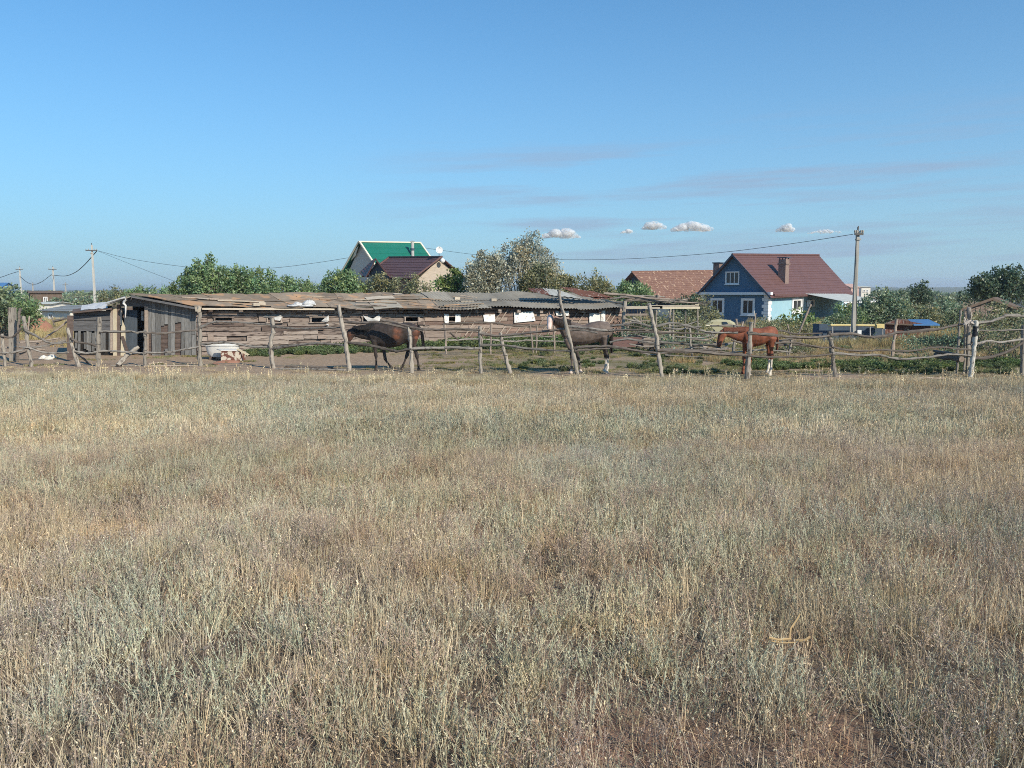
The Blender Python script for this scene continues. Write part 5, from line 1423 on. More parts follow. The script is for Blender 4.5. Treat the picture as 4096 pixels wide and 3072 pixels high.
# green roof
rL, rR = P(1437, 968, 76), P(1680, 972, 83.5)
dn_ = Vector((0.75, -0.66, -1.0)); up_ = Vector((-0.75, 0.66, -1.0))
gh, grf = gable_house('green_roof_house', 'tall house with a bright green roof edged in white', rL, rR, rL + dn_ * 3.4, rR + dn_ * 3.4, rL + up_ * 3.4, M_GREEN, M_SIDING, M_SIDING, M_CREAMT, 6, inset=0.3)
a_ = (rL.lerp(rR, 0.70) + dn_ * 1.4)
mb = MB(); mb.tube([a_ + Vector((0, 0, -0.4)), Vector((a_.x, a_.y, rL.z + 0.25))], 0.17, 10); ch = mb.build('chimney', M_PIPE, grf)
mb = MB(); mb.tube([Vector((a_.x, a_.y, rL.z - 0.55)), Vector((a_.x, a_.y, rL.z - 0.35))], 0.21, 10); mb.build('chimney_band', M_NAVY, ch)
mb = MB(); mb.tube([Vector((a_.x, a_.y, rL.z + 0.32)), Vector((a_.x, a_.y, rL.z + 0.40))], [0.27, 0.05], 10); mb.build('chimney_cowl', M_PIPE, ch)
mb = MB(); q = [P(1396, 1052, 77.5), P(1422, 1022, 76.5), P(1432, 985, 76.0), P(1405, 1020, 77.2)]; mb.hexa([p + Vector((0, .3, 0)) for p in q], q); mb.build('cream_gable_panel', M_CREAMT, gh)
# maroon roof with the beige brick gable towards the right
th = math.radians(35)
rg = Vector((math.cos(th), math.sin(th), 0)); bk = Vector((-math.sin(th), math.cos(th), 0))
A = P(1766, 1029, 66)
eNR, eFR_ = A - rg * 2.6 + Vector((0, 0, -1.75)), A + rg * 2.6 + Vector((0, 0, -1.75))
rL2 = A + bk * 9.4 + Vector((0, 0, 0.3))
mh, mrf = gable_house('maroon_roof_house', 'low brick house with a maroon roof before the green-roofed one', rL2, A, eNR + bk * 9.4 + Vector((0, 0, .3)), eNR, eFR_ + bk * 9.4 + Vector((0, 0, .3)), M_MAROON, M_MAROON, M_BEIGE, M_MAROON, 8, inset=0.35)
mwall = lambda r, o, h: A + rg * r + Vector((0, 0, h - A.z)) - bk * (o - 0.42)
window(None, mh, mwall, -0.15, 0.75, -0.35, 0.95, M_TRIM, 0, 0.1)
ball(A - bk * 0.15 + Vector((0, 0, -0.28)), 0.2, M_TRIM, 'gable_lamp', mh)
# cross gable at its left end
A2, B2, C2, D2 = P(1503, 1036, 68.0), P(1472, 1100, 68.3), P(1552, 1100, 67.5), P(1497, 1034, 74.0)
L2 = P(1436, 1092, 73.0)
mb = MB(); roof_slope(mb, B2 + Vector((-.2, 0, -.2)), L2, A2, D2, 7); mb.build('cross_roof', M_MAROON, mh)
mb = MB(); roof_slope(mb, C2 + Vector((.2, 0, -.2)), P(1560, 1098, 73.0), A2, D2, 7); mb.build('cross_roof', M_MAROON, mh)
mb = MB(); a_, b_, c_ = A2 + Vector((0, .5, -.12)), B2 + Vector((0, .5, 0)), C2 + Vector((0, .5, 0)); mb.add([a_, b_, c_, b_ - Vector((0, 0, 2.2)), c_ - Vector((0, 0, 2.2))] + [p + Vector((0, .2, 0)) for p in (a_, b_, c_)], [(0, 1, 2), (1, 3, 4, 2), (5, 7, 6)]); mb.build('cross_gable', M_NAVY, mh)
for p, q in ((A2, B2), (A2, C2)):
    mb = MB(); d = (q - p); mb.box((p + q) / 2 + Vector((0, -.05, 0)), d / 2, (0, .04, 0), (0, 0, .09)); mb.build('barge_board', M_MAROON, mh)
# satellite dish on the maroon roof
dish_c = P(1757, 1001, 66.5)
dish = empty('satellite_dish', dish_c - Vector((0, 0, .6)), 'round white satellite dish standing on the maroon roof ridge', 'dish')
dn = Vector((0.25, -0.9, 0.25)).normalized(); du = dn.cross(Vector((1, 0, 0))).normalized(); dr = dn.cross(du)
mb = MB(); rws = []
for i in range(5):
    r = 0.29 * i / 4
    row = [dish_c + (du * math.cos(k * math.pi / 8) + dr * math.sin(k * math.pi / 8)) * r + dn * (0.09 * (i / 4) ** 2) for k in range(16)]
    rws.append(row + [row[0]])
mb.grid(rws); mb.grid([[p - dn * 0.012 for p in r[::-1]] for r in rws]); mb.smooth = True; mb.build('reflector', M_TRIM, dish)
mb = MB(); mb.tube([dish_c + du * 0.27 + dn * .08, dish_c + dn * 0.33, dish_c + dn * 0.36], [.012, .012, .04], 6); mb.build('feed_arm', M_NAVY, dish)
mb = MB(); mb.tube([dish_c - dn * 0.03, dish_c - dn * .1 + Vector((0, 0, -.25)), dish_c - dn * .1 + Vector((0, 0, -.62))], .025, 6); mb.build('mast', M_NAVY, dish)
# rust-spotted roof left of the blue house
rL3, rR3 = P(2527, 1088, 78), P(2890, 1083, 86)
dn3 = Vector((0.66, -0.75, -0.86)); up3 = Vector((-0.66, 0.75, -0.86))
rh, _ = gable_house('rusty_roof_house', 'low house with a rust-coloured blotched roof left of the blue house', rL3, rR3, rL3 + dn3 * 3.3, rR3 + dn3 * 3.3, rL3 + up3 * 3.0, M_RUSTY, M_NAVY, M_NAVY, None, 16, inset=0.5)
mb = MB(); mb.tube([rL3 + Vector((0, 0, .03)), rR3 + Vector((0, 0, .03))], .08, 6); mb.build('ridge_cap', M_RUSTY, rh)

# --- small and far buildings
def shed(name, label, corners, eave, ridge_h, m_wall, m_roof, cat='building', windows=(), over=0.25, parts=True):
    """box building: corners (near-left, near-right) on the ground, depth; simple pitched roof with ridge along the front"""
    a, b_, depth = corners
    a, b_ = Vector(a), Vector(b_)
    r_ = (b_ - a).normalized(); bk_ = Vector((-r_.y, r_.x, 0)); L = (b_ - a).length
    Fr = Frame(a, r_, bk_)
    o = empty(name, Fr(L / 2, depth / 2, 0), label, cat)
    mb = MB(); Fr.box(mb, 0, L, 0, depth, -0.3, eave); mb.build('wall', m_wall, o)
    mb = MB(); roof_slope(mb, Fr(-over, -over, eave + .01), Fr(L + over, -over, eave + .01), Fr(-over, depth / 2, ridge_h), Fr(L + over, depth / 2, ridge_h), 4)
    roof_slope(mb, Fr(-over, depth + over, eave + .01), Fr(L + over, depth + over, eave + .01), Fr(-over, depth / 2, ridge_h), Fr(L + over, depth / 2, ridge_h), 4)
    mb.add([Fr(0, 0, eave), Fr(0, depth, eave), Fr(0, depth / 2, ridge_h - .05), Fr(L, 0, eave), Fr(L, depth, eave), Fr(L, depth / 2, ridge_h - .05)], [(0, 2, 1), (3, 4, 5)])
    mb.build('roof', m_roof, o)
    for x0, x1, h0, h1 in windows:
        window(None, o, lambda r, q, h: Fr(r, -q, h), x0, x1, h0, h1, M_TRIM, 1, 0.08)
    return o
def gpt(px, Y): return Vector((PX(px, Y), Y, GZ))
M_BLUER = mat('sky_blue_roof', (0.08, 0.21, 0.42), (0.07, 0.17, 0.35), 1.0, rough=0.5, vary=0.0, bump=0.05)
M_BROWNW = mat('brown_shed_wall', (0.17, 0.125, 0.095), (0.11, 0.08, 0.062), 2.0, (3, 3, .5), 0.9, 0.2, 0.1)
M_PLASTER = mat('whitewashed_wall', (0.72, 0.69, 0.62), (0.58, 0.55, 0.49), 1.5, rough=0.9, vary=0.05)
M_PINK = mat('pink_plaster', (0.60, 0.40, 0.34), (0.52, 0.34, 0.29), 1.0, rough=0.9, vary=0.0)
def lift(px, py, Y): return P(px, py, Y).z - GZ
shed('blue_roof_building', 'large building with a bright blue roof at the far left edge', (gpt(-160, 150), gpt(22, 150), 4), lift(0, 1150, 150), lift(0, 1130, 150), M_BLUER, M_BLUER)
shed('brown_barn', 'dark brown barn behind two utility poles at the left', (gpt(136, 110), gpt(262, 112), 9), lift(0, 1172, 110), lift(0, 1163, 110), M_BROWNW, M_BROWNW, windows=((1.5, 2.0, 1.0, 1.9),))
shed('white_cottage', 'small white cottage with a grey roof left of the stable', (gpt(178, 70), gpt(290, 68), 5), lift(0, 1243, 70), lift(0, 1222, 70), M_PLASTER, M_TIN, windows=((1.0, 1.6, 0.25, 0.75),))
shed('white_outbuilding', 'low whitewashed outbuilding below the dark brown barn', (gpt(158, 86), gpt(210, 86), 4), lift(0, 1216, 86), lift(0, 1208, 86), M_PLASTER, M_ZINC)
shed('pink_apartment_block', 'pinkish building peeping out right behind the blue house', (gpt(3393, 190), gpt(3424, 190), 9), lift(0, 1150, 190), lift(0, 1134, 190), M_PINK, M_PINK, windows=((0.5, 1.1, 3.0, 3.6),))
shed('white_apartment_block', 'pale multi-window building right behind the concrete pole', (gpt(3434, 200), gpt(3470, 200), 9), lift(0, 1148, 200), lift(0, 1143, 200), M_PLASTER, M_ZINC, windows=((0.4, 0.9, 2.6, 3.2), (1.2, 1.7, 2.6, 3.2)))
shed('white_house', 'white house with a dark roof behind the trees at the right edge', (gpt(3985, 62), gpt(4160, 60), 7), lift(0, 1180, 62), lift(0, 1146, 62), M_PLASTER, M_BROWNW)
# grey shed whose sloping roof edge runs up behind the white gate post
sh = empty('slanted_roof_shed', gpt(3960, 36), 'weathered shed with a slanting dark roof edge at the right', 'shed')
q = [P(3845, 1235, 36), P(3970, 1190, 36), P(3990, 1188, 40), P(3870, 1232, 40)]
mb = MB(); mb.hexa([p - Vector((0, 0, .12)) for p in q], q); mb.build('roof', M_BROWNW, sh)
q2 = [P(3970, 1190, 36), P(4120, 1250, 36), P(4130, 1245, 40), P(3990, 1188, 40)]
mb = MB(); mb.hexa([p - Vector((0, 0, .12)) for p in q2], q2); mb.build('roof_right_slope', M_BROWNW, sh)
for k in range(12):
    x0 = 3862 + k * 20; x1 = x0 + 18
    top = np.interp((x0 + x1) / 2, [3845, 3970, 4120], [1243, 1198, 1256])
    q = [P(x0, 1395, 36.2), P(x1, 1395, 36.2), P(x1, top, 36.2), P(x0, top, 36.2)]
    mb = MB(); mb.hexa([p + Vector((0, .05, 0)) for p in q], q); mb.build('wall_board', M_TIE[1], sh)
mb = MB(); q = [P(3866, 1395, 36.35), P(4118, 1395, 36.35), P(4118, 1264, 36.35), P(3970, 1206, 36.35), P(3866, 1246, 36.35)]; n_ = 5; mb.add(q + [p + Vector((1.75, 3.0, 0)) for p in q], [(0, 1, 2, 3, 4), (9, 8, 7, 6, 5)] + [((i + 1) % 5, i, i + 5, (i + 1) % 5 + 5) for i in range(5)]); mb.build('inner_wall', M_TIE[2], sh)
# brown sheet shed with the blue cover
sb = empty('brown_sheet_shed', gpt(3650, 44), 'low brown metal shed with a bright blue cover on top', 'shed')
for k in range(13):
    x0 = 3540 + k * 14
    q = [P(x0, 1375, 44), P(x0 + 13, 1375, 44), P(x0 + 13, np.interp(x0 + 13, [3540, 3600, 3720], [1294, 1278, 1300]), 44), P(x0, np.interp(x0, [3540, 3600, 3720], [1294, 1278, 1300]), 44)]
    mb = MB(); mb.hexa([p + Vector((0, .06, 0)) for p in q], q); mb.build('sheet_panel', M_RUSTR, sb)
mb = MB(); q = [P(3655, 1298, 43.6), P(3760, 1298, 43.6), P(3715, 1277, 47), P(3630, 1277, 47)]; mb.hexa([p - Vector((0, 0, .06)) for p in q], q); mb.build('blue_cover', M_BLUER, sb)
mb = MB(); q = [P(3540, 1293, 43.7), P(3655, 1299, 43.7), P(3630, 1276, 47.2), P(3590, 1274, 47.2)]; mb.hexa([p - Vector((0, 0, .05)) for p in q], q); mb.build('shed_roof', M_BROWNW, sb)
# dark board fence with the yellow gas pipe above it
df = empty('dark_board_fence', gpt(3390, 41), 'dark navy board fence behind the concrete pole', 'fence')
for k in range(19):
    x0 = 3252 + k * 15.2
    q = [P(x0, 1382, 41), P(x0 + 15.1, 1382, 41), P(x0 + 15.1, 1296 + random.uniform(-1.5, 1.5), 41), P(x0, 1296 + random.uniform(-1.5, 1.5), 41)]
    mb = MB(); mb.hexa([p + Vector((0, .04, 0)) for p in q], q); mb.build('fence_board', M_NAVY, df)
M_YEL = mat('yellow_pipe_paint', (0.66, 0.54, 0.26), (0.56, 0.45, 0.20), 3.0, rough=0.5, vary=0.0)
gp = empty('yellow_gas_pipe', gpt(3430, 40.6), 'yellow gas pipe with a square box running along the dark fence', 'pipe')
mb = MB(); mb.tube([P(3312, 1301, 40.6), P(3420, 1301, 40.6), P(3505, 1302, 40.6)], .055, 8); mb.build('pipe', M_YEL, gp)
mb = MB(); q = [P(3505, 1314, 40.5), P(3538, 1314, 40.5), P(3538, 1296, 40.5), P(3505, 1296, 40.5)]; mb.hexa([p + Vector((0, .25, 0)) for p in q], q); bx_ = mb.build('meter_box', M_YEL, gp)
mb = MB(); q = [P(3508, 1312, 40.47), P(3535, 1312, 40.47), P(3535, 1298, 40.47), P(3508, 1298, 40.47)]; mb.hexa([p + Vector((0, .03, 0)) for p in q], q); mb.build('box_door', M_YEL, bx_)
for x_ in (3330, 3400, 3480, 3530):
    mb = MB(); mb.tube([P(x_, 1302, 40.62), Vector((PX(x_, 40.62), 40.62, GZ - .1))], .03, 6); mb.build('pipe_leg', M_PIPE, gp)
# pale yellow covered car body half hidden in the weeds
cr = empty('pale_yellow_van', gpt(2890, 44), 'rounded pale yellow van body half hidden in weeds before the blue house', 'vehicle')
M_VAN = mat('faded_yellow_paint', (0.40, 0.37, 0.24), (0.32, 0.30, 0.19), 2.0, rough=0.5, vary=0.0, spec=0.4)
prof = [(2815, 1370), (2815, 1310), (2830, 1292), (2845, 1281), (2870, 1277), (2920, 1280), (2938, 1290), (2950, 1318), (2962, 1325), (2965, 1370)]
rws = [[P(a, b_, 43.4 + dy) + Vector((0, 0, dz)) for a, b_ in prof] for dy, dz in ((0.0, -.12), (0.12, 0), (1.5, 0), (1.62, -.12))]
mb = MB(); mb.grid(rws); mb.add(rws[0], [tuple(range(len(prof)))]); mb.add(rws[3], [tuple(range(len(prof) - 1, -1, -1))]); mb.build('body', M_VAN, cr)
mb = MB(); q = [P(2893, 1297, 43.33), P(2914, 1297, 43.33), P(2906, 1287, 43.36), P(2889, 1287, 43.36)]; mb.hexa([p + Vector((0, .05, 0)) for p in q], q); mb.build('window', M_GLASS, cr)
mb = MB(); q = [P(2820, 1304, 43.36), P(2945, 1304, 43.36), P(2945, 1299, 43.36), P(2820, 1299, 43.36)]; mb.hexa([p + Vector((0, .05, 0)) for p in q], q); mb.build('trim_strip', M_CREAMT, cr)
for x_ in (2840, 2935):
    c = P(x_, 1362, 43.35); c.z = GZ + .3
    mb = MB(); mb.tube([c + Vector((0, -.05, 0)), c + Vector((0, .18, 0))], .3, 14); w_ = mb.build('wheel', M_BLACK, cr)
    mb = MB(); mb.tube([c + Vector((0, -.06, 0)), c + Vector((0, -.055, 0))], .16, 12); mb.build('hub', M_PIPE, w_)
# ------------------------------------------------------------------ trees and bushes
lm, n, l, b = mat_new('leaves')
at = n.new('ShaderNodeAttribute'); at.attribute_name = 'leaf_col'; at.attribute_type = 'GEOMETRY'
d = n.new('ShaderNodeBsdfDiffuse'); t = n.new('ShaderNodeBsdfTranslucent'); gl = n.new('ShaderNodeBsdfGlossy'); ms = n.new('ShaderNodeMixShader'); ms2 = n.new('ShaderNodeMixShader')
l.new(at.outputs['Color'], d.inputs['Color']); l.new(at.outputs['Color'], t.inputs['Color']); gl.inputs['Roughness'].default_value = 0.45; gl.inputs['Color'].default_value = (0.5, 0.5, 0.5, 1)
ms.inputs[0].default_value = 0.42; ms2.inputs[0].default_value = 0.06
l.new(d.outputs[0], ms.inputs[1]); l.new(t.outputs[0], ms.inputs[2]); l.new(ms.outputs[0], ms2.inputs[1]); l.new(gl.outputs[0], ms2.inputs[2])
n.remove(b); l.new(ms2.outputs[0], n.get('Material Output').inputs['Surface'])
M_LEAF = lm
M_BARK = mat('grey_bark', (0.20, 0.17, 0.14), (0.11, 0.09, 0.075), 6.0, (3, 3, 1), 0.9, 0.5, 0.15)
M_BARKP = mat('pale_bark', (0.42, 0.39, 0.34), (0.26, 0.235, 0.20), 6.0, (3, 3, 1), 0.9, 0.4, 0.15)

def leaf_mesh(name, pts, size, pal, dirs, parent, wr=0.3, jit=0.3, mul=None):
    """one mesh of leaf-shaped quads (numpy)"""
    N = len(pts)
    a = RNG.normal(size=(N, 3)); a /= np.linalg.norm(a, axis=1)[:, None]
    if dirs is not None: a = dirs + a * 0.8; a /= np.linalg.norm(a, axis=1)[:, None]
    r = RNG.normal(size=(N, 3)); s_ = np.cross(a, r); s_ /= np.linalg.norm(s_, axis=1)[:, None] + 1e-9
    L = size * RNG.uniform(0.6, 1.35, N)[:, None]
    q = np.stack([pts, pts + a * L * 0.5 + s_ * L * wr, pts + a * L, pts + a * L * 0.5 - s_ * L * wr], 1).reshape(-1, 3)
    org = np.array([q[:, 0].mean(), q[:, 1].mean(), q[:, 2].min()])
    me = bpy.data.meshes.new(name)
    me.vertices.add(4 * N); me.vertices.foreach_set('co', (q - org).astype(np.float32).ravel())
    me.loops.add(4 * N); me.loops.foreach_set('vertex_index', np.arange(4 * N, dtype=np.int32))
    me.polygons.add(N); me.polygons.foreach_set('loop_start', np.arange(0, 4 * N, 4, dtype=np.int32))
    me.update(calc_edges=True)
    pal = np.array(pal)
    c = pal[RNG.integers(0, len(pal), N)] * RNG.uniform(1 - jit, 1 + jit, N)[:, None]
    if mul is not None: c = c * np.array(mul)
    c = np.repeat(np.concatenate([c, np.ones((N, 1))], 1), 4, 0)
    ca = me.color_attributes.new('leaf_col', 'FLOAT_COLOR', 'POINT'); ca.data.foreach_set('color', c.astype(np.float32).ravel())
    me.materials.append(M_LEAF)
    o = bpy.data.objects.new(name, me); COL.objects.link(o)
    o.parent = parent; o.location = Vector(org) - WLOC[parent.name]; WLOC[o.name] = Vector(org)
    return o

P_ELM = [(0.1972, 0.3037, 0.1271), (0.2484, 0.3653, 0.1569), (0.1469, 0.2383, 0.1107), (0.3106, 0.4063, 0.2042)]
P_BLU = [(0.1864, 0.2667, 0.1463), (0.2475, 0.3378, 0.1975), (0.1382, 0.2084, 0.1182), (0.3302, 0.4005, 0.26)]
P_GRY = [(0.3664, 0.386, 0.288), (0.4493, 0.4687, 0.3612), (0.2849, 0.3142, 0.226), (0.5428, 0.5526, 0.4348)]
P_LIM = [(0.1804, 0.2697, 0.0762), (0.227, 0.3162, 0.098), (0.1334, 0.2129, 0.0591), (0.2729, 0.3423, 0.129)]
P_DRK = [(0.0903, 0.146, 0.0835), (0.1167, 0.1793, 0.0998), (0.069, 0.113, 0.0655), (0.167, 0.2262, 0.1332)]
P_OLV = [(0.2344, 0.257, 0.1314), (0.2966, 0.3117, 0.1679), (0.1812, 0.2116, 0.1024), (0.377, 0.377, 0.2255)]

def plant(name, label, cat, outline, base_py, Y, pal, leaf=0.13, dens=1.0, depth=None, style='shoots', trunk=M_BARK, group=None, droop=0.0, sparse=0.0, ground=True):
    """outline: photo columns and top rows of the crown, left to right; base_py: lowest leafy row; grows from the ground at distance Y"""
    xs = [q[0] for q in outline]; ys = [q[1] for q in outline]
    x0, x1 = PX(xs[0], Y), PX(xs[-1], Y)
    w_ = x1 - x0; depth = depth or max(0.8, w_ * 0.55)
    cx = (x0 + x1) / 2
    gz_ = g(cx, Y)
    ztop = max(P(a, b_, Y).z for a, b_ in outline); zbase = P(xs[0], base_py, Y).z
    o = empty(name, (cx, Y, gz_), label, cat, group)
    area = sum((xs[i + 1] - xs[i]) * (base_py - (ys[i] + ys[i + 1]) / 2) for i in range(len(xs) - 1)) * (Y / F) ** 2
    def top_at(x):
        return float(np.interp(x, [PX(a, Y) for a in xs], [P(a, b_, Y).z for a, b_ in outline]))
    nsh = max(14, int(area * 11 * dens)); 
    wood = MB(); lp, ld, lk = [], [], []
    for i in range(nsh):
        x = random.uniform(x0, x1); yy = Y + random.uniform(-0.5, 0.5) * depth
        e = 1 - abs(2 * (x - cx) / w_) ** 2
        tz = zbase + (top_at(x) - zbase) * (random.uniform(0.25, 1.0) ** 0.6) * (1 - 0.35 * (abs(yy - Y) / depth * 2) ** 2)
        bx = cx + (x - cx) * random.uniform(0.15, 0.75)
        b0 = Vector((bx, Y + (yy - Y) * 0.4, gz_ - 0.05 if style == 'shoots' else zbase - 0.2 * (ztop - zbase)))
        t0 = Vector((x, yy, tz))
        m0 = b0.lerp(t0, 0.55) + Vector((random.gauss(0, .06), random.gauss(0, .06), 0.08)) * (t0 - b0).length
        path = smooth_path([b0, m0, t0] if not droop else [b0, m0, t0, t0 + Vector((random.gauss(0, .4), random.gauss(0, .3), -droop * random.random()))], 4)
        r_ = 0.012 + 0.006 * (t0 - b0).length
        if i % 4 == 0: wood.tube(path, [r_ * (1.15 - k / len(path)) for k in range(len(path))], 4, cap=False)
        nl = int(52 * dens * (1 - sparse) * (0.13 / leaf) ** 1.2 * max(0.6, (t0 - b0).length / 1.6))
        tone = random.uniform(0.7, 1.3); hue_ = random.gauss(0, .09); tv = (tone * (1 + hue_ + .05), tone, tone * (1 - hue_))
        for k in range(nl):
            f_ = 0.28 + 0.72 * random.random() ** 0.8
            q = path[min(int(f_ * (len(path) - 1)), len(path) - 2)].lerp(path[min(int(f_ * (len(path) - 1)) + 1, len(path) - 1)], random.random())
            if q.z < zbase - 0.1: continue
            sp = 0.09 + 0.26 * (1 - f_)
            lp.append((q.x + random.gauss(0, sp), q.y + random.gauss(0, sp), q.z + random.gauss(0, sp * 0.8)))
            lk.append(tv)
            ld.append((random.gauss(0, .5), random.gauss(0, .5), 0.5 - 1.2 * bool(droop)))
    if style != 'shoots':
        t_ = (ztop - gz_)
        pth = smooth_path([Vector((cx, Y, gz_ - .1)), Vector((cx + random.uniform(-.1, .1), Y, gz_ + t_ * 0.3)), Vector((cx + random.uniform(-.2, .2), Y, gz_ + t_ * 0.75))], 5)
        wood.tube(pth, [0.05 * t_ * (1 - 0.8 * k / len(pth)) * 0.6 for k in range(len(pth))], 8, jit=0.2)
    leaf_mesh('crown', np.array(lp), leaf, pal, np.array(ld), o, mul=lk)
    wood.build('trunk', trunk, o)
    return o

GB = 'bushes and trees behind the stable'
plant('elm_bush', 'low bluish-green bush filling the far left edge', 'bush', [(-90, 1150), (-20, 1140), (30, 1132), (70, 1136), (100, 1150), (125, 1185)], 1300, 46, P_BLU, 0.16, 1.3, depth=3)
plant('young_tree', 'young sparse tree standing just left of the stable roof', 'tree', [(395, 1175), (430, 1150), (455, 1138), (475, 1118), (492, 1160), (508, 1180)], 1215, 58, P_OLV, 0.16, 1.0, sparse=0.25, group=GB)
plant('low_bush', 'low bush peeping over the left end of the stable roof', 'bush', [(520, 1165), (560, 1140), (600, 1146), (640, 1138), (690, 1140), (715, 1160)], 1195, 52, P_ELM, 0.13, 1.1, group=GB)
plant('elm_tree', 'tall elm with upright shoots over the left part of the stable', 'tree', [(705, 1140), (745, 1090), (785, 1055), (830, 1022), (860, 1018), (890, 1050), (915, 1085)], 1190, 48, P_ELM, 0.15, 1.25, group=GB)
plant('elm_tree', 'broad elm right of the tallest elm behind the stable', 'tree', [(890, 1080), (930, 1045), (965, 1043), (1000, 1065), (1050, 1062), (1085, 1068), (1110, 1110)], 1190, 49, P_ELM, 0.15, 1.25, group=GB)
plant('elm_bush', 'low elm bushes between the broad elm and the houses', 'bush', [(1085, 1120), (1120, 1100), (1170, 1098), (1215, 1112), (1260, 1108), (1275, 1140)], 1185, 50, P_ELM, 0.14, 1.2, group=GB)
plant('dark_bush', 'small dark bush in the gap left of the green-roofed house', 'bush', [(1248, 1150), (1290, 1125), (1330, 1135), (1345, 1160)], 1185, 54, P_DRK, 0.15, 1.0, group=GB)
plant('elm_tree', 'rounded tree in front of the green-roofed gable', 'tree', [(1300, 1120), (1335, 1070), (1370, 1050), (1400, 1058), (1430, 1080), (1455, 1125)], 1185, 47, P_ELM, 0.15, 1.3, group=GB)
plant('hop_vine', 'light green vine below the small maroon cross gable', 'bush', [(1450, 1130), (1480, 1092), (1520, 1088), (1560, 1095), (1575, 1130)], 1185, 47.5, P_OLV, 0.13, 1.2, group=GB)
plant('hop_vine', 'yellowish vine climbing before the dark brown house wall', 'bush', [(1565, 1125), (1595, 1080), (1625, 1100), (1660, 1075), (1690, 1095), (1705, 1135)], 1185, 47, P_OLV, 0.12, 0.75, sparse=0.2, group=GB)
plant('tall_weed', 'thin tall shoots rising before the maroon roof', 'bush', [(1640, 1120), (1658, 1060), (1668, 1030), (1680, 1090), (1720, 1110), (1740, 1130)], 1185, 46.5, P_OLV, 0.11, 0.6, sparse=0.2, group=GB)
plant('lime_bush', 'bright lime green bush right of the beige brick gable', 'bush', [(1752, 1110), (1775, 1078), (1805, 1072), (1835, 1080), (1858, 1105)], 1185, 47, P_LIM, 0.15, 1.6, group=GB)
plant('oleaster', 'grey-green dense oleaster left of the tall willow', 'tree', [(1865, 1085), (1885, 1025), (1915, 1000), (1945, 1005), (1975, 1010), (2005, 1030)], 1185, 46, P_GRY, 0.13, 1.25, trunk=M_BARKP, group=GB)
plant('willow', 'tallest grey-green willow with drooping twigs behind the stable', 'tree', [(1985, 1020), (2020, 960), (2060, 945), (2100, 925), (2140, 912), (2175, 945), (2205, 1000), (2225, 1050)], 1185, 46.5, P_GRY, 0.12, 1.0, style='tree', trunk=M_BARKP, droop=0.8, group=GB, sparse=0.2)
plant('willow_bush', 'olive bush at the foot of the tall willow', 'bush', [(2085, 1090), (2130, 1050), (2180, 1040), (2220, 1060), (2240, 1110)], 1185, 45.5, P_OLV, 0.13, 1.1, group=GB)
plant('feathery_bush', 'light feathery bush right of the willow above the rusty sheets', 'bush', [(2215, 1110), (2260, 1060), (2300, 1085), (2345, 1075), (2390, 1080), (2420, 1110), (2445, 1150)], 1190, 47, P_OLV, 0.13, 1.15, group=GB)
plant('elm_tree', 'small green elm before the rust-blotched roof', 'tree', [(2462, 1150), (2490, 1098), (2520, 1115), (2560, 1120), (2600, 1150), (2618, 1180)], 1205, 55, P_ELM, 0.15, 1.3)
plant('dark_bush', 'dark bush below the rust-blotched roof', 'bush', [(2690, 1195), (2730, 1178), (2775, 1172), (2800, 1190)], 1260, 57, P_DRK, 0.15, 1.2)
plant('lilac_bush', 'bush covering the lower left window of the blue house', 'bush', [(2755, 1240), (2785, 1200), (2815, 1172), (2845, 1195), (2868, 1215), (2885, 1260)], 1320, 50, P_OLV, 0.13, 1.1, sparse=0.1)
plant('weed_bush', 'broad olive thicket behind the pole shelter', 'bush', [(2490, 1245), (2560, 1235), (2640, 1240), (2720, 1235), (2800, 1250), (2850, 1290)], 1390, 40, P_OLV, 0.12, 1.1, depth=2.5)
plant('weed_bush', 'dark tangled thicket behind the inner corral', 'bush', [(2640, 1320), (2700, 1312), (2780, 1318), (2860, 1330)], 1420, 33.5, P_BLU, 0.09, 0.9, depth=1.5)
plant('weed_bush', 'green weeds at the foot of the blue house corner', 'bush', [(3000, 1290), (3040, 1262), (3080, 1270), (3130, 1265), (3180, 1280), (3250, 1290), (3290, 1325)], 1370, 45, P_OLV, 0.11, 1.1, depth=2)
plant('corn_clump', 'bright green broad-leaved plants under the shuttered window', 'bush', [(3120, 1270), (3145, 1245), (3180, 1236), (3215, 1245), (3250, 1250), (3270, 1285)], 1320, 50, P_LIM, 0.22, 0.9)
plant('lilac_bush', 'dark green bush left of the concrete pole', 'bush', [(3305, 1270), (3335, 1215), (3370, 1190), (3400, 1198), (3435, 1215), (3450, 1270)], 1300, 47, P_ELM, 0.13, 1.2)
plant('lilac_bush', 'big bush right of the concrete pole', 'bush', [(3430, 1200), (3470, 1160), (3510, 1140), (3560, 1145), (3600, 1160), (3630, 1200)], 1300, 48, P_BLU, 0.15, 1.2)
plant('dark_tree', 'dark round tree standing out before the hazy horizon', 'tree', [(3595, 1180), (3630, 1135), (3665, 1118), (3700, 1125), (3718, 1165)], 1235, 62, P_DRK, 0.17, 1.1, style='tree')
plant('vine_thicket', 'low thicket above the blue-covered shed', 'bush', [(3620, 1240), (3680, 1215), (3740, 1205), (3800, 1195), (3850, 1215), (3870, 1240)], 1300, 50, P_BLU, 0.15, 1.1)
plant('small_dark_tree', 'small dark tree left of the big oak at the right', 'tree', [(3815, 1185), (3840, 1155), (3880, 1150), (3905, 1175)], 1220, 60, P_DRK, 0.18, 1.0, style='tree')
plant('oak_tree', 'big dark oak in front of the white house at the right', 'tree', [(3868, 1150), (3885, 1095), (3925, 1088), (3960, 1062), (4000, 1055), (4050, 1060), (4085, 1080), (4100, 1120)], 1215, 52, P_DRK, 0.17, 1.3, style='tree')
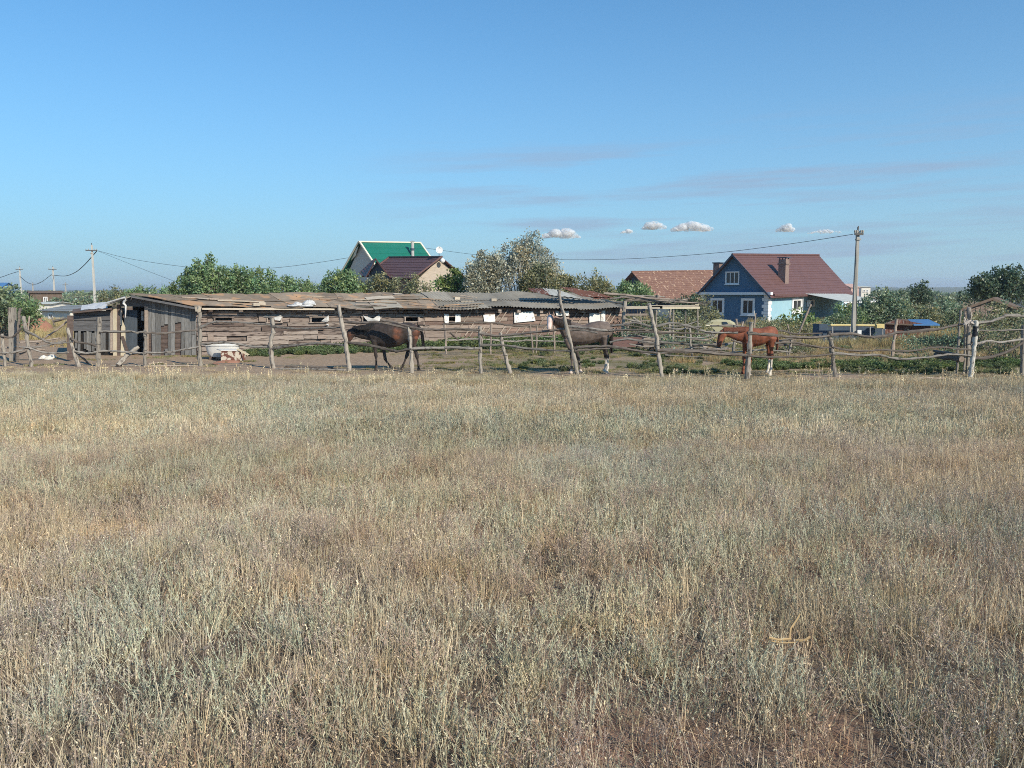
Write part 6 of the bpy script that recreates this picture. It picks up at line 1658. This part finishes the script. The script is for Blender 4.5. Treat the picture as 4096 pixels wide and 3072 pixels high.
plant('oak_tree', 'dark tree cut off by the right edge', 'tree', [(4070, 1100), (4090, 1040), (4130, 1020), (4200, 1030), (4260, 1100)], 1200, 54, P_DRK, 0.17, 1.0, style='tree')
plant('vine_thicket', 'sunlit vine growing over the slanted shed roof', 'bush', [(3955, 1210), (3980, 1165), (4010, 1195), (4045, 1200), (4070, 1178), (4110, 1200), (4150, 1220)], 1265, 35, P_OLV, 0.11, 0.9, depth=0.8, sparse=0.1)
plant('thorn_thicket', 'dark thorn thicket behind the fence left of the gate post', 'bush', [(3600, 1330), (3660, 1318), (3720, 1322), (3790, 1310), (3860, 1318)], 1410, 27.5, P_BLU, 0.07, 0.85, depth=1.2)
plant('thorn_thicket', 'green thicket behind the fence right of the gate post', 'bush', [(3900, 1270), (3950, 1255), (4010, 1262), (4070, 1250), (4140, 1260)], 1440, 28.5, P_OLV, 0.075, 0.9, depth=1.2)
plant('lilac_bush', 'green hedge behind the brown metal shed', 'bush', [(3540, 1245), (3580, 1210), (3640, 1222), (3700, 1215), (3760, 1232)], 1300, 49, P_OLV, 0.14, 1.2)
plant('weed_bush', 'thicket hiding the wall of the slanted shed', 'bush', [(3850, 1262), (3900, 1240), (3960, 1232), (4020, 1225), (4080, 1240), (4150, 1245)], 1330, 34.6, P_OLV, 0.10, 1.2, depth=1.0)
plant('lilac_bush', 'pale shrub under the lower awning beside the blue house', 'bush', [(3280, 1285), (3310, 1258), (3350, 1250), (3400, 1255), (3430, 1280)], 1320, 46, P_BLU, 0.12, 1.1)
plant('elm_bush', 'dense green shrub left of the white cottage', 'bush', [(60, 1200), (95, 1165), (130, 1172), (150, 1200), (165, 1235)], 1295, 44, P_ELM, 0.15, 1.2)
plant('weed_bush', 'green tangle between the grey-brown horse and the pole shelter', 'bush', [(2470, 1305), (2520, 1290), (2580, 1285), (2640, 1295), (2680, 1320)], 1400, 35.2, P_BLU, 0.085, 0.8, depth=0.9)
plant('weed_bush', 'low weeds behind the chestnut horse', 'bush', [(2840, 1375), (2900, 1362), (2980, 1368), (3060, 1360), (3140, 1372), (3230, 1385)], 1425, 32.6, P_OLV, 0.08, 0.7, depth=1.0)
plant('thorn_thicket', 'dark weeds below the yellow gas pipe', 'bush', [(3260, 1358), (3330, 1345), (3420, 1350), (3520, 1342), (3600, 1356)], 1400, 38.5, P_DRK, 0.10, 0.7, depth=0.8)
plant('far_wood', 'hazy far belt of trees on the left horizon', 'trees', [(-120, 1185), (-40, 1165), (60, 1170), (150, 1163), (230, 1170), (300, 1162), (380, 1168), (470, 1166), (560, 1172), (640, 1180)], 1200, 230, P_BLU, 0.8, 0.3)
plant('far_wood', 'hazy far belt of trees on the right horizon', 'trees', [(3440, 1180), (3520, 1166), (3600, 1170), (3700, 1168), (3780, 1174), (3860, 1168), (3960, 1166), (4060, 1164), (4180, 1180)], 1205, 240, P_BLU, 0.8, 0.3)
# orchard rows and steppe trees far off on both sides
for i, (a, b_, c_, Y) in enumerate(((190, 330, 1186, 105), (325, 420, 1180, 120), (3560, 3720, 1185, 100), (3700, 3830, 1180, 110))):
    plant('far_bush', ('hazy green bushes beyond the white cottage', 'hazy bush line left of the leftmost tall pole foot', 'hazy shrubs beyond the dark round tree', 'hazy shrubs left of the small dark tree')[i], 'bush',
          [(a, c_ + 20), (a + (b_ - a) * .3, c_), (a + (b_ - a) * .6, c_ + 5), (b_, c_ + 22)], 1225, Y, P_BLU, 0.35, 0.8)

# ------------------------------------------------------------------ yard greenery
def yard_scatter(name, label, key, x, y, scale, tint, idx=None):
    N = len(x)
    t_ = np.array(tint) * RNG.uniform(0.75, 1.25, N)[:, None]
    scatter_object(name, label, VARCOL[key], np.stack([x, y, gz(x, y)], 1), scale, t_, idx)
# nettles along the stable foot
us = RNG.uniform(1.9, LEN + 0.5, 430); of = np.abs(RNG.normal(0, 0.65, 430)) + 0.25
wx = C0.x + BU.x * us + BN.x * of; wy = C0.y + BU.y * us + BN.y * of
hs_ = np.interp(us, [1.9, 5, LEN * .55, LEN], [0.6, 0.85, 1.15, 1.2]) * RNG.uniform(0.6, 1.2, 430) * np.clip(1.25 - of * 0.45, 0.35, 1)
yard_scatter('nettles', 'green nettles and weeds along the foot of the stable wall', 'weed', wx, wy, hs_, (0.9, 0.9, 1.0))
x = RNG.uniform(-1, 26, 2600); y = RNG.uniform(24.5, 36, 2600)
k = (RNG.random(2600) < sstep(0.42, 0.62, fbm(x, y, 2.4, 33)) * sstep(-2, 3, x)) & (y > fence_yx(x) + 0.4)
x, y = x[k][:420], y[k][:420]
yard_scatter('yard_weeds', 'low weeds in the trampled yard behind the fence', 'weed', x, y, RNG.uniform(0.2, 0.5, len(x)), (1.0, 0.92, 1.1))
x = RNG.uniform(-19, 24, 1500); y = RNG.uniform(24.5, 40, 1500)
k = (RNG.random(1500) < 0.08 + 0.9 * sstep(-6, 3, x) * sstep(0.3, 0.55, fbm(x, y, 2.5, 35))) & (y > fence_yx(x) + 0.2) & (np.abs(x) < 0.72 * y)
x, y = x[k], y[k]
yard_scatter('yard_turf', 'short grazed grass on the yard floor', 'turf', x, y, RNG.uniform(0.8, 1.2, len(x)), (1, 1, 1))
x = RNG.uniform(-60, 60, 2600); y = RNG.uniform(37, 80, 2600)
k = (np.abs(x) < 0.72 * y + 3) & ((x > 9) | (x < -19)) & (RNG.random(2600) < 0.6)
x, y = x[k], y[k]
yard_scatter('straw_field', 'tall pale dry grass beyond the yard', 'tallgrass', x, y, RNG.uniform(0.7, 1.2, len(x)), (0.78, 0.8, 0.66))
x = RNG.uniform(6, 24, 500); y = fence_yx(x) + RNG.uniform(3.5, 13, 500)
k = RNG.random(500) < 0.3
yard_scatter('straw_strip', 'strip of pale dry grass in the right part of the yard', 'tallgrass', x[k], y[k], RNG.uniform(0.3, 0.6, k.sum()), (0.85, 0.8, 0.72))
x = RNG.uniform(7.5, 18, 260); y = fence_yx(x) + RNG.uniform(2.4, 5.2, 260)
yard_scatter('dark_weeds', 'dark green weeds in a band behind the right part of the fence', 'weed', x, y, RNG.uniform(0.3, 0.6, 260), (0.9, 0.92, 0.95))
# taller stalks along the edge of the field, and low sparse grass between it and the fence
x = RNG.uniform(-19, 19, 520); y = field_edge(x) + RNG.uniform(-0.8, 0.5, 520)
yard_scatter('edge_stalks', 'taller dry stalks along the far edge of the field', 'far', x, y, np.stack([np.full(520, .5), np.full(520, .5), RNG.uniform(0.6, 1.15, 520)], 1), (0.86, 0.85, 0.81), RNG.integers(0, 6, 520))
x = RNG.uniform(-19, 19, 130); y = field_edge(x) + RNG.uniform(-1.5, 0.8, 130)
yard_scatter('tall_stalks', 'single tall stalks sticking up along the field edge', 'stalk', x, y, RNG.uniform(0.7, 1.25, 130), (1, 0.97, 0.9))
x = RNG.uniform(-20, 20, 900); y = field_edge(x) + RNG.uniform(0.1, 5.0, 900)
k = RNG.random(900) < np.where(x < -2, 0.22, 0.7) * (1 - 0.5 * sstep(1.5, 4.5, y - field_edge(x)))
yard_scatter('verge_grass', 'low sparse dry grass along the fence foot', 'far', x[k], y[k], np.stack([np.full(k.sum(), .6), np.full(k.sum(), .6), RNG.uniform(0.15, 0.42, k.sum())], 1), (0.9, 0.88, 0.8), RNG.integers(12, 14, k.sum()))
# ------------------------------------------------------------------ utility poles and wires
M_CONC = mat('grey_concrete_pole', (0.42, 0.40, 0.36), (0.31, 0.295, 0.265), 4.0, (2, 2, .5), 0.9, 0.2, 0.05)
M_CONCL = mat('pale_concrete_pole', (0.56, 0.54, 0.49), (0.44, 0.42, 0.38), 4.0, (2, 2, .5), 0.9, 0.2, 0.05)
M_STEEL = mat_plain('dark_steel', (0.10, 0.095, 0.09), 0.6)
M_CABLE = mat_plain('black_cable', (0.03, 0.03, 0.032), 0.6)
M_INS = mat_plain('insulator', (0.35, 0.32, 0.28), 0.3)
def upole(label, px, top, Y, w, arm, m_, base_py=None, arm_py=None, name='utility_pole', lamp=False):
    t_ = P(px, top, Y); b_ = Vector((t_.x, Y, g(t_.x, Y) - 0.3))
    o = empty(name, (t_.x, Y, b_.z), label, 'pole', 'concrete utility poles')
    mb = MB(); hw = w * Y / F / 2
    mb.hexa([b_ + Vector((-hw * 1.25, -hw * 1.25, 0)), b_ + Vector((hw * 1.25, -hw * 1.25, 0)), b_ + Vector((hw * 1.25, hw * 1.25, 0)), b_ + Vector((-hw * 1.25, hw * 1.25, 0))],
            [t_ + Vector((-hw * .8, -hw * .8, 0)), t_ + Vector((hw * .8, -hw * .8, 0)), t_ + Vector((hw * .8, hw * .8, 0)), t_ + Vector((-hw * .8, hw * .8, 0))]); mb.build('shaft', m_, o)
    az_ = P(px, arm_py or top + 8, Y).z; al = arm * Y / F / 2
    mb = MB(); mb.aabb(t_.x - al, t_.x + al, Y - hw - .08, Y - hw - .01, az_ - .05, az_ + .05); ar = mb.build('cross_arm', M_STEEL, o)
    for s in (-0.92, 0.92, 0.5, -0.5):
        mb = MB(); c = Vector((t_.x + al * s, Y - hw - .045, az_ + .05)); mb.tube([c, c + Vector((0, 0, .07)), c + Vector((0, 0, .14))], [.025, .05, .035], 7); mb.build('insulator', M_INS, ar)
    mb = MB(); c = t_; mb.tube([c, c + Vector((0, 0, .16)), c + Vector((0.02, 0, .24))], [.03, .045, .02], 7); mb.build('top_insulator', M_STEEL, o)
    mb = MB(); c = P(px, top + 34, Y); mb.aabb(c.x - hw * 1.3, c.x + hw * 1.3, Y - hw * 1.3, Y + hw * 1.3, c.z - .04, c.z + .04); mb.build('clamp_band', M_INS, o)
    return o
upole('concrete pole at the far left with a lamp bracket', 78, 1070, 165, 4.5, 28, M_CONCL)
upole('second concrete pole from the left', 211, 1068, 160, 5, 32, M_CONCL, arm_py=1078)
upole('tall concrete pole left of the stable with two wires to the right', 367, 980, 92, 6.5, 46, M_CONCL, arm_py=1002)
upole('small far pole between the second and third poles', 261, 1131, 260, 4, 20, M_CONC)
upole('tiny far pole between the two leftmost poles', 130, 1132, 270, 4, 16, M_CONC)
rp = upole('concrete pole standing before the dark fence right of the blue house', 3432, 924, 39.6, 12.5, 34, M_CONC, arm_py=937)
mb = MB(); mb.tube([P(3424, 937, 39.4), P(3424, 1150, 39.35), P(3430, 1378, 39.35)], .018, 5); mb.build('cable_run', M_CABLE, rp)
mb = MB(); c = P(3436, 1330, 39.4); mb.aabb(c.x - .1, c.x + .1, 39.35, 39.45, c.z - .12, c.z + .12); mb.build('number_plate', M_TRIM, rp)

def wire(label, pts, th=0.02):
    """hanging cable through (column, row, distance)"""
    mb = MB(); mb.tube(smooth_path([P(*p) for p in pts], 6), [th] * ((len(pts) - 1) * 6 + 1), 5)
    return mb.build('overhead_wire', M_CABLE, None, label=label, cat='wire', group='overhead wires')
wire('wire from the right concrete pole sagging towards the willow', [(3413, 937, 39.4), (3150, 977, 44), (2850, 1013, 50), (2500, 1036, 57), (2220, 1038, 63), (2000, 1027, 67), (1870, 1015, 70), (1700, 992, 74)], 0.014)
wire('wire from the tall left pole sagging to the green-roofed house', [(392, 1003, 92), (520, 1035, 90), (730, 1066, 87), (900, 1077, 85), (1090, 1072, 82), (1260, 1052, 80), (1400, 1030, 78)], 0.018)
wire('second thin wire dropping from the tall left pole behind the elms', [(392, 1004, 92), (480, 1040, 85), (580, 1080, 78), (700, 1126, 70)], 0.013)
wire('thick wire between the second and the tall pole', [(216, 1101, 160), (260, 1104, 140), (300, 1090, 120), (335, 1062, 105), (360, 1035, 96), (388, 1003, 92)], 0.05)
wire('wire between the two leftmost poles', [(80, 1105, 165), (110, 1130, 164), (140, 1137, 162), (170, 1125, 161), (206, 1098, 160)], 0.05)
wire('wire leaving the leftmost pole to the left', [(-60, 1122, 170), (0, 1110, 168), (40, 1096, 166), (74, 1086, 165)], 0.05)

# ------------------------------------------------------------------ pole shelter right of the stable
sp = empty('pole_shelter', gpt(2640, 37), 'open shelter of weathered poles with a brushwood top beside the stable', 'shelter')
def spole(pts, w, Y=37.0, m_=None, name='roof_pole', bury=0.0, dY=0.0):
    return pole([P(a, b_, Y + dY * i) for i, (a, b_) in enumerate(pts)], w * Y / F, w * .8 * Y / F, m_ or random.choice((M_RAIL, M_LATH, M_RAIL)), name, sp, 6, bury=bury)
for pts, w in (([(2500, 1205), (2494, 1290), (2500, 1390)], 14), ([(2512, 1300), (2503, 1392)], 9), ([(2487, 1300), (2490, 1390)], 8), ([(2630, 1180), (2624, 1290), (2628, 1385)], 9), ([(2682, 1232), (2678, 1290), (2680, 1350), (2682, 1388)], 9), ([(2694, 1232), (2690, 1390)], 8), ([(2742, 1240), (2740, 1385)], 6), ([(2790, 1225), (2792, 1385)], 7), ([(2560, 1232), (2562, 1260)], 6)):
    spole(pts, w, 36.4 + random.uniform(0, 1.2), M_POST, 'post', 0.3)
for pts, w in (([(2415, 1174), (2500, 1180), (2600, 1193), (2680, 1198)], 9), ([(2440, 1196), (2520, 1188), (2620, 1204), (2700, 1206)], 8), ([(2460, 1212), (2540, 1202), (2600, 1206)], 8), ([(2560, 1210), (2660, 1205), (2780, 1214)], 7), ([(2480, 1186), (2590, 1184), (2660, 1188)], 6),
               ([(2620, 1200), (2700, 1206), (2790, 1212)], 6), ([(2600, 1192), (2680, 1212)], 6), ([(2640, 1198), (2750, 1202)], 5), ([(2420, 1204), (2500, 1216)], 6)):
    spole(pts, w, 37.2 + random.uniform(-.6, .6), dY=random.uniform(-.3, .3))
for k in range(26):                                        # brushwood laid crosswise on top
    x_ = random.uniform(2480, 2790); y_ = 1190 + (x_ - 2480) * 0.06 + random.uniform(-6, 10)
    spole([(x_, y_), (x_ + random.uniform(20, 70), y_ + random.uniform(-8, 10))], random.uniform(3, 5), 37 + random.uniform(-.8, .8), random.choice((M_RAILD, M_LATH, M_RAIL)), 'brushwood')
for y0, y1, x0, x1, m_ in ((1225, 1236, 2505, 2650, M_PALE), (1221, 1229, 2600, 2795, M_PALE), (1228, 1236, 2640, 2800, M_CREAM), (1255, 1263, 2500, 2590, M_LATH), (1215, 1222, 2780, 2796, M_CREAM)):
    q = [P(x0, y1, 36.3), P(x1, y1 - 1, 36.3), P(x1, y0 - 1, 36.3), P(x0, y0, 36.3)]
    mb = MB(); mb.hexa([p + Vector((0, .05, 0)) for p in q], q); mb.build('fascia_board', m_, sp)
for pts, w in (([(2500, 1275), (2560, 1290), (2625, 1315)], 7), ([(2530, 1270), (2580, 1300), (2620, 1312)], 8), ([(2490, 1320), (2560, 1318), (2630, 1318)], 7), ([(2500, 1335), (2600, 1330)], 6), ([(2630, 1350), (2700, 1345)], 5), ([(2500, 1290), (2600, 1282)], 5)):
    spole(pts, w, 36.2, None, 'side_rail')
M_BOX = mat('reddish_board', (0.22, 0.13, 0.115), (0.15, 0.09, 0.08), 3.0, (1, 1, 5), 0.9, 0.4, 0.15)
bxs = empty('feed_trough', gpt(2510, 34.5), 'low reddish plank trough behind the grey-brown horse', 'trough')
for y0, y1 in ((1348, 1360), (1361, 1374), (1375, 1388)):
    q = [P(2450, y1, 34.5), P(2572, y1, 34.5), P(2572, y0, 34.5), P(2450, y0, 34.5)]
    mb = MB(); mb.hexa([p + Vector((0, .04, 0)) for p in q], q); mb.build('plank', M_BOX, bxs)
q = [P(2450, 1390, 34.55), P(2572, 1390, 34.55), P(2572, 1352, 34.55), P(2450, 1352, 34.55)]
mb = MB(); mb.hexa([p + Vector((0, .7, 0)) for p in q], [p + Vector((0, .62, 0)) for p in q]); mb.build('rear_plank', M_BOX, bxs)
pl = empty('timber_stack', gpt(2640, 34), 'stack of pale sawn planks between the trough and the shelter post', 'planks')
for k in range(4):
    y0 = 1352 + k * 9
    q = [P(2572, y0 + 8, 34.2), P(2668, y0 + 8, 34.2), P(2665, y0, 34.2), P(2576, y0, 34.2)]
    mb = MB(); mb.hexa([p + Vector((0, .5, 0)) for p in q], q); mb.build('plank', random.choice((M_LATH, M_TIE[0])), pl)
for k in range(3):
    q = [P(2578 + 28 * k, 1400, 34.3), P(2588 + 28 * k, 1400, 34.3), P(2588 + 28 * k, 1388, 34.3), P(2578 + 28 * k, 1388, 34.3)]
    mb = MB(); mb.hexa([p + Vector((0, .4, 0)) for p in q], q); mb.build('bearer', M_TIE[1], pl)

# ------------------------------------------------------------------ bathtub and rusty cabinet by the stable corner
M_ENAM = mat('white_enamel', (0.78, 0.76, 0.72), (0.68, 0.65, 0.60), 3.0, rough=0.35, bump=0.1, vary=0.0, spec=0.5)
M_RUSTE = mat('rusted_enamel', (0.66, 0.60, 0.50), (0.55, 0.48, 0.38), 4.0, rough=0.7, vary=0.0, c3=(0.17, 0.075, 0.055), spots=0.5, spot_scale=6.0)
YT = 29.9
tub = empty('bathtub', gpt(890, YT), 'old white enamel bathtub by the stable corner', 'bathtub')
tc_ = P(891, 1390, YT + .38); zt = P(891, 1383, YT).z
def ring_tub(f_, z, n=20): return [Vector((tc_.x + math.copysign(abs(math.cos(k * 2 * math.pi / n)) ** .6, math.cos(k * 2 * math.pi / n)) * .70 * f_, tc_.y + math.copysign(abs(math.sin(k * 2 * math.pi / n)) ** .7, math.sin(k * 2 * math.pi / n)) * .36 * f_, z)) for k in range(n)]
def closed(r): return r + [r[0]]
mb = MB(); mb.grid([closed(ring_tub(f_, z)) for f_, z in ((.45, zt - .46), (.68, zt - .43), (.80, zt - .3), (.90, zt - .02), (1.0, zt), (1.0, zt + .035), (.92, zt + .035), (.86, zt - .05), (.74, zt - .3), (.5, zt - .4), (.05, zt - .41))]); mb.add(ring_tub(.45, zt - .46), [tuple(range(19, -1, -1))]); mb.smooth = True; mb.build('shell', M_ENAM, tub)
for s in (-.4, .4):
    mb = MB(); mb.box((tc_.x + s, tc_.y, (zt - .44 + GZ) / 2), (.06, 0, 0), (0, .2, 0), (0, 0, (zt - .44 - GZ) / 2)); mb.build('foot', M_TIE[2], tub)
cab = empty('rusty_trough', gpt(940, 29.2), 'broken white and rust-red metal trough in front of the bathtub', 'trough')
YC = 29.2
q = [P(884, 1444, YC), P(958, 1446, YC), P(960, 1402, YC), P(882, 1400, YC)]
mb = MB(); mb.hexa([p + Vector((0, .03, 0)) for p in q], q); mb.build('front_panel', M_RUSTE, cab)
q = [P(882, 1400, YC - .02), P(955, 1401, YC - .02), P(945, 1394, YC + .6), P(866, 1395, YC + .6)]
mb = MB(); mb.hexa([p - Vector((0, 0, .03)) for p in q], q); mb.build('top_panel', M_ENAM, cab)
q = [P(958, 1446, YC), P(982, 1438, YC + .5), P(982, 1405, YC + .5), P(960, 1402, YC)]
mb = MB(); mb.hexa([p + Vector((-.03, .01, 0)) for p in q], q); mb.build('end_panel', M_RUSTE, cab)
q = [P(944, 1397, YC - .04), P(952, 1394, YC - .04), P(997, 1418, YC - .04), P(990, 1423, YC - .04)][::-1]
mb = MB(); mb.hexa([p + Vector((0, .05, 0)) for p in q], q); mb.build('slanting_board', M_CREAM, cab)
q = [P(884, 1440, YC + .6), P(970, 1440, YC + .6), P(970, 1400, YC + .6), P(884, 1400, YC + .6)]
mb = MB(); mb.hexa([p + Vector((0, .03, 0)) for p in q], q); mb.build('rear_panel', M_RUSTE, cab)
M_CLAY = mat('red_clay', (0.34, 0.17, 0.115), (0.25, 0.125, 0.085), 2.0, rough=0.95, bump=0.5, vary=0.15)
def mound(label, px, Y, sx, sy, sz, m_, name='clay_mound', cat='mound'):
    c = gpt(px, Y); c.z = g(c.x, c.y)
    mb = MB(); rws = []
    for i in range(7):
        ph = math.pi / 2 * i / 6
        row = [c + Vector((math.cos(k * math.pi / 9) * math.cos(ph) * sx * random.uniform(.9, 1.1), math.sin(k * math.pi / 9) * math.cos(ph) * sy * random.uniform(.9, 1.1), math.sin(ph) ** 1.1 * sz * random.uniform(.92, 1.08) - .05)) for k in range(18)]
        rws.append(row + [row[0]])
    mb.grid(rws); mb.smooth = True
    return mb.build(name, m_, None, label=label, cat=cat)
mound('red clay mound beyond the broken gate at the left', 146, 52, 1.05, 1.0, P(146, 1267, 52).z - GZ, M_CLAY)
mound('small heap of dark red clods beside the bathtub', 860, 28.0, 0.2, 0.12, 0.09, M_CLAY, 'clod_heap', 'heap')
mound('low reddish earth heap at the foot of the broken trough', 910, 29.0, 0.55, 0.3, 0.13, M_CLAY, 'earth_heap', 'heap')
# scrap of whitish stones behind the left fence
for i, (a, y_) in enumerate(((172, 30.5), (205, 30.8), (192, 30.2))):
    c = gpt(a, y_); lump(c + Vector((0, 0, -.02)), .2, .14, .14, M_PLASTER, 'white_stone', None, label=('large', 'small', 'flat')[i] + ' whitish stone lying behind the broken gate', cat='stone')
# dry forked branch lying in the near grass
gx0, gy0 = ground_hit(3130, 2560)
br = empty('dry_branch', (gx0, gy0, g(gx0, gy0)), 'forked orange-yellow dry branch lying in the near grass at the right', 'branch')
M_TWIG = mat('yellow_dry_twig', (0.55, 0.39, 0.20), (0.40, 0.27, 0.14), 8.0, rough=0.9, vary=0.1)
zb = g(gx0, gy0) + .085
for pts, r in (([(-.09, 0, .10), (-.03, 0, .085), (.06, .01, .085)], .007), ([(.05, .01, .085), (.06, .02, .15), (.10, .03, .20), (.12, .03, .24)], .006), ([(-.07, .0, .075), (.0, -.01, .07), (.08, -.01, .075)], .004), ([(.09, .01, .075), (.14, .0, .08), (.18, .01, .1)], .007)):
    mb = MB(); mb.tube([Vector((gx0 + a * .7, gy0 + b_, zb + c_ * .7)) for a, b_, c_ in pts], r * .75, 5); mb.build('twig', M_TWIG, br)

# ------------------------------------------------------------------ far rise with the town, low cumulus clouds
M_FAR = mat('far_slope', (0.16, 0.17, 0.12), (0.11, 0.13, 0.09), 0.02, rough=0.95, bump=0.0, vary=0.0)
mb = MB(); rws = []
for Y, up in ((900, 0.0), (1250, 7.0), (1600, 15.0), (2000, 17.5), (2600, 10.0)):
    rws.append([Vector((x, Y, GZ - 1 + up * (0.75 + 0.4 * float(fbm(x, Y, 500, 12))) * (0.55 + 0.45 * float(sstep(-600, 900, x))))) for x in np.linspace(-2200, 2600, 49)])
mb.grid(rws); mb.smooth = True; mb.build('far_hills', M_FAR, None, kind='structure')
RNG2 = random.Random(4)
for i, (a, w_, h_) in enumerate(((3610, 26, 8), (3690, 14, 10), (3745, 22, 8), (3783, 8, 14), (3800, 30, 6), (3850, 26, 7), (3868, 8, 13), (3560, 20, 7))):
    Y = 1550 + 30 * i
    t_ = P(a, 1153 - RNG2.random() * 3, Y); hw = w_ * Y / F / 2; hh = h_ * Y / F
    o = empty('far_town_block', (t_.x, Y, t_.z - hh), ('pale hall', 'white tower block', 'long white hall', 'narrow white tower', 'low pale hall', 'white hall', 'slim white tower', 'pale low block')[i] + ' on the hazy skyline, ' + ('behind the round dark tree', 'right of the round dark tree', 'in the middle of the gap', 'rising highest in the gap', 'right of the highest tower', 'near the small dark tree', 'just left of the big oak', 'above the big bush')[i], 'building', 'far town on the skyline')
    mb = MB(); mb.aabb(t_.x - hw, t_.x + hw, Y, Y + 20, t_.z - hh * 2.2, t_.z); mb.build('wall', M_PLASTER, o)
    mb = MB(); mb.aabb(t_.x - hw - .4, t_.x + hw + .4, Y - .4, Y + 20.4, t_.z + .002, t_.z + 1.0); mb.build('roof', M_TIN, o)
cm, n, l, b = mat_new('cumulus')
n.remove(b)
d = n.new('ShaderNodeBsdfDiffuse'); t = n.new('ShaderNodeBsdfTranslucent'); tr = n.new('ShaderNodeBsdfTransparent'); ms = n.new('ShaderNodeMixShader'); ms2 = n.new('ShaderNodeMixShader')
d.inputs['Color'].default_value = (0.95, 0.95, 0.95, 1); t.inputs['Color'].default_value = (0.95, 0.95, 0.95, 1)
ms.inputs[0].default_value = 0.5
tc = n.new('ShaderNodeTexCoord'); no = n.new('ShaderNodeTexNoise'); no.inputs['Scale'].default_value = 0.06; no.inputs['Detail'].default_value = 5.0
mr = n.new('ShaderNodeMapRange'); mr.inputs[1].default_value = 0.36; mr.inputs[2].default_value = 0.64; mr.inputs[3].default_value = 0.5; mr.inputs[4].default_value = 0.9
l.new(tc.outputs['Object'], no.inputs['Vector']); l.new(no.outputs['Fac'], mr.inputs[0]); l.new(mr.outputs[0], ms2.inputs[0])
l.new(d.outputs[0], ms.inputs[1]); l.new(t.outputs[0], ms.inputs[2]); l.new(ms.outputs[0], ms2.inputs[1]); l.new(tr.outputs[0], ms2.inputs[2])
l.new(ms2.outputs[0], n.get('Material Output').inputs['Surface'])
def cumulus(label, px, py, w_, h_, Y=4200, dens=1.0):
    rr = random.Random(px)
    s = Y / F; c = P(px, py + h_ / 2, Y)
    mb = MB(); nb = max(10, int(w_ / 3.2))
    for k in range(nb):
        f_ = rr.random(); e_ = math.sin(math.pi * f_) ** 0.8
        r_ = h_ * s * rr.uniform(0.12, 0.30) * (0.45 + 0.75 * e_)
        cc = c + Vector(((f_ - .5) * w_ * s, rr.uniform(-.25, .25) * w_ * s, r_ * 0.5 + rr.random() ** 1.4 * max(0.0, h_ * s * 0.62 * e_ - r_)))
        rws = []
        for i in range(9):
            ph = -math.pi / 2 + math.pi * i / 8
            row = [cc + Vector((math.cos(q * math.pi / 6) * math.cos(ph) * r_ * 1.35, math.sin(q * math.pi / 6) * math.cos(ph) * r_ * 1.35, max(math.sin(ph), -.6) * r_)) * 1.0 for q in range(12)]
            rws.append(row + [row[0]])
        mb.grid(rws)
    mb.smooth = True
    return mb.build('cumulus_cloud', cm, None, label=label, cat='cloud', group='small cumulus clouds low over the houses')
cumulus('wide white cumulus just right of the willow top', 2245, 924, 150, 54)
cumulus('small cumulus left of the round cumulus pair', 2515, 920, 60, 26)
cumulus('round white cumulus in the middle of the cloud row', 2612, 893, 92, 48)
cumulus('largest white cumulus above the rusty roof', 2765, 895, 150, 58)
cumulus('small upright cumulus over the blue house chimney', 3142, 903, 66, 48)
cumulus('thin faint cumulus left of the concrete pole top', 3300, 922, 120, 22)

# ------------------------------------------------------------------ the air itself: thin blue haze round the whole scene
hz, n, l, b = mat_new('thin_haze'); n.remove(b)
pv = n.new('ShaderNodeVolumePrincipled'); pv.inputs['Color'].default_value = (0.80, 0.90, 1.0, 1); pv.inputs['Density'].default_value = 0.00035; pv.inputs['Anisotropy'].default_value = 0.2
l.new(pv.outputs[0], n.get('Material Output').inputs['Volume'])
mb = MB(); mb.aabb(-6500, 6500, -900, 9500, GZ - 4.0, 24.0); mb.build('haze', hz, None, kind='stuff')
